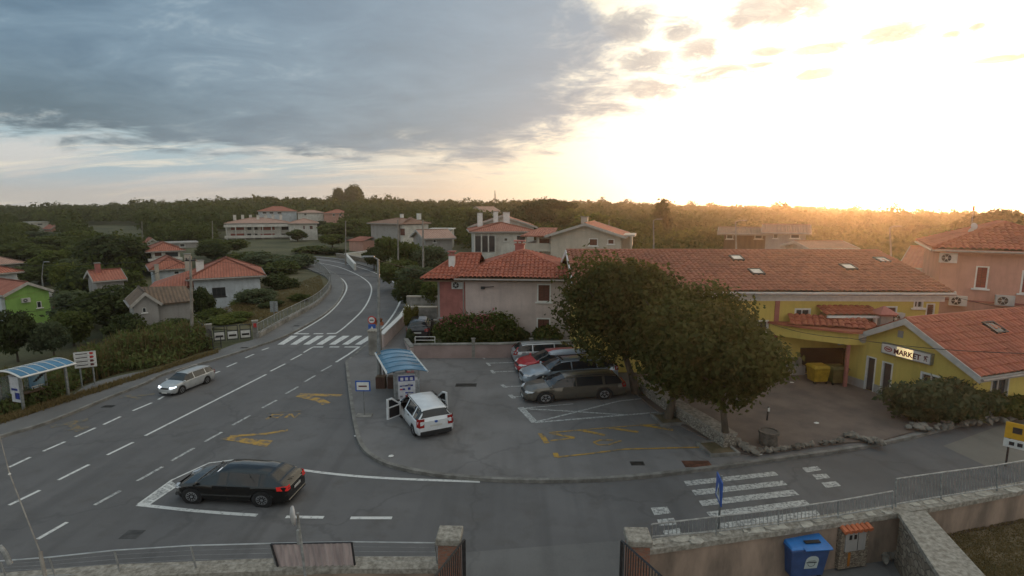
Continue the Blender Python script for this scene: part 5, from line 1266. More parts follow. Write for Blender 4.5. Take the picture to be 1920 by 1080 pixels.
def woodland():
    rng = np.random.default_rng(15); P = []; N = []; H = []
    EX = [(-40,48,100),(0,125,75),(45,125,240),(170,245,82),(235,385,62),(262,380,136),(350,560,80),(400,640,215),(470,665,260),(560,720,125),(640,705,135),(690,860,135),(812,1110,62),(860,1010,108),(980,1190,84),(1030,1165,80),(1040,1780,46),(1340,1450,86),(1425,1525,82),(1470,1620,66),(1690,1960,56),(150,285,0)]
    for i in range(5200):
        Y = 62+110*rng.random()**.8; px = rng.uniform(-120, 2040)
        if 395 < px < 790 and Y < 112: continue
        if 150 < px < 280 and Y > 116: continue
        if any(a-12 < px < b+12 and Y < c+4 for a, b, c in EX): continue
        x = (px-960)/1000*Y*.99; zg = gh(x, Y); h = rng.uniform(2.2, 5.6); wd = rng.uniform(3.5, 7); n = 150
        d = rng.normal(size=(n, 3)); d /= np.linalg.norm(d, axis=1, keepdims=True); d[:, 2] = np.abs(d[:, 2])*1.2-.2
        P.append(np.array([x, Y, zg+h*.42])+d*rng.normal(.95, .15, (n, 1))*np.array([wd/2, wd/2, h*.55])); N.append(d+rng.normal(0, .6, (n, 3))); hu = rng.uniform(.05, .85); H.append(np.clip(hu+rng.normal(0, .13, n), 0, 1))
    print('woodland', len(P))
    P = np.concatenate(P); me = leaf_mesh('woodland', P, np.concatenate(N), .42, np.concatenate(H), MATS['wood_leaves'])
    o = bpy.data.objects.new('undergrowth', me); COL.objects.link(o); tag(o, 'tangled green scrub and low woodland filling the land between the village houses', 'scrub', kind='stuff')
woodland()
# ------------------------------------------------------------------ vehicles
m_tyre = M('tyre_rubber', (.018,.018,.019), .85, var=.2, scale=12)
m_rim = M('alloy_rim', (.42,.43,.45), .35, .8, var=.1)
m_cglass = mat_glass('car_glass', (.018,.022,.026), .03)
m_lamp = M('clear_lamp', (.55,.57,.6), .1, .3, var=.1, scale=12, spec=.8)
m_tail = M('red_lamp', (.30,.012,.012), .15, var=.25, scale=14, spec=.7)
m_trim = M('black_trim', (.02,.02,.022), .55, var=.15)
m_plate = M('number_plate', (.55,.55,.53), .4, var=.05)
m_lit = M('headlight_on', (.8,.85,1), .2, var=.02, emit=(.85,.93,1), estr=2.6)
m_tlit = M('taillight_on', (.5,.02,.02), .2, var=.02, emit=(1,.04,.03), estr=.12)
m_seat = M('seat_fabric', (.05,.05,.055), .9, var=.2)
def carpaint(name, c, metal=.35, rough=.28):
    return M(name, c, rough, metal, var=.05, scale=2.5, coat=.6, spec=.5)
def interp(tab, x):
    if x <= tab[0][0]: return tab[0][1]
    for (a, b), (c, d) in zip(tab, tab[1:]):
        if x <= c:
            t = (x-a)/(c-a); t2 = t*t*(3-2*t)
            return b+(d-b)*(t*.45+t2*.55)
    return tab[-1][1]
def sub_mesh(mb, keep):
    return keep
def car(name, label, cat, L, Wd, Ht, paint, style, group=None, wb=None, wheel_r=.32, lit=False, brake=False, doors_open=False, roofbox=False, rails=False, spokes=5, dark_glass=True, bump_col=None):
    """x forward, y left, origin on the ground midway between the axles"""
    root = thing(name, label, cat, (0,0,0), 0, group)
    wb = wb or L*.59; xf = wb/2; xr = -wb/2; fo = (L-wb)*.46; x1 = xf+fo; x0 = x1-L; hw = Wd/2
    hood = .66*Ht if style != 'van' else .60*Ht
    belt = .64*Ht; r = wheel_r
    if style == 'wagon':
        top = [(x0,.60*Ht),(x0+.10,.66*Ht),(x0+.42,.94*Ht),(x0+.75,.985*Ht),(-.1,Ht),(.35,.985*Ht),(xf-.62,.86*Ht+.02),(xf-.28,.70*Ht),(xf-.15,hood*.995),(xf+.3,hood*.95),(x1-.25,.50*Ht+.03),(x1-.06,.44*Ht),(x1,.36*Ht)]
        roof0, roof1, cow, rwb = x0+.50, .40, xf-.17, x0+.14
    elif style == 'hatch':
        top = [(x0,.58*Ht),(x0+.08,.64*Ht),(x0+.30,.76*Ht),(x0+.72,.95*Ht),(x0+1.2,.99*Ht),(-.05,Ht),(.32,.985*Ht),(xf-.55,.83*Ht),(xf-.20,.69*Ht),(xf-.1,hood*.985),(xf+.3,hood*.93),(x1-.25,.52*Ht),(x1-.07,.45*Ht),(x1,.36*Ht)]
        roof0, roof1, cow, rwb = x0+.80, .36, xf-.12, x0+.20
    else:
        top = [(x0,.62*Ht),(x0+.05,.64*Ht),(x0+.20,.93*Ht),(x0+.35,.985*Ht),(0,Ht),(.55,.985*Ht),(xf-.35,.84*Ht),(xf-.02,.66*Ht),(xf+.1,hood),(xf+.4,hood*.93),(x1-.15,.50*Ht),(x1-.04,.44*Ht),(x1,.34*Ht)]
        roof0, roof1, cow, rwb = x0+.28, .58, xf+.02, x0+.10
    beltt = [(x0,.62*Ht if style != 'hatch' else .63*Ht),(0,.615*Ht),(cow,.60*Ht),(x1-.3,.52*Ht),(x1,.36*Ht)]
    plan = [(x0,.80),(x0+.10,.92),(x0+.45,.985),(0,1),(xf,.985),(x1-.35,.93),(x1-.12,.80),(x1,.58)]
    N = 74; xs_ = sorted(set([x0+(x1-x0)*i/N for i in range(N+1)]+[cow, roof1, roof0, rwb]))
    K = 9; V = []; 
    def arch(x):
        z = .20+(.05 if x > x1-.2 or x < x0+.2 else 0)
        for c in (xf, xr):
            q = (r+.07)**2-(x-c)**2
            if q > 0: z = max(z, r+math.sqrt(q)-.0)
        return z
    rings = []
    for x in xs_:
        p = interp(plan, x)*hw; t = interp(top, x); bz = min(interp(beltt, x), t-.015); a = arch(x); gh_ = max(0, t-bz); inn = min(.24, gh_*.50)
        rings.append([(x,0,min(a,.32)*.0+.22 if a < .3 else a), (x,p*.90,a), (x,p*.985,max(a+.01, min(.34, bz-.05)) if a < .3 else a+.02), (x,p,max(a+.03,(a+bz)/2+.03)), (x,p*.975,bz), (x,p*.965-gh_*.04,bz+min(.03, gh_*.1)), (x,p*.95-inn,t-min(.07, gh_*.18)), (x,p*.86-inn,t-min(.02, gh_*.05)), (x,0,t+.012 if gh_ > .05 else t)])
    m = MB(); base = []
    for ring in rings:
        o = len(m.v); m.v += [tuple(q) for q in ring]; m.v += [(q[0], -q[1], q[2]) for q in ring]; base.append(o)
    glass = {'windscreen': MB(), 'rear_window': MB(), 'side_window': MB(), 'side_window_r': MB()}
    xp = [roof0-.02, (roof0+roof1)/2-.28 if style != 'hatch' else -.42]
    pil = [(-.04+.0, .05)]
    if style == 'wagon': pil = [(-.02, .035), (xr+.02, .04)]
    if style == 'hatch': pil = [(-.05, .04), (xr+.10, .05)]
    if style == 'van': pil = [(.05, .05), (xr+.05, .05)]
    dcut = None
    if doors_open: dcut = (.12, xf-.36)
    interior = []
    for i in range(len(rings)-1):
        xm = (xs_[i]+xs_[i+1])/2
        for s_ in (0, 1):
            o1 = base[i]+s_*K; o2 = base[i+1]+s_*K
            for k in range(K-1):
                f = [o1+k, o2+k, o2+k+1, o1+k+1]
                if s_: f = f[::-1]
                f = f[::-1]
                z_ = [m.v[j][2] for j in f]; tgt = None
                ghh = interp(top, xm)-interp(beltt, xm)
                if k == 5 and ghh > .16 and all(abs(xm-c) > w_ for c, w_ in pil) and x0+.24 < xm < cow-.14: tgt = 'side_window' if not s_ else 'side_window_r'
                if k in (6, 7) and roof1+.02 < xm < cow-.03: tgt = 'windscreen' if k == 7 or xm < cow else None
                if k in (6, 7) and rwb < xm < roof0-.03: tgt = 'rear_window'
                if k == 5 and style == 'van' and xm < x0+.2: tgt = None
                if dcut and dcut[0] < xm < dcut[1] and 2 <= k <= 5: continue
                if tgt:
                    q = [m.v[j] for j in f]; glass[tgt].add(q, [(0,1,2,3)])
                else: m.f.append(f); m.m.append(0)
    # end caps
    for i, flip in ((0, 0), (len(rings)-1, 1)):
        o = base[i]; a = [o+k for k in range(K)]+[o+K+k for k in range(K-2, 0, -1)]
        m.f.append(a if flip else a[::-1]); m.m.append(0)
    # inner dark liner so wheel wells and cabin read as depth
    body = m.build('body', [paint, m_trim], root, smooth=38)
    li = MB(); li.box(x0+.15,-hw*.80,.24,x1-.25,hw*.80,.50*Ht*.8); 
    for xx in (xf, xr):
        for s_ in (-1, 1): li.tube([(xx,s_*hw*.55,r),(xx,s_*hw*.955,r)], r+.06, 20)
    li.build('underbody', m_trim, root)
    for k, g_ in glass.items():
        if g_.f: 
            go = g_.build('side_window' if k.startswith('side') else k, m_cglass, root, smooth=30)
    if doors_open or not dark_glass:
        se = MB()
        for yy in (-.36, .36):
            se.box(.0,yy-.22,.35,.5,yy+.22,.55); se.box(-.12,yy-.22,.5,.02,yy+.22,1.15)
        se.build('seat', m_seat, root)
    # wheels
    for xx in (xf, xr):
        for s_ in (-1, 1):
            w_ = thing('wheel', '', '') if False else None
            t = MB(); yo = s_*(hw*.975); yi = s_*(hw*.975-.19)
            prof = [(r*.66, yi), (r*.97, yi), (r, yi+(yo-yi)*.2), (r, yi+(yo-yi)*.8), (r*.96, yo), (r*.68, yo)]
            t.lathe([(a, b) for a, b in prof], 26, caps=False); t.xf(Matrix.Translation((xx, 0, r)) @ Matrix.Rotation(-PI/2, 4, 'X')); wo = t.build('wheel', m_tyre, root, smooth=35)
            rm = MB(); rr = r*.66
            rm.tube([(xx, yo-s_*.10, r), (xx, yo-s_*.085, r)], rr*.95, 22, 1)
            for kk in range(24):
                a0, a1 = 2*PI*kk/24, 2*PI*(kk+1)/24
                rm.add([(xx+math.cos(a)*q, yy, r+math.sin(a)*q) for a in (a0, a1) for q, yy in ((rr, yo-s_*.01), (rr*.86, yo-s_*.005))], [(0,1,3,2)])
            for kk in range(spokes):
                a = 2*PI*kk/spokes+.3; wd = .10 if spokes <= 5 else .045
                c_, s2 = math.cos(a), math.sin(a); q0, q1 = .04, rr*.9
                rm.add([(xx+c_*q0-s2*wd*.6, yo-s_*.03, r+s2*q0+c_*wd*.6), (xx+c_*q0+s2*wd*.6, yo-s_*.03, r+s2*q0-c_*wd*.6), (xx+c_*q1+s2*wd*.38, yo-s_*.005, r+s2*q1-c_*wd*.38), (xx+c_*q1-s2*wd*.38, yo-s_*.005, r+s2*q1+c_*wd*.38)], [(0,1,2,3)])
            rm.disc((xx, yo-s_*.02, r), (0, 1, 0), .055, .03, 12)
            rm.build('rim', [m_rim, m_trim], wo)
    ln = lambda x: interp(top, x)
    # lamps
    for s_ in (-1, 1):
        y_out = s_*hw*.90; h_ = MB()
        zc_ = .47*Ht; xx = x1-.13
        pts = [(x1-.035, s_*hw*.52, zc_-.045), (x1-.13, s_*hw*.78, zc_-.05), (x1-.34, s_*hw*.935, zc_+.0), (x1-.40, s_*hw*.935, zc_+.065), (x1-.20, s_*hw*.80, zc_+.06), (x1-.085, s_*hw*.52, zc_+.04)]
        ctr = Vector((x1-.3, s_*hw*.6, zc_)); o = [tuple(Vector(p)+(Vector((.03, s_*.022, .008)))) for p in pts]; i_ = [tuple(Vector(p)*1-Vector((.06, s_*.03, 0))) for p in pts]
        h_.add(o+i_, [tuple(range(6))]+[(k, (k+1) % 6, 6+(k+1) % 6, 6+k) for k in range(6)]); 
        h_.build('headlight', m_lit if lit else m_lamp, root)
        t_ = MB()
        if style == 'wagon': a, b, c, d = .50*Ht, .80*Ht, x0+.02, .20
        elif style == 'van': a, b, c, d = .42*Ht, .72*Ht, x0+.0, .14
        else: a, b, c, d = .52*Ht, .66*Ht, x0+.02, .34
        zz0, zz1 = (.47*Ht, .66*Ht) if style == 'wagon' else (a, b)
        yo1 = interp(plan, x0+d)*hw
        t_.add([(x0-.012, s_*hw*.60, zz0),(x0-.01, s_*hw*.845, zz0),(x0+d, s_*(yo1+.022), zz0+.03),(x0+d+.04, s_*(yo1+.004), zz1),(x0+.03, s_*hw*.82, zz1),(x0+.015, s_*hw*.58, zz1)], [(0,1,4,5),(1,2,3,4)])
        if style == 'wagon':  # tall lamp continuing up the rear pillar
            t_.add([(x0+.05, s_*hw*.80, zz1),(x0+.14, s_*hw*.90, zz1),(x0+.30, s_*hw*.80, .86*Ht),(x0+.24, s_*hw*.72, .86*Ht)], [(0,1,2,3)])
        t_.build('taillight', m_tlit if brake else m_tail, root)
        mi = MB(); mx = cow-.10; mz = .635*Ht; mi.lathe([(.02,0),(.075,.02),(.085,.09),(.06,.15),(.01,.17)], 10); mi.xf(Matrix.Translation((mx, s_*(hw+.03), mz-.02)) @ Matrix.Diagonal((.8,1.25,.85,1))); mi.box(mx-.02, min(s_*hw*.93, s_*(hw+.03)), mz, mx+.02, max(s_*hw*.93, s_*(hw+.03)), mz+.04)
        mi.build('wing_mirror', paint if style != 'van' else m_trim, root, smooth=50)
    gr = MB(); gr.add([(x1+.004,-hw*.42,.385*Ht),(x1+.004,hw*.42,.385*Ht),(x1-.045,hw*.46,.475*Ht),(x1-.045,-hw*.46,.475*Ht)], [(0,1,2,3)]); gr.build('grille', m_trim, root)
    gr = MB(); gr.box(x1-.10,-hw*.62,.19,x1+.015,hw*.62,.30); gr.build('air_intake', m_trim, root)
    bp = MB(); bp.box(x0-.025,-hw*.80,.20 if style != 'van' else .22,x0+.10,hw*.80,.34 if style != 'van' else .50); bp.build('rear_bumper', bump_col or m_trim, root, bevel=.03)
    zp = .46*Ht
    for xx, s_ in ((x0-.03, 1), (x1+.02, -1)):
        pl = MB(); z_ = zp if s_ == 1 else .30; pl.box(xx-.006,-.26,z_-.055,xx+.006,.26,z_+.055); pl.build('number_plate', m_plate, root)
    ex = MB()  # door seams and handles
    for s_ in (-1, 1):
        for xx in ([pil[0][0], pil[1][0]+.32, cow-.22]):
            pa = interp(plan, xx)*hw
            ex.add([(xx-.006, s_*(pa+.001), .30), (xx+.006, s_*(pa+.001), .30), (xx+.006, s_*(pa*.977+.003), interp(beltt, xx)), (xx-.006, s_*(pa*.977+.003), interp(beltt, xx))], [(0,1,2,3)])
    ex.build('door_seam', m_trim, root)
    for s_ in (-1, 1):
        for xx in (pil[0][0]-.75+.0, pil[0][0]+.14):
            if doors_open and xx > 0: continue
            pa = interp(plan, xx)*hw; hd = MB(); hd.box(xx, s_*(pa*.985)-.012, .555*Ht, xx+.17, s_*(pa*.985)+.018, .575*Ht); hd.build('door_handle', paint if style != 'van' else m_trim, root)
    if rails:
        for s_ in (-1, 1):
            rl = MB(); P_ = [(x, s_*(hw*.955-.24), ln(x)+.035) for x in [roof0+.05+(roof1-roof0-.1)*k/8 for k in range(9)]]
            P_ = [(P_[0][0]-.06, P_[0][1], P_[0][2]-.05)]+P_+[(P_[-1][0]+.08, P_[-1][1], P_[-1][2]-.05)]
            rl.tube(P_, .018, 6); rl.build('roof_rail', m_trim if rails == 'black' else m_rim, root)
    if style == 'van':
        bd = MB(); bd.disc((x0-.02, 0, .62*Ht-.06), (1, 0, 0), .07, .03, 16); bd.build('badge', m_blue, root)
    wi = MB(); wi.tube([(x0+.09,.0,.70*Ht),(x0+.17,.28,.735*Ht)], .012, 5); wi.build('rear_wiper', m_trim, root)
    if roofbox:
        rb = MB(); prof = [(-.95,.06),(-.9,.16),(-.5,.24),(.3,.27),(.8,.22),(1.0,.12)]
        st = []
        for x, h_ in prof:
            for k in range(12):
                a = 2*PI*k/12; rb.v.append((x-.15, math.cos(a)*.36*(1 if abs(x) < .85 else .75), Ht+.36+math.sin(a)*h_*.85*(1 if math.sin(a) > 0 else .6)))
        for i in range(len(prof)-1):
            for k in range(12): rb.f.append([i*12+k, i*12+(k+1) % 12, (i+1)*12+(k+1) % 12, (i+1)*12+k]); rb.m.append(0)
        rb.f.append(list(range(12))[::-1]); rb.m.append(0); rb.f.append([len(rb.v)-12+k for k in range(12)]); rb.m.append(0)
        bx_ = rb.build('roof_box', M('roof_box_silver', (.38,.42,.48), .35, .2, var=.05), root, smooth=50)
        cb_ = MB()
        for x in (-.65, .35): cb_.box(x-.03,-.55,Ht+.05,x+.03,.55,Ht+.12); 
        cb_.build('cross_bar', m_trim, bx_)
    if doors_open:
        for s_, ang in ((1, 62), (-1, 26)):
            dm = MB(); x_h = dcut[1]; yy = interp(plan, x_h)*hw
            w_ = dcut[1]-dcut[0]; b0, b1, t1 = .30, .615*Ht, .93*Ht
            def pane(pts, th, mi): dm.add([(x, -th/2, z) for x, z in pts]+[(x, th/2, z) for x, z in pts], [tuple(range(len(pts))), tuple(range(len(pts)))[::-1] and tuple(range(2*len(pts)-1, len(pts)-1, -1))]+[(k, len(pts)+k, len(pts)+(k+1) % len(pts), (k+1) % len(pts)) for k in range(len(pts))], mi)
            # local: x back from the hinge (0 .. -w_)
            pane([(0,b0+.05),(-.08,b0),(-w_,b0),(-w_,b1),(0,b1)], .09, 0)
            pane([(-w_,b1),(-w_,t1),(-w_+.09,t1),(-w_+.09,b1)], .06, 0); pane([(-w_+.09,t1),(-w_+.09,t1-.08),(-.50,t1-.10),(-.06,b1),(0,b1),(-.46,t1)], .06, 0)
            T_ = Matrix.Translation((x_h, s_*yy, 0)) @ Matrix.Rotation(R(-ang*s_), 4, 'Z'); dm.xf(T_)
            do = dm.build('door', paint, root)
            ip = MB(); ip.add([(x, y_, z) for y_ in (-.05, .05) for x, z in ((-.10,b0+.08),(-w_+.08,b0+.08),(-w_+.08,b1-.06),(-.10,b1-.06))], [(0,1,2,3),(7,6,5,4)]); 
            ip2 = MB(); ys_ = -.052*s_; ip2.add([(x, ys_, z) for x, z in ((-.10,b0+.08),(-w_+.08,b0+.08),(-w_+.08,b1-.06),(-.10,b1-.06))], [(0,1,2,3)]); ip2.xf(T_); ip2.build('door_card', m_trim, do)
            gp = MB(); gp.add([(x, 0, z) for x, z in ((-.10,b1),(-w_+.09,b1),(-w_+.09,t1-.08),(-.50,t1-.10))], [(0,1,2,3)]); gp.xf(T_); gp.build('door_window', m_cglass, do)
    root['_wb'] = wb; root['_hw'] = hw
    return root
def put_side(root, front_px, rear_px, z, side, ky=.8, kz=.76):
    """place by the two near-side wheel contact pixels; side=+1 when the car's left side faces the camera"""
    wb, hw = root['_wb'], root['_hw']; f = G(*front_px, z); r_ = G(*rear_px, z); d = f-r_; sc = d.length/wb; a = math.atan2(d.y, d.x)
    left = Vector((-math.sin(a), math.cos(a), 0)); c = (f+r_)/2 - left*hw*sc*ky*side*.93
    root.location = c; root.rotation_euler = (0, 0, a); root.scale = (sc, sc*ky, sc*kz)
    print('car', root.name, 'scale %.2f' % sc)
    del root['_wb']; del root['_hw']
def put_rear(root, l_px, r_px, z, sc=None, yaw=0):
    """place a car seen from behind by its rear wheel contacts"""
    wb, hw = root['_wb'], root['_hw']; l_ = G(*l_px, z); r_ = G(*r_px, z); d = l_-r_; s = sc or d.length/(2*hw*.95); a = math.atan2(d.y, d.x)-PI/2+yaw
    c = (l_+r_)/2 + Vector((math.cos(a), math.sin(a), 0))*wb/2*s
    root.location = c; root.rotation_euler = (0, 0, a); root.scale = (s,)*3; print('car', root.name, 'scale %.2f' % s)
    del root['_wb']; del root['_hw']
GP = 'cars parked in the bays'
c = car('parked_car', 'olive grey estate car parked nearest, beside the white crossed box', 'car', 4.8, 1.86, 1.50, carpaint('olive_grey_paint', (.13,.12,.10), .5, .3), 'wagon', GP, 2.80, .34, rails='black', bump_col=carpaint('olive_grey_paint', (.13,.12,.10))); put_side(c, (1023,757), (1133,749), PZ, 1)
c = car('parked_car', 'silver blue estate car with a roof box between the olive and the red car', 'car', 4.6, 1.78, 1.48, carpaint('silver_blue_paint', (.36,.42,.48), .45), 'wagon', GP, 2.65, .32, roofbox=True, rails=True, bump_col=carpaint('silver_blue_paint', (.36,.42,.48))); put_side(c, (1019,724), (1121,716), PZ, 1, .78, .72)
c = car('parked_car', 'bright red hatchback parked nose out behind the silver blue estate', 'car', 4.25, 1.78, 1.42, carpaint('red_paint', (.42,.018,.03), .1), 'hatch', GP, 2.6, .32, bump_col=carpaint('red_paint', (.42,.018,.03))); put_side(c, (1001,703), (1090,696), PZ, 1)
c = car('parked_car', 'older silver estate car parked nose in, farthest of the four bays', 'car', 4.6, 1.75, 1.46, carpaint('pale_silver_paint', (.40,.43,.46), .4), 'wagon', GP, 2.65, .31, rails='black', bump_col=m_trim); put_side(c, (1084,679), (998,682), PZ, -1, .76, .76)
c = car('moving_car', 'black hatchback turning at the painted island with its brake light lit', 'car', 4.4, 1.82, 1.46, carpaint('black_paint', (.010,.009,.008), .2, .18), 'hatch', 'cars driving', 2.65, .33, brake=True, spokes=10, bump_col=carpaint('black_paint', (.012,.011,.010))); put_side(c, (361,944), (492,951), 0, 1, .85, .83)
c = car('moving_car', 'silver estate car driving towards the bus stop with headlights on', 'car', 4.6, 1.78, 1.46, carpaint('silver_paint', (.46,.48,.49), .3), 'wagon', 'cars driving', 2.65, .31, lit=True, rails=True, bump_col=carpaint('silver_paint', (.42,.42,.40))); put_side(c, (342,738), (389,719), 0, 1, 1.0, 1.02)
c = car('parked_van', 'white compact van with both front doors standing open by the poster shelter', 'van', 3.96, 1.72, 1.74, carpaint('white_van_paint', (.66,.69,.72), 0), 'van', None, 2.5, .31, doors_open=True, rails='black', bump_col=m_trim); put_side(c, (750,781), (775,815), PZ, 1, 1.12, .80)
c = car('parked_car', 'dark car with a pale rear window parked on the driveway by the oleander', 'car', 4.2, 1.72, 1.45, carpaint('dark_grey_paint', (.03,.03,.035), .3), 'hatch', None, 2.55, .31, bump_col=m_trim); put_rear(c, (764,636), (806,635), 0.0, None)
c = car('parked_car', 'small white car parked in the valley lane behind the green house', 'car', 4.1, 1.7, 1.45, carpaint('white_paint_car', (.6,.62,.64), 0), 'hatch', None, 2.5, .31)
q = At(60, 529, 72); c.location = (q.x, q.y, gh(q.x, q.y)); c.rotation_euler = (0, 0, R(200)); c.scale = (.9,)*3; del c['_wb']; del c['_hw']
# ------------------------------------------------------------------ street furniture
m_sblue = mat_glass('blue_polycarbonate', (.06,.16,.26), .18); m_sblue.node_tree.nodes['Principled BSDF'].inputs['Specular IOR Level'].default_value = .7
m_pole = M('lamp_pole_grey', (.26,.27,.27), .5, .4, var=.15, scale=5)
m_cpole = M('concrete_pole', (.30,.28,.25), .9, col2=(.17,.155,.14), scale=3)
m_poster = M('poster_white', (.55,.56,.6), .35, var=.08, scale=5)
m_posterb = M('poster_blue', (.03,.05,.28), .35, var=.3, scale=5)
m_red = M('sign_red_paint', (.45,.03,.03), .45, var=.05); m_yelsign = M('sign_yellow', (.60,.33,.02), .5, var=.06)
m_clear = M('shelter_glass', (.30,.36,.38), .1, var=.1, alpha=.28, spec=.7)
def local_frame(A, B):
    d = Vector((B[0]-A[0], B[1]-A[1])); return d.length, math.atan2(d.y, d.x)
def shelter(label, P0, P1, depth, h, z, name='bus_shelter', nrib=6, lean=1):
    """P0->P1 long open front edge on the ground; body lies to the left (y>0) of it; arched roof"""
    L, a = local_frame(P0, P1); r = thing(name, label, 'bus shelter', (P0[0], P0[1], z), a, 'bus shelters')
    for (x, y) in ((0, 0), (L, 0), (0, depth), (L, depth)):
        m = MB(); m.box(x-.045, y-.045, 0, x+.045, y+.045, h-(.04 if y == 0 else .02)); m.box(x-.09,y-.09,0,x+.09,y+.09,.03); m.build('post', m_steel, r)
    n_ = 10; y0, y1 = -.45, depth+.15; m = MB(); V = []
    def zr(t): return h+.30*math.sin(PI*(.12+t*.80))-.10
    for i in range(n_+1):
        t = i/n_; V += [(-.2, y0+(y1-y0)*t, zr(t)), (L+.2, y0+(y1-y0)*t, zr(t)), (-.2, y0+(y1-y0)*t, zr(t)-.02), (L+.2, y0+(y1-y0)*t, zr(t)-.02)]
    F_ = []
    for i in range(n_): o = 4*i; F_ += [(o, o+1, o+5, o+4), (o+2, o+6, o+7, o+3)]
    m.add(V, F_); roof = m.build('roof', m_sblue, r, smooth=50)
    m = MB()
    for x in [-.2+(L+.4)*k/nrib for k in range(nrib+1)]:
        w_ = .05 if x in (-.2, L+.2) else .02
        P_ = [(x, y0+(y1-y0)*i/n_, zr(i/n_)+.012) for i in range(n_+1)]; m.tube(P_, w_ if x < -.1 or x > L+.1 else .018, 4)
    m.build('roof_rib', m_steel if False else m_wht, roof)
    for yy, t in ((y0, 0), (y1, 1)):
        m = MB(); m.bar((-.22, yy, zr(t)), (L+.22, yy, zr(t)), .07, mi=0); m.build('roof_edge', m_wht, roof)
    # glass back and end
    for (x0, x1, yy) in ((.08, L*.48, depth), (L*.52, L-.08, depth)):
        m = MB(); m.box(x0, yy-.01, .25, x1, yy+.01, h-.25); m.build('glass_panel', m_clear, r)
    m = MB(); m.box(L*.18, depth-.5, .42, L*.82, depth-.12, .47); m.box(L*.25, depth-.4, 0, L*.25+.06, depth-.2, .42); m.box(L*.75, depth-.4, 0, L*.75+.06, depth-.2, .42); m.build('bench', m_wood, r)
    return r, L
# left shelter
FLp, FRp = G(45, 770, .1), G(129, 744, .1)
BL = G(11, 764, .1)
r1, L1 = shelter('blue roofed bus shelter with an advert panel on the pavement by the reeds', FLp, FRp, 1.5, 1.66, .1)
hh = 1.66
m = MB(); m.box(L1*.62, 1.5-.08, .30, L1*.95, 1.5-.02, hh-.22); po = m.build('advert_panel', M('advert_blue', (.05,.19,.38), .3, col2=(.28,.40,.46), scale=.9), r1)
m = MB(); m.slab([(0,0),(0,0),(0,0)],0,0) if False else None
mm = MB(); x_ = L1*.70
for k in range(7): mm.box(x_+k*.09, 1.40, 0.80+.06*k, x_+k*.09+.16, 1.415, .86+.075*k)
mm.build('advert_picture', m_black, po); mm = MB(); mm.box(L1*.64,1.40,.42,L1*.93,1.415,.50); mm.box(L1*.64,1.40,.55,L1*.93,1.415,.60); mm.box(L1*.72,1.395,1.45,L1*.82,1.41,1.53); mm.build('advert_text', m_wht, po)
m = MB(); m.box(.03, .15, .35, .07, .75, 1.55); po = m.build('end_poster', m_poster, r1); m = MB(); m.box(.02,.2,.5,.03,.5,.8); m.box(.02,.3,.9,.03,.7,1.0); m.build('poster_print', m_posterb, po)
m = MB(); m.box(.35, 1.36, .55, .85, 1.40, 1.45); po = m.build('notice_board', m_poster, r1)
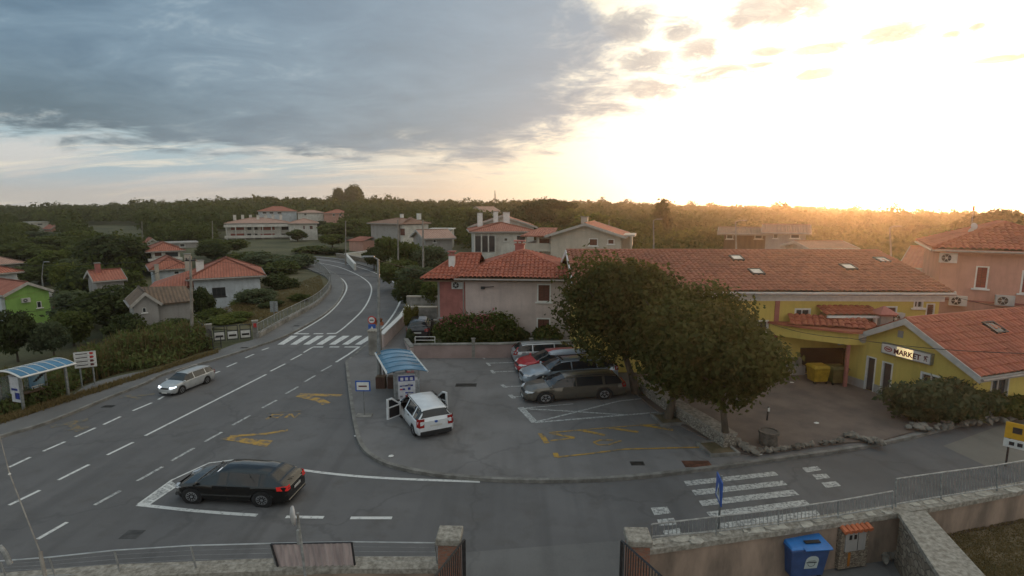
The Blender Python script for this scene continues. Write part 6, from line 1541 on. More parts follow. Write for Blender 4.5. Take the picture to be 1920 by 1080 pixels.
# right shelter with its big poster
NL = G(741, 757, PZ); FL_ = G(715, 733, PZ)
NR = G(797, 753, PZ)
r2, L2 = shelter('blue roofed bus shelter with a poster covered end panel beside the white van', FL_, NL, 0.01, 2.2, PZ) if False else (None, None)
def shelter2():
    # long axis runs away from the camera
    A = G(741, 758, PZ); B = G(786, 755, PZ); w_, a = local_frame(A, B); far_ = G(718, 731, PZ); dpt = 3.1
    r = thing('bus_shelter', 'blue roofed bus shelter with a poster covered end panel beside the white van', 'bus shelter', (A.x, A.y, PZ), a, 'bus shelters'); sc = w_/1.5
    sk = -.20  # the body leans away to the left following the kerb
    q = lambda x, y: (x+sk*y, y)
    h = 1.62
    for (x, y) in ((0, 0), (w_, 0), (0, dpt), (w_, dpt)):
        X_, Yy = q(x, y); m = MB(); m.box(X_-.05, Yy-.05, 0, X_+.05, Yy+.05, h-.05); m.build('post', m_steel, r)
    n_ = 10; V = []; F_ = []
    zr = lambda t: h+.22*math.sin(PI*(.1+.8*t))-.06
    x0, x1, y0, y1 = -.38, w_+.35, -.35, dpt+.3
    for i in range(n_+1):
        t = i/n_; x = x0+(x1-x0)*t
        for yy, dz in ((y0, 0), (y1, 0), (y0, -.02), (y1, -.02)): X_, Y2 = q(x, yy); V.append((X_, Y2, zr(t)+dz))
    for i in range(n_): o = 4*i; F_ += [(o, o+4, o+5, o+1), (o+2, o+3, o+7, o+6)]
    m = MB(); m.add(V, F_); roof = m.build('roof', m_sblue, r, smooth=50)
    for x, t in ((x0, 0), (x1, 1)):
        m = MB(); a_, b_ = q(x, y0), q(x, y1); m.bar((*a_, zr(t)), (*b_, zr(t)), .07); m.build('roof_edge', m_wht, roof)
    m = MB()
    for k in range(6):
        yy = y0+(y1-y0)*k/5; m.tube([(*q(x0+(x1-x0)*i/n_, yy), zr(i/n_)+.012) for i in range(n_+1)], .03 if k in (0, 5) else .016, 4)
    m.build('roof_rib', m_sblue, roof)
    # end panel with poster
    m = MB(); m.box(.06, -.035, .06, w_-.06, .035, h-.10); pn = m.build('end_panel', m_steel, r)
    m = MB(); m.box(.16, -.05, .12, w_-.16, -.036, h-.20); po = m.build('poster', m_poster, pn)
    m = MB(); m.box(.18, -.06, h-.50, w_-.18, -.051, h-.24); m.build('poster_banner', m_posterb, po)
    rnd = random.Random(4); mats_ = [m_red, m_posterb, M('poster_grey', (.2,.2,.24), .5, var=.2)]
    for mi, mat_ in enumerate(mats_):
        m = MB()
        for rr in range(5):
            for cc in range(5):
                if rnd.random() < .5 and (rr+cc+mi) % 2: 
                    x = .24+cc*(w_-.5)/5; z = .18+rr*.17; m.box(x, -.06, z, x+.12, -.051, z+rnd.uniform(.04, .12))
        if m.f: m.build('poster_print', mat_, po)
    m = MB()
    for k in range(4): x = .28+k*.22; m.box(x, -.068, h-.46, x+.13, -.061, h-.32)
    m.build('banner_text', m_poster, po)
    text('BUS', .13, m_red, r, (w_-.55, -.40, h+.01), sx=1.6)
    for (x0_, y0_, x1_, y1_) in ((w_, .15, w_, dpt-.1),):
        m = MB(); a_, b_ = q(x0_, y0_), q(x1_, y1_); m.add([(*a_, .2), (*b_, .2), (*b_, h-.3), (*a_, h-.3)], [(0,1,2,3)]); m.build('glass_panel', m_clear, r)
    m = MB(); a_, b_ = q(w_-.35, .6), q(w_-.35, dpt-.5); m.bar((*a_, .45), (*b_, .45), .28, mi=0); m.build('bench', m_wood, r)
    m = MB(); a_, b_ = q(w_+.06, -.3), q(w_+.06, dpt); m.bar((*a_, .05), (*b_, .05), .10); m.build('kerb_beam', m_dsteel, r)
shelter2()
# crates beside the shelter, litter bin
b_ = G(720, 729, PZ); t = thing('litter_bin', 'pair of brown slatted litter boxes between the lamp pole and the shelter', 'litter bin', b_)
for x in (-.42, .18):
    m = MB(); m.box(x, 0, 0, x+.48, .4, .62); o = m.build('box', m_wood, t)
    m = MB()
    for k in range(5): m.box(x+.01+k*.095, -.025, .03, x+.07+k*.095, -.001, .60)
    m.build('slat', M('bin_brown', (.10,.05,.04), .8), o)
# lamp posts
def lamp(label, px, base_y, top_y, Y=None, z=PZ, arm=-1, armlen=1.2, r0=.09, lean=0, group='street lamps', zb=None):
    if Y is None: b = G(px, base_y, z)
    else: b = At(px, base_y, Y)
    tp = At(px+lean, top_y, b.y); h = tp.z-b.z; t = thing('street_lamp', label, 'street lamp', b, 0, group)
    m = MB(); m.tube([(0,0,0),(0,0,1.2),(tp.x-b.x,0,h)], [r0*1.4, r0, r0*.55], 10); m.box(-.16,-.16,0,.16,.16,.04); m.build('pole', m_pole, t)
    m = MB(); X_ = tp.x-b.x; m.tube([(X_,0,h-.02),(X_+arm*armlen*.5,0,h+.12),(X_+arm*armlen,0,h+.14)], .035, 6); m.build('arm', m_pole, t)
    m = MB(); m.box(X_+arm*armlen-.32,-.12,h+.09,X_+arm*armlen+.32,.12,h+.17); m.build('lamp_head', m_pole, t, bevel=.03)
lamp('tall grey street lamp with its arm over the road, beside the poster shelter', 712, 722, 486, arm=-1, armlen=.5, r0=.10, lean=-3)
for px, ty, by, Y, am, la in ((1225,413,475,62,1,'street lamp with arm to the right standing left of the long red roof, farther lamp'),(1379,416,500,50,1,'middle street lamp sticking up behind the long red roof'),(1668,427,500,47,1,'street lamp behind the far end of the long red roof under the sun')):
    p_ = At(px, by, Y); lamp({1225:'street lamp in front of the tall dark conifer, behind the long red roof',1379:'street lamp behind the long red roof near its upper skylights',1668:'street lamp behind the far end of the long red roof under the sun'}[px], px, by, ty, Y=Y, arm=am, armlen=.7, r0=.08)
def pole(label, px0, y0, y1, Y, r=.14, mat=None, name='utility_pole', px1=None, arms=0, g_='utility poles'):
    b = At(px0, y0, Y); t_ = At(px1 or px0, y1, Y); zb_ = min(b.z, gh(b.x, Y)) if Y > 25 else b.z; b = Vector((b.x, Y, zb_)); h = t_.z-zb_
    t = thing(name, label, 'pole', b, 0, g_); m = MB(); m.tube([(0,0,0),(t_.x-b.x,0,h)], [r, r*.6], 8); m.build('shaft', mat or m_cpole, t)
    if arms:
        m = MB(); m.box(t_.x-b.x-arms/2,-.05,h-.35,t_.x-b.x+arms/2,.05,h-.25)
        for k in (-1, 0, 1): m.lathe([(.03,0),(.05,.06),(.02,.14)], 8, c=(t_.x-b.x+k*arms*.42, 0, h-.25))
        m.build('crossarm', m_dsteel, t)
    return t, Vector((t_.x, Y, t_.z))
_, W0_ = pole('tall old concrete utility pole rising in front of the grey shed', 361, 655, 480, 35.5, .12, px1=357, arms=.7)
_, W1_ = pole('tall pale pole right of the house with shuttered side, thicker of two', 793, 500, 412, 68, .16, px1=793)
pole('thin pale pole in front of the house with the blank front', 746, 490, 412, 70, .12)
pole('thin pale pole beside the far bend, left of the outer wall', 648, 492, 414, 88, .12)
pole('thin distant pole at the left end of the apartment block', 398, 446, 414, 140, .14); pole('thin distant pole above the loggia villa', 266, 442, 415, 150, .14)
pole('thin distant pole right of the small orange cottage', 133, 434, 417, 170, .14); pole('thin distant pole over the far left trees', 7, 440, 424, 160, .13)
pole('short white post behind the cream gabled house', 1142, 424, 412, 95, .1)
m_ = MB(); b = At(928, 378, 440); t = thing('lattice_mast', 'tiny transmission mast standing on the wooded ridge', 'mast', (b.x, b.y, b.z-6)); 
for k in range(3): a = 2*PI*k/3; m_.tube([(math.cos(a)*1.1, math.sin(a)*1.1, 0), (0, 0, 15)], .22, 4)
for k in range(1, 6): q_ = 1.1*(1-k/6); m_.tube([(math.cos(2*PI*j/3)*q_, math.sin(2*PI*j/3)*q_, k*2.3) for j in (0,1,2,0)], .1, 4)
m_.build('lattice', m_dsteel, t)
b = At(82, 568, 58); lamp('slim lamp post by the valley lane and the parked white car', 81, 540, 493, Y=64, arm=1, armlen=.4, r0=.06)
# signs
def board_pole(name, label, px, by, z, h0, w_, hgt, face, pole_r=.03, rz=0, cat='sign', extra=None, poles=1):
    b = G(px, by, z); t = thing(name, label, cat, b, rz)
    for k in range(poles):
        x = 0 if poles == 1 else (-.32+.64*k)*w_; m = MB(); m.tube([(x,.03,0),(x,.03,h0+hgt)], pole_r, 8); m.build('post', m_pole, t)
    m = MB(); m.box(-w_/2,-.03,h0,w_/2,0,h0+hgt); m.build('board', face, t)
    return t
t = board_pole('bus_stop_sign', 'blue edged bus stop sign on a thin post at the parking lot kerb', 683, 779, PZ, 1.14, .66, .48, m_blue, .024)
m = MB(); m.box(-.27,-.045,1.20,.27,-.031,1.56); m.build('white_field', m_wht, t); m = MB(); m.box(-.18,-.058,1.35,.18,-.046,1.41); m.build('bus_symbol', m_ink, t); m = MB(); m.box(-.35,-.2,0,.35,.2,.025); m.build('base_plate', m_conc, t)
# direction board by the reeds
b = G(166, 724, .05); t = thing('direction_sign', 'white direction board with red and black arrows on two posts at the reeds', 'sign', b, R(28))
wB = .92; hB = .84; z0B = 1.02
for x in (-.27, .27): m = MB(); m.tube([(x,.04,-.1),(x,.04,z0B+hB)], .04, 8); m.build('post', m_steel, t)
m = MB(); m.box(-wB/2,-.03,z0B,wB/2,.01,z0B+hB); m.build('board', m_wht, t)
for k, mt_ in enumerate((m_ink, m_ink, m_red, m_red)):
    z = z0B+.06+k*.20
    m = MB(); m.box(-wB/2+.08,-.045,z+.06,wB/2-.36,-.031,z+.10); m.build('text_line', m_dsteel, t)
    m = MB(); m.add([(wB/2-.26,-.04,z+.02),(wB/2-.14,-.04,z+.02),(wB/2-.08,-.04,z+.08),(wB/2-.14,-.04,z+.14),(wB/2-.26,-.04,z+.14)], [(0,1,2,3,4)]); m.build('arrow', mt_, t)
for k in range(5): 
    m = MB(); m.box(-wB/2+.02,-.036,z0B+.01+k*.20,wB/2-.02,-.031,z0B+.022+k*.20); m.build('rule', m_steel, t)
# no entry roundel over blue sign
b = G(699, 650, PZ); Y = b.y; c = At(699, 600, Y); t = thing('road_sign', 'red ringed round sign over a blue square sign by the white topped wall', 'sign', (b.x, b.y, PZ))
hC = c.z-PZ; m = MB(); m.tube([(0,.05,0),(0,.05,hC+.2)], .035, 8); m.build('post', m_pole, t)
m = MB(); m.disc((0,0,hC),(0,1,0),.27,.03,28); m.build('round_sign', m_red, t); m = MB(); m.disc((0,-.02,hC),(0,1,0),.20,.02,28); m.build('round_face', m_wht, t); m = MB(); m.box(-.13,-.045,hC-.035,.13,-.031,hC+.035); m.build('bar_symbol', m_dsteel, t)
m = MB(); m.box(-.24,-.015,hC-.72,.24,.015,hC-.29); m.build('blue_sign', m_blue, t); m = MB(); m.add([(-.12,-.02,hC-.65),(.12,-.02,hC-.65),(0,-.02,hC-.40)], [(0,1,2)]); m.build('triangle_symbol', m_wht, t)
# orange planter top / cone by that wall
m = MB(); b = G(703, 634, PZ); t = thing('planter', 'rusty orange plant trough on the wall end under the round sign', 'planter', (b.x+.1, b.y+.3, 1.0)); m.box(-.45,-.15,0,.45,.15,.22); m.build('trough', M('terracotta', (.30,.10,.05), .8), t); 
P, N, H = crown_points(700, 'bush', 8, 77); P = P*np.array([1.0,.45,.5])+np.array([0,0,.15]); f = bpy.data.objects.new('flowers', leaf_mesh('flowers', P, N, .07, H, mat_leaf('rusty_leaves', (.20,.07,.03), (.35,.12,.05)))); COL.objects.link(f); f.parent = t
# zebra sign edge-on by the crosswalk
b = G(1343, 1012, .1); t = thing('crossing_sign', 'blue pedestrian crossing sign seen almost edge on over the near wall', 'sign', b, R(-99)); hC = At(1341, 918, b.y).z-.1
m = MB(); m.tube([(0,.04,0),(0,.04,hC+.42)], .03, 8); m.build('post', m_pole, t)
m = MB(); m.box(-.33,-.02,hC-.33,.33,.01,hC+.36); m.build('board', m_blue, t)
for s_ in (1,): m = MB(); m.add([(-.22,-.025,hC-.24),(.22,-.025,hC-.24),(0,-.025,hC+.22)], [(0,1,2)]); m.build('triangle_symbol', m_wht, t); m = MB(); m.box(-.04,-.03,hC-.16,.04,-.026,hC+.05); m.build('walker_symbol', m_black, t)
# back of a sign by the inner railing
b = G(516, 612, .1); t = thing('sign_back', 'grey sign seen from behind above the inner railing by the lawn', 'sign', b); hC = At(515, 578, b.y).z-.1
m = MB(); m.tube([(0,-.04,0),(0,-.04,hC+.5)], .035, 8); m.build('post', m_pole, t); m = MB(); m.box(-.30,-.01,hC-.28,.30,.02,hC+.55); m.build('board', m_steel, t)
# yellow sign at the right border
b = G(1893, 872, .1); t = thing('information_sign', 'yellow direction sign over a small white one on two grey posts at the street', 'sign', b, R(-46)); zc = At(1908, 812, b.y).z-.1
for x in (-.1, .75): m = MB(); m.tube([(x,.03,-.1),(x,.03,zc+.3)], .03, 8); m.build('post', m_dsteel, t)
m = MB(); m.box(-.25,-.03,zc-.22,1.3,0,zc+.38); m.build('yellow_board', m_yelsign, t); m = MB(); m.box(-.25,-.03,zc-.55,1.3,0,zc-.25); m.build('white_board', m_wht, t)
m = MB()
for k in range(3): m.box(-.05+k*.35,-.045,zc-.0,.2+k*.35,-.031,zc+.22-.06*k)
for k in range(4): m.box(-.1+k*.22,-.045,zc-.46,.04+k*.22,-.031,zc-.33)
m.build('lettering', m_dsteel, t)
# ------------------------------------------------------------------ railings and walls
def railing(name, label, P, h, post_every, mat, bars=0, rails=(1.0, .12), group=None, r=.025, parent_z=None, lean=0, cat='railing'):
    """P: list of 3D base points"""
    t = thing(name, label, cat, P[0], 0, group); o = Vector(P[0]); loc = [Vector(p)-o for p in P]
    seg = []; 
    for a, b in zip(loc, loc[1:]):
        n_ = max(1, round((b-a).length/post_every)); seg += [a+(b-a)*k/n_ for k in range(n_)]
    seg.append(loc[-1])
    for p in seg: m = MB(); m.tube([p, p+Vector((0, 0, h))], r*1.2, 6); m.build('post', mat, t)
    for f in rails: m = MB(); m.tube([p+Vector((0, 0, h*f)) for p in seg], r, 6); m.build('rail', mat, t)
    if bars:
        m = MB()
        for a, b in zip(seg, seg[1:]):
            n_ = max(1, int((b-a).length/bars))
            for k in range(1, n_): q_ = a+(b-a)*k/n_; m.tube([q_+Vector((0, 0, h*rails[-1])), q_+Vector((0, 0, h*rails[0]))], .009, 4, caps=False)
        m.build('bars', mat, t)
    return t
def wall_line(name, label, P, th, mats, cap=.0, capmat=None, z0=0, group=None, cat='wall', side=1, capover=.05):
    """P: plan points with wall top z; th thickness to the left"""
    t = thing(name, label, cat, (P[0][0], P[0][1], z0), 0, group); o = Vector((P[0][0], P[0][1]))
    n_ = len(P); 
    def offs(d):
        out = []
        for i in range(n_):
            tt = Vector((P[min(i+1, n_-1)][0]-P[max(i-1, 0)][0], P[min(i+1, n_-1)][1]-P[max(i-1, 0)][1])).normalized(); nn = Vector((-tt.y, tt.x)); out.append(Vector((P[i][0], P[i][1]))-o+nn*d)
        return out
    def strip(mb, A, B, z_lo, z_hi):
        V = [(a.x, a.y, z_lo[i]) for i, a in enumerate(A)]+[(b.x, b.y, z_lo[i]) for i, b in enumerate(B)]+[(a.x, a.y, z_hi[i]) for i, a in enumerate(A)]+[(b.x, b.y, z_hi[i]) for i, b in enumerate(B)]
        F_ = []
        for i in range(n_-1): F_ += [(i, i+1, 2*n_+i+1, 2*n_+i), (n_+i, 3*n_+i, 3*n_+i+1, n_+i+1), (2*n_+i, 2*n_+i+1, 3*n_+i+1, 3*n_+i)]
        F_ += [(0, 2*n_, 3*n_, n_), (n_-1, 2*n_-1, 4*n_-1, 3*n_-1)]
        mb.add(V, F_)
    tops = [p[2]-z0 for p in P]
    m = MB(); strip(m, offs(0), offs(th*side), [0]*n_, [q-cap for q in tops]); m.build('wall', mats, t)
    if cap: m = MB(); strip(m, offs(-capover*side), offs((th+capover)*side), [q-cap for q in tops], tops); m.build('coping', capmat or m_cap, t)
    return t
# inner railing along the lawn on a low plinth
RP = [(486,634),(512,619),(535,605.5),(566,589),(597,570.5),(617,549),(620.5,536)]
pl = [G(a, b, .1) for a, b in RP]; pl = smooth_line(pl, 4)
wall_line('low_wall', 'low pale plinth carrying the grey railing along the inner bend', [(p.x, p.y, .42) for p in pl], .22, m_conc, 0, None, 0)
railing('railing', 'grey panelled railing on the low plinth along the inner bend', [(p.x-.1, p.y+.02, .42) for p in pl], .75, 1.7, m_rail, bars=.16, r=.022, group='railings by the pavements')
pl2 = smooth_line([G(a, b, .1) for a, b in [(620.5,534),(614,523),(604,513),(590,503.5)]], 4)
railing('railing', 'tall grey railing on the far stretch of the inner bend', [(p.x, p.y, .1) for p in pl2], 1.3, 3.2, m_rail, bars=.25, r=.03, group='railings by the pavements')
# gate with three white panels between stone piers
gA, gB = G(400, 641, .0), G(475, 634, .0)
dirg = (gB-gA); Lg = dirg.length; ag = math.atan2(dirg.y, dirg.x)
for k in range(3):
    x0 = Lg*(.02+k*.325); x1 = Lg*(.30+k*.325); t = thing('metal_gate', ['white gate panel with a dark slot, beside the tall pole','white gate panel with a dark slot, between two others','white gate panel with a dark slot, next to the red sign pier'][k], 'gate', gA, ag, 'white gate panels')
    m = MB(); m.box(x0,0,.12,x1,.05,.62); o = m.build('panel', m_wht, t)
    m = MB(); m.box(x0+.12,-.02,.28,x1-.12,-.002,.42); m.build('slot', m_black, o)
    for z in (.02, .66, 1.02): 
        m = MB(); m.box(x0,-.0,z,x1,.04,z+.05); m.build('frame_bar', m_dsteel, t)
    m = MB(); 
    for x in (x0, x1-.05): m.box(x,-.01,0,x+.05,.05,1.08)
    m.build('frame_post', m_dsteel, t)
for (px, py, lab) in ((480,634.5,'pale gate pier with a small red sign by the inner railing'),(393,642.5,'pale gate pier at the end of the side fence by the tall pole')):
    b = G(px, py, 0); t = thing('gate_pier', lab, 'pier', b, ag); m = MB(); m.box(-.18,-.18,0,.18,.18,1.25); m.build('pier', m_conc, t); m = MB(); m.box(-.22,-.22,1.25,.22,.22,1.33); m.build('coping', m_cap, t)
    if px == 480: m = MB(); m.box(-.10,-.2,.85,.10,-.181,1.15); m.build('red_sign', m_red, t)
railing('railing', 'short dark railing running back from the gate by the tall pole', [G(372,626,0), G(398,648,0)], 1.0, 1.5, m_dsteel, bars=.4, group='railings by the pavements')
railing('railing', 'short dark railing piece at the pavement edge below the gate', [G(400,655,.1), G(415,652,.1)], .75, .8, m_dsteel, bars=.3, group='railings by the pavements')
# walls right of the road
wp = [G(a, b, .1) for a, b in [(713,652),(724,640),(740,624),(752,610),(762,592)]]
wall_line('boundary_wall', 'pinkish boundary wall with a bright white top along the road', [(p.x, p.y, 1.05) for p in smooth_line(wp, 3)], .25, m_pink_r, .08, m_wht, 0, side=-1)
b = G(702, 664, PZ); t = thing('gate_pier', 'grey concrete pier at the road end of the pinkish wall', 'pier', b); m = MB(); m.box(-.28,-.25,0,.42,.35,1.5); m.build('pier', m_conc, t); m = MB(); m.box(-.33,-.3,1.5,.47,.4,1.58); m.build('coping', m_cap, t)
A_, B_, C_ = G(776,672,PZ), G(930,671,PZ), G(1092,667,PZ)
wall_line('boundary_wall', 'long low pinkish brown wall behind the parked cars', [(A_.x, A_.y, 1.0),(B_.x, B_.y, 1.02),(C_.x, C_.y, 1.1)], .25, M('brown_pink_render', (.33,.25,.235), .9, col2=(.24,.18,.17), scale=.8), .07, m_conc, 0)
for q_ in (888, 996): 
    b = G(q_, 671, PZ); t = thing('wall_post', f'thin post of the long low wall {"behind the oleander" if q_ == 888 else "by the hedge"}', 'post', b); m = MB(); m.box(-.1,-.06,0,.1,.0,1.22); m.build('pier', m_conc, t); m = MB(); m.box(-.13,-.09,1.22,.13,.03,1.27); m.build('coping', m_cap, t)
gz = G(776, 655, 0); wall_line('boundary_wall', 'short wall closing the driveway on the side of the oleander', [(G(776,672,0).x, G(776,672,0).y, .75),(G(764,646,0).x, G(764,646,0).y, .45)], .2, m_pink_r, .06, m_conc, 0)
# sliding gate in front of it
t = railing('gate', 'pale horizontal barred gate before the dark parked car', [G(779,663,.1), G(816,663,.1)], 1.1, 1.6, m_wht, rails=(1.0,.8,.6,.4,.2), r=.02, cat='gate')
# outer bend stone wall
ow = [G(a, b, .1) for a, b in [(762,592),(772,570),(778,548),(769,530),(748,514),(718,503),(690,494),(655,486.5),(630,482)]]
ow = smooth_line(ow, 4); 
wall_line('retaining_wall', 'rough stone retaining wall round the outside of the road bend', [(p.x, p.y, .85) for p in ow], .35, m_stone, .08, m_conc, 0, side=-1)
# terrace walls left of the pink house
for k, (x0, x1, y_, Y, zt) in enumerate([(762,820,555,46,0),(770,820,575,43,0),(775,822,600,40,0)]):
    a = At(x0, y_, Y); b = At(x1, y_, Y); wall_line('terrace_wall', ['upper pale terrace wall left of the pink house','middle pale terrace wall left of the pink house','lowest pale terrace wall left of the pink house'][k], [(a.x, a.y, a.z),(b.x, b.y, b.z)], .3, m_conc, .1, m_cream, -.5)
# white wall by the far bend
a = At(655, 498, 82); b = At(668, 488, 92); a2 = At(640, 478, 96); c2 = At(700, 471, 100)
wall_line('boundary_wall', 'white garden wall climbing beside the far bend', [(At(668,505,80).x, 80, At(668,494,80).z),(At(650,480,96).x, 96, At(650,475,96).z),(At(705,474,104).x, 104, At(705,468,104).z)], .3, m_white_r, .08, m_wht, -1)
# stone wall between the parking lot and the forecourt
sw = [G(a, b, PZ) for a, b in [(1196,728),(1215,748),(1262,782),(1310,812),(1356,843)]]
wall_line('stone_wall', 'low dry stone wall between the parking lot and the forecourt', [(p.x, p.y, .72) for p in smooth_line(sw, 3)], .55, m_stone_s, .09, M('stone_tops', (.34,.31,.27), .95, col2=(.16,.14,.12), scale=7, bump=.8, bscale=12), PZ, side=1)
def rocks(name, label, P, n_, s_, seed, z, spread=.3):
    rnd = random.Random(seed); t = thing(name, label, 'stones', (P[0].x, P[0].y, z)); o = Vector((P[0].x, P[0].y, z)); m = MB()
    for k in range(n_):
        q_ = rnd.random(); i = min(int(q_*(len(P)-1)), len(P)-2); f = q_*(len(P)-1)-i; c = P[i]*(1-f)+P[i+1]*f-o+Vector((rnd.uniform(-1, 1)*spread, rnd.uniform(-1, 1)*spread, 0)); sz = s_*rnd.uniform(.5, 1.2)
        bm = bmesh.new(); bmesh.ops.create_icosphere(bm, subdivisions=1, radius=sz)
        Rm = Matrix.Rotation(rnd.uniform(0, 6), 3, 'Z')
        vs_ = [Rm @ Vector((v.co.x*rnd.uniform(.8,1.5), v.co.y*rnd.uniform(.7,1.1), v.co.z*rnd.uniform(.5,.8))) + Vector((c.x, c.y, sz*.35+rnd.uniform(0, .12))) for v in bm.verts]
        m.add(vs_, [tuple(v.index for v in f_.verts) for f_ in bm.faces]); bm.free()
    ob = m.build('stones', M('field_stone', (.24,.22,.19), .9, col2=(.11,.10,.085), scale=2.5, bump=.6), t); return t
rocks('stone_edging', 'loose stone edging between the nearest broadleaf tree and the pavement corner', [G(1372,828,FZ), G(1392,838,FZ), G(1412,852,FZ)], 50, .14, 3, FZ, .13)
rocks('stone_edging', 'heap of flat stones at the street edge of the forecourt', [G(1588,818,FZ), G(1618,826,FZ), G(1648,833,FZ)], 60, .13, 4, FZ, .12)
rocks('stone_edging', 'thin row of stones along the forecourt street edge', [G(1414,852,FZ), G(1500,840,FZ), G(1585,828,FZ)], 60, .11, 5, FZ, .06)
rocks('stone_edging', 'stones around the foot of the market bush', [G(1700,806,FZ), G(1800,800,FZ), G(1900,784,FZ)], 60, .16, 6, FZ, .25)
# planting beds
for (px, py, w_, lab) in ((1255,788,1.25,'square planting bed at the foot of the middle broadleaf tree'),(1345,843,1.2,'planting bed at the foot of the nearest broadleaf tree')):
    b = G(px, py, PZ); t = thing('planting_bed', lab, 'planting bed', b, R(8)); 
    m = MB(); e = .1
    for q_ in ((-w_/2,-w_/2,w_/2,-w_/2+e),(-w_/2,w_/2-e,w_/2,w_/2),(-w_/2,-w_/2+e,-w_/2+e,w_/2-e),(w_/2-e,-w_/2+e,w_/2,w_/2-e)): m.box(q_[0],q_[1],0,q_[2],q_[3],.12)
    m.build('edging', m_kerb, t); m = MB(); m.box(-w_/2+e,-w_/2+e,0,w_/2-e,w_/2-e,.07); m.build('soil', m_dirt, t)
# old well
b = G(1440, 832, FZ); t = thing('stone_well', 'round old stone well head with a metal band on the forecourt', 'well', b)
m = MB(); m.lathe([(.34,0),(.35,.1),(.34,.42),(.38,.44),(.39,.54),(.31,.54),(.28,.2)], 20); m.build('ring', m_streak if False else M('dark_stone', (.16,.14,.12), .9, col2=(.08,.07,.06), scale=6, bump=.6), t); m = MB(); m.disc((0,0,.49),(0,0,1),.30,.05,18); m.build('lid', m_dsteel, t)
b = G(1438, 788, FZ); t = thing('bollard', 'thin dark post with a small white tag standing on the forecourt', 'bollard', b); m = MB(); m.tube([(0,0,0),(.02,0,.62)], .035, 8); m.build('post', m_dsteel, t); m = MB(); m.box(-.02,-.05,.42,.07,-.036,.58); m.build('tag', m_wht, t)
# bins in the loading bay
for (px, py, mt_, lab) in ((1532,717,M('bin_yellow', (.40,.25,.02), .5, var=.15),'bright yellow wheeled bin in the loading bay of the market'),(1566,719,M('bin_green_brown', (.10,.09,.03), .55, var=.15),'dark olive wheeled bin next to the yellow bin')):
    b = G(px, py, FZ); t = thing('wheeled_bin', lab, 'bin', b, R(4), 'bins in the loading bay'); m = MB(); m.add([(-.36,-.3,.12),(.36,-.3,.12),(.36,.3,.12),(-.36,.3,.12),(-.44,-.38,.85),(.44,-.38,.85),(.44,.38,.85),(-.44,.38,.85)], [(3,2,1,0),(4,5,6,7),(0,1,5,4),(1,2,6,5),(2,3,7,6),(3,0,4,7)]); m.build('tub', mt_, t, bevel=.02)
    m = MB(); m.add([(-.47,-.42,.86),(.47,-.42,.86),(.47,.42,.86),(-.47,.42,.86),(-.40,-.3,.97),(.40,-.3,.97),(.40,.36,.97),(-.40,.36,.97)], [(3,2,1,0),(4,5,6,7),(0,1,5,4),(1,2,6,5),(2,3,7,6),(3,0,4,7)]); m.build('lid', mt_, t)
    for x in (-.3, .3): m = MB(); m.disc((x,-.25,.08),(1,0,0),.08,.05,12); m.build('wheel', m_tyre, t)
b = G(1487, 700, FZ); t = thing('pallet_stack', 'pale boxes stacked in the shade at the left of the loading bay', 'boxes', b); m = MB(); m.box(-.5,-.3,0,.5,.5,.5); m.build('carton', m_grey_r, t); m = MB(); m.box(-.4,-.25,.51,.3,.4,.95); m.build('carton', m_conc, t)
for (px, py, z, lab) in ((1485,718,FZ,'bit of white litter by the loading bay'),(1531,794,FZ,'white scrap of paper in the middle of the forecourt'),(668,818,0,'white litter at the parking lot kerb by the road'),(733,856,PZ,'pale crumpled litter on the pavement corner'),(1424,853,PZ,'pale scrap on the pavement by the stone edging')):
    b = G(px, py, z); m = MB(); bm = bmesh.new(); bmesh.ops.create_icosphere(bm, subdivisions=1, radius=.09); rnd = random.Random(px); m.add([(v.co.x*rnd.uniform(.7,1.6), v.co.y*rnd.uniform(.6,1.2), (v.co.z+.06)*.4*rnd.uniform(.4,1)) for v in bm.verts], [tuple(v.index for v in f_.verts) for f_ in bm.faces]); bm.free(); o = m.build('litter', m_wht, loc=b+Vector((0,0,.01))); tag(o, lab, 'litter', 'scraps of litter')
# ------------------------------------------------------------------ near wall, railings, pillars, gates
def top_from(px, py, Y): p = At(px, py, Y); return p
yard_z = .16
# wall with streaked render right of the gate
m_streak = M('streaked_render', (.36,.27,.21), .9, col2=(.16,.125,.10), scale=1.3, stretch=(.9,1,.32), bump=.25)
WT = [(1215,1028,11.3),(1345,1009,11.75),(1450,994,12.1),(1560,978,12.5),(1700,957,12.95),(1800,939,13.4),(1920,916,14.0),(2150,872,15.2)]
WP = [At(*q_) for q_ in WT]
wall_line('yard_wall', 'stained beige yard wall with crumbling pale coping stones below the railing', [(p.x, p.y, p.z) for p in WP], .24, m_streak, .13, m_cap, .1, capover=.07)
# pale repair slabs lying on the coping
rnd = random.Random(9)
t = thing('coping_slabs', 'pale loose slabs and mortar patches lying on the wall coping under the railing', 'slabs', WP[0]); m = MB()
for i in range(len(WP)-2):
    for k in range(3):
        f = (k+rnd.uniform(.1,.9))/3; c = WP[i]*(1-f)+WP[i+1]*f-WP[0]; dr_ = (WP[i+1]-WP[i]).normalized(); nr = Vector((-dr_.y, dr_.x, 0)); L_ = rnd.uniform(.10,.34); W_ = rnd.uniform(.07,.14); off = rnd.uniform(0,.16)
        pts = [c+dr_*(L_*sx_*rnd.uniform(.6,1.1))+nr*(off+W_*sy_*rnd.uniform(.6,1.1)) for sx_, sy_ in ((-1,-1),(0,-1.1),(1,-1),(1.1,0),(1,1),(0,1.1),(-1,1),(-1.1,0))]
        m.add([(p.x,p.y,p.z+.004) for p in pts]+[(p.x,p.y,p.z+.025) for p in pts], [tuple(range(8,16))]+[(j,(j+1)%8,8+(j+1)%8,8+j) for j in range(8)])
m.build('slab', M('pale_mortar', (.50,.48,.42), .9, col2=(.30,.28,.25), scale=6, bump=.5), t)
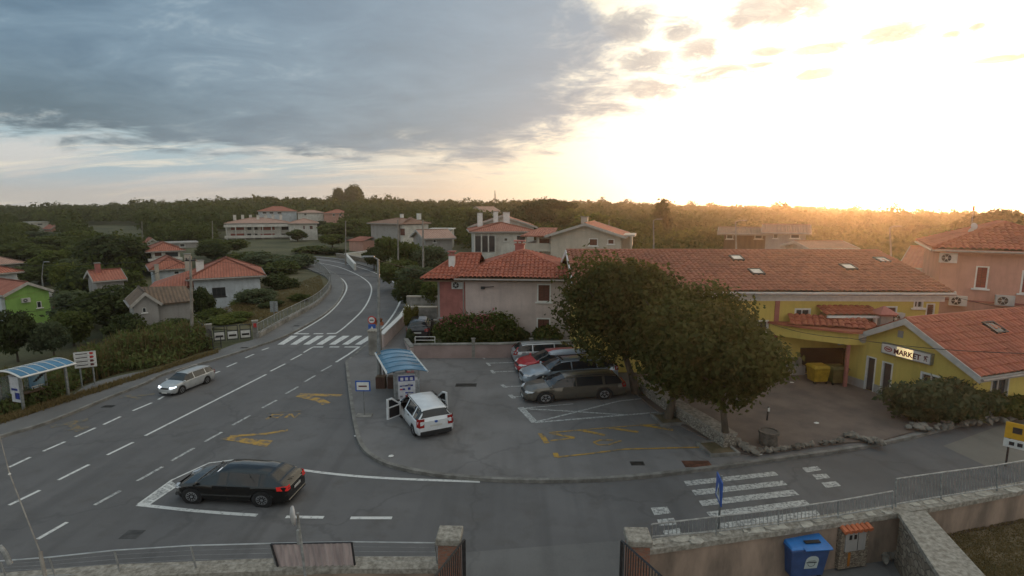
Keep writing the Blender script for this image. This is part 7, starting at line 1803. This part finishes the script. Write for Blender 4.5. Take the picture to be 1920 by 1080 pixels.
def lerp_wall(px):
    for a, b in zip(WT, WT[1:]):
        if a[0] <= px <= b[0]: f = (px-a[0])/(b[0]-a[0]); return At(px, a[1]+(b[1]-a[1])*f, a[2]+(b[2]-a[2])*f)+Vector((0,.14,0))
    return WP[-1]
R1 = [lerp_wall(x) for x in (1222,1345,1460,1572,1672)]; hR = [At(1222,984,R1[0].y).z-R1[0].z, 0]
def rail_px(label, pts, group):
    """pts (px, y top, y bottom): railing following given screen heights at the wall's own depth"""
    B = []; Tt = []
    for x, yt, yb in pts:
        w0 = lerp_wall(x); B.append(At(x, yb, w0.y)); Tt.append(At(x, yt, w0.y))
    t = thing('railing', label, 'railing', B[0], 0, group); o = B[0]
    for b_, t__ in zip(B, Tt): m = MB(); m.tube([b_-o+Vector((0,0,-.08)), t__-o], .022, 6); m.build('post', m_rail, t)
    for arr in (B, Tt): m = MB(); m.tube([p-o for p in arr], .020, 6); m.build('rail', m_rail, t)
    m = MB()
    for i in range(len(B)-1):
        n_ = max(2, int((B[i+1]-B[i]).length/.105))
        for k in range(1, n_): f = k/n_; a = B[i]*(1-f)+B[i+1]*f; b_ = Tt[i]*(1-f)+Tt[i+1]*f; m.tube([a-o, b_-o], .008, 4, caps=False)
    m.build('bars', m_rail, t)
rail_px('low grey barred railing on the yard wall in front of the near zebra crossing', [(1222,983,1006),(1343,969,996),(1460,955,981),(1572,939,966),(1674,921,948)], 'railings on the yard wall')
rail_px('taller grey barred railing on the yard wall towards the yellow sign', [(1680,898,945),(1765,886,931),(1870,872,915),(1990,852,895)], 'railings on the yard wall')
# rubble cross wall
cw0 = At(1712, 958, 12.8); cw1 = At(1830, 1110, 9.2)
t = thing('stone_wall', 'rubble stone wall with a broad worn concrete top dividing yard and grass plot', 'wall', (cw0.x, cw0.y, .1)); o = Vector((cw0.x, cw0.y, .1))
tl0, tr0 = At(1690, 960, 12.75), At(1728, 955, 12.75); zt_ = tl0.z
def atz(px, py, z): return G(px, py, z)
tl1, tr1 = atz(1778, 1100, zt_-.02), atz(1860, 1100, zt_-.02)
tl0, tr0 = atz(1688, 962, zt_), atz(1732, 957, zt_)
m = MB(); m.slab([(p-o).xy for p in (tl0, tl1, tr1, tr0)], 0, zt_-.1-.1); m.build('wall', m_stone, t)
m = MB(); ex = Vector((.05,0,0)); m.slab([(p-o+e).xy for p, e in ((tl0,-ex),(tl1,-ex),(tr1,ex),(tr0,ex))], zt_-.199, zt_-.1); m.build('coping', m_cap, t)
# grass plot right of it
plot = struct(poly_mesh('grass_plot', [tr0+Vector((0,.0,0)), tr1, Vector((30, tr1.y, 0)), Vector((30, 18.0, 0)), lerp_wall(1920)-Vector((0,.25,0)), lerp_wall(1800)-Vector((0,.25,0))], m_dirt, .55, skirt=.5))
tufts('grass', 'patchy dry grass inside the walled plot', [(1760,990),(1920,950),(1990,1120),(1870,1120)], 3200, .04, m_wheat, 9, z=.55)
# pillars
def pillar(label, cx, yt, Y, w_, hbelow):
    p = At(cx, yt, Y); t = thing('gate_pillar', label, 'pillar', (p.x, Y, .1), R(-2), 'gate pillars'); h = p.z-.1
    m = MB(); m.box(-w_*.42,-w_*.42,0,w_*.42,w_*.42,h-.16); m.build('shaft', m_brick, t); m = MB(); m.box(-w_/2,-w_/2,h-.16,w_/2,w_/2,h); m.build('coping', m_cap, t, bevel=.02); return p
pillar('brick gate pillar with a lichen covered cap at the left side of the gateway', 843, 998, 11.0, .55, 0)
pillar('brick gate pillar with a lichen covered cap at the start of the stained yard wall', 1196, 1001, 11.0, .55, 0)
# gate leaves
def leaf(label, hinge, far_, ztop, zbot, n_):
    hpt = At(*hinge); fpt = At(*far_); t = thing('gate_leaf', label, 'gate', (hpt.x, hpt.y, .17), 0, 'open gate leaves'); o = Vector((hpt.x, hpt.y, .17))
    d = fpt-hpt; z0_ = .08
    m = MB(); m.bar((0,0,z0_), (0,0,hpt.z-.17), .05); m.bar((d.x,d.y,z0_), (d.x,d.y,fpt.z-.17), .04); m.bar((0,0,hpt.z-.17), (d.x,d.y,fpt.z-.17), .04); m.bar((0,0,z0_), (d.x,d.y,z0_), .04); m.build('frame', m_dsteel, t)
    m = MB()
    for k in range(1, n_): f = k/n_; m.tube([(d.x*f,d.y*f,z0_),(d.x*f,d.y*f,(hpt.z-.17)*(1-f)+(fpt.z-.17)*f)], .012, 5)
    m.build('bars', m_dsteel, t)
leaf('open dark barred gate leaf at the left gate pillar', (870,1012,10.7), (812,1085,8.6), 0, 0, 15)
leaf('open dark barred gate leaf at the pillar of the stained wall', (1166,1014,10.7), (1240,1080,9.0), 0, 0, 15)
# left near wall and mesh fence with a corrugated panel
LW = [(-330,1120,10.1),(-40,1098,10.5),(180,1081,10.8),(440,1070,11.05),(640,1064,11.15),(822,1064,11.15)]
LP_ = [At(*q_) for q_ in LW]
wall_line('yard_wall', 'crumbling low yard wall under the wire fence at the lower left', [(p.x, p.y, p.z) for p in LP_], .35, m_streak, .12, m_cap, .1, capover=.05)
def lw(px):
    for a, b in zip(LW, LW[1:]):
        if a[0] <= px <= b[0]: f = (px-a[0])/(b[0]-a[0]); return a[2]+(b[2]-a[2])*f+.15
    return 11.2
pts_ = [(-150,1062,1092),(0,1052,1082),(92,1045,1079),(214,1032,1073),(357,1023,1067),(507,1019,1064),(660,1016,1061),(815,1018,1060)]
t = thing('wire_fence', 'thin grey wire fence with leaning posts on the crumbling wall', 'fence', At(0,1082,lw(0))); o = t.location.copy()
B = [At(x+(12 if x < 600 else 6), yb, lw(x)) for x, yt, yb in pts_]; Tt = [At(x, yt, lw(x)) for x, yt, yb in pts_]
for b_, t__ in zip(B, Tt): m = MB(); m.tube([b_-o+Vector((0,0,-.08)), t__-o], .020, 6); m.build('post', m_rail, t)
m = MB(); m.tube([p-o for p in Tt], .016, 6); m.build('rail', M('pale_rail', (.42,.44,.45), .5, .3), t); m = MB(); m.tube([p-o for p in B], .012, 6); m.build('rail', m_rail, t)
m = MB()
for i in range(len(B)-1):
    for k in range(1, 5): f = k/5; m.tube([B[i]*(1-f)+Tt[i]*f-o, B[i+1]*(1-f)+Tt[i+1]*f-o], .003, 3, caps=False)
m.build('wire', m_rail, t)
# corrugated panel
a0, a1 = At(508,1020,lw(508)-.06), At(659,1017,lw(659)-.06); b0, b1 = At(521,1062,lw(508)-.06), At(665,1060,lw(659)-.06)
t = thing('corrugated_panel', 'weathered pinkish corrugated sheet fixed to the wire fence', 'panel', b0); o = b0; m = MB(); n_ = 60; V = []
for i in range(n_+1):
    f = i/n_; d = .022*math.sin(f*2*PI*13); p = b0*(1-f)+b1*f-o; q_ = a0*(1-f)+a1*f-o; V += [(p.x, p.y+d, p.z), (q_.x, q_.y+d, q_.z)]
m.add(V, [(2*i, 2*i+2, 2*i+3, 2*i+1) for i in range(n_)]); m.build('sheet', M('corrugated_sheet', (.46,.38,.37), .6, col2=(.30,.25,.25), scale=2.5, stretch=(3,1,.5)), t, smooth=80)
m = MB(); m.bar(a0-o, b0-o, .04); m.bar(a1-o, b1-o, .04); m.bar(a0-o, a1-o, .03); m.build('frame', m_dsteel, t)
# edge-on round mirror on a post, and its lower clamp
b = At(578, 1085, 10.0); c = At(552, 966, 10.3); e = At(560, 1010, 10.2)
t = thing('traffic_mirror', 'round traffic mirror seen edge on, on a leaning post by the corrugated sheet', 'mirror', (b.x, b.y, b.z-.9)); o = t.location.copy()
m = MB(); m.tube([(0,0,0), c-o+Vector((.08,0,-.2)), c-o+Vector((.07,0,.05))], .028, 8); m.build('post', m_rail, t)
m = MB(); m.lathe([(.01,0),(.19,.0),(.20,.03),(.17,.06),(.05,.085)], 22); m.xf(Matrix.Translation(c-o) @ Matrix.Rotation(R(30), 4, 'Z') @ Matrix.Rotation(R(-90), 4, 'Y')); m.build('mirror_shell', M('mirror_frame', (.45,.43,.42), .4, .2), t, smooth=40)
m = MB(); m.box(-.03,-.03,0,.03,.03,.32); m.xf(Matrix.Translation(e-o+Vector((0,0,-.12)))); m.build('clamp', m_rail, t)
b = At(92, 1090, 9.6); c = At(-2, 812, 12.0); t = thing('flag_pole', 'thin leaning pole with a small knob crossing the lower left lanes', 'pole', (b.x, b.y, b.z)); o = t.location.copy(); k_ = At(18, 889, 11.4)
m = MB(); m.tube([(0,0,-1), At(75,1035,10.2)-o], .035, 6); m.tube([At(75,1035,10.2)-o, k_-o, c-o], [.014,.012,.008], 6); m.build('shaft', m_cpole, t); m = MB(); m.lathe([(.01,-.03),(.03,0),(.01,.03)], 8, c=(k_-o)[:]); m.build('knob', m_wht, t)
b = At(18, 1050, 10.3); t = thing('pipe_end', 'curved grey pipe end sticking up behind the fence corner', 'pipe', b); m = MB(); m.tube([(0,0,-.1),(-.08,0,.18),(-.15,0,.30),(-.13,0,.34)], [.05,.045,.04,.02], 8); m.build('pipe', m_rail, t)
# blue recycling container
b = G(1500, 1076, yard_z); t = thing('recycling_container', 'big blue wheeled recycling container with a pale lidded label in the yard', 'container', b, R(6)); Wc, Dc, Hc = .88, .62, .80
kx = .50
m_cb = M('container_blue', (.035,.075,.20), .55, var=.1); m_cl = M('container_lid_blue', (.03,.17,.48), .45, var=.08)
m = MB(); m.add([(-.42,-.26,.12),(.42,-.26,.12),(.42,.26,.12),(-.42,.26,.12),(-.50,-.34,.86),(.50,-.34,.86),(.50,.32,.86),(-.50,.32,.86)], [(3,2,1,0),(4,5,6,7),(0,1,5,4),(1,2,6,5),(2,3,7,6),(3,0,4,7)]); m.build('tub', m_cb, t, bevel=.02)
m = MB(); m.box(-.54,-.38,.86,.54,.36,.92); m.build('rim', m_cb, t, bevel=.01)
m = MB(); m.add([(-.54,-.38,.921),(.54,-.38,.921),(.54,.36,.921),(-.54,.36,.921),(-.50,-.33,.97),(.50,-.33,.97),(.50,.34,1.05),(-.50,.34,1.05)], [(3,2,1,0),(4,5,6,7),(0,1,5,4),(1,2,6,5),(2,3,7,6),(3,0,4,7)]); lid = m.build('lid', m_cl, t, bevel=.015)
m = MB(); m.box(-.22,-.34,.965,.48,.30,.985); m.xf(Matrix.Rotation(R(6.5), 4, 'X') @ Matrix.Translation((0,0,.012))); m.build('raised_flap', m_cl, lid)
m = MB(); m.box(-.10,-.14,1.02,.30,-.04,1.04); m.xf(Matrix.Rotation(R(6), 4, 'X') @ Matrix.Translation((0,0,-.005))); m.build('slot', m_black, lid)
m = MB(); P_ = [(math.cos(a)*.17, .09+math.sin(a)*.13) for a in [PI*k/8 for k in range(9)]]+[(-.19,-.14),(.15,-.14)]
ys = lambda z: -.26-.08*(z-.12)/.74-.006
m.add([(x+.06, ys(.50+z), .50+z) for x, z in P_], [tuple(range(len(P_)))]); st_ = m.build('sticker', M('sticker_pale', (.45,.52,.52), .5, var=.06), t)
m = MB(); 
for (x0, z0, x1, z1) in ((-.09,.52,.18,.55),(-.05,.57,.14,.585)): m.add([(x0,ys(z0)-.004,z0),(x1,ys(z0)-.004,z0),(x1,ys(z1)-.004,z1),(x0,ys(z1)-.004,z1)], [(0,1,2,3)])
for k in range(10): a = PI+PI*k/9; a2 = PI+PI*(k+1)/9; m.add([(.045+math.cos(q_)*rr, ys(.5)-.004, .50+math.sin(q_)*rr*.8) for q_ in (a, a2) for rr in (.10,.085)], [(0,2,3,1)])
m.build('sticker_print', m_dsteel, st_)
for x in (-.36,.36):
    for y in (-.2,.2): m = MB(); m.disc((x,y,.06),(1,0,0),.06,.04,12); m.tube([(x,y,.06),(x,y,.14)], .02, 6); m.build('wheel', m_tyre, t)
# meter cabinet of stones with a tiled top
b = lerp_wall(1608); b = Vector((b.x-.12, b.y-.30, yard_z)); t = thing('meter_cabinet', 'stone built meter cabinet with orange roof tiles and a grey double door', 'meter cabinet', b, math.atan2(WP[4].y-WP[3].y, WP[4].x-WP[3].x)); zT = At(1608, 986, b.y).z-yard_z
m = MB(); m.box(-.42,0,0,.42,.30,zT-.06); m.build('stone_body', mat_stone('cabinet_stone', (.42,.36,.28), (.20,.15,.11), (.08,.06,.05), 12, 2.6, .8), t)
m = MB()
for k in range(6): m.tube([(-.36+k*.145,-.10,zT-.09),(-.36+k*.145,.32,zT+.05)], .068, 8)
m.build('roof_tiles', M('orange_tile', (.48,.14,.06), .7, var=.15), t)
m = MB(); m.box(-.30,-.03,zT*.42,.30,-.001,zT-.16); dd_ = m.build('cabinet_door', m_grey_r, t)
for x in (-.20,-.06): m = MB(); m.box(x,-.04,zT-.34,x+.07,-.031,zT-.22); m.build('meter_window', m_black, dd_)
m = MB(); m.box(.055,-.038,zT*.43,.062,-.031,zT-.17); m.build('door_gap', m_dsteel, dd_)
m = MB(); m.box(-.17,-.012,.06,-.10,-.001,zT*.38); m.build('rust_strip', M('rust_orange', (.35,.13,.02), .8), t)
rocks('rubble_pile', 'small rubble pile with a yellow stone in the yard corner', [G(1650,1050,yard_z), G(1690,1045,yard_z)], 22, .10, 12, yard_z, .16)
# overhead wires
def wire(label, pts, r=.012):
    o = Vector(pts[0]); P_ = []
    for a, b in zip(pts, pts[1:]):
        a, b = Vector(a), Vector(b)
        for k in range(12): f = k/12; P_.append(a*(1-f)+b*f+Vector((0,0,-.6*f*(1-f)))-o)
    P_.append(Vector(pts[-1])-o); m = MB(); m.tube(P_, r, 5, caps=False); ob = m.build('cable', m_black, loc=o); tag(ob, label, 'cable', 'overhead cables'); return ob
wire('thin dark cable crossing the gable of the market', [At(1440,605,26), At(1592,634,22), At(1990,664,15)], .013)
wire('thin dark cable across the green house to the tall pole', [At(-80,592,30), At(120,575,34), At(357,484,35.5)], .012)
wire('thin cable from the tall pole across the road bend', [At(357,484,35.5), At(770,524,48)], .010)
wire('thin cable running from the tall pole towards the bus shelter side', [At(357,485,35.5), At(-120,500,28)], .010)
wire('cable over the driveway to the pink house', [At(709,488,28), At(872,519,36)], .010)
wire('thin cable sloping over the salmon house wall', [At(1788,556,30), At(1990,590,27)], .014)
HAZE_D = .00048; HAZE_G = .80
# ------------------------------------------------------------------ haze
hm = bpy.data.materials.new('haze'); hm.use_nodes = True; hn = hm.node_tree.nodes; hl = hm.node_tree.links; hn.clear()
ho = hn.new('ShaderNodeOutputMaterial'); hv = hn.new('ShaderNodeVolumePrincipled'); hv.inputs['Density'].default_value = HAZE_D; hv.inputs['Anisotropy'].default_value = HAZE_G; hv.inputs['Color'].default_value = (.95,.82,.66,1)
hl.new(hv.outputs[0], ho.inputs['Volume'])
m = MB(); m.box(-905,-65,-20,905,1005,40); o = m.build('haze', hm); tag(o, 'thin warm evening haze filling the air over the whole village', 'haze', kind='stuff')
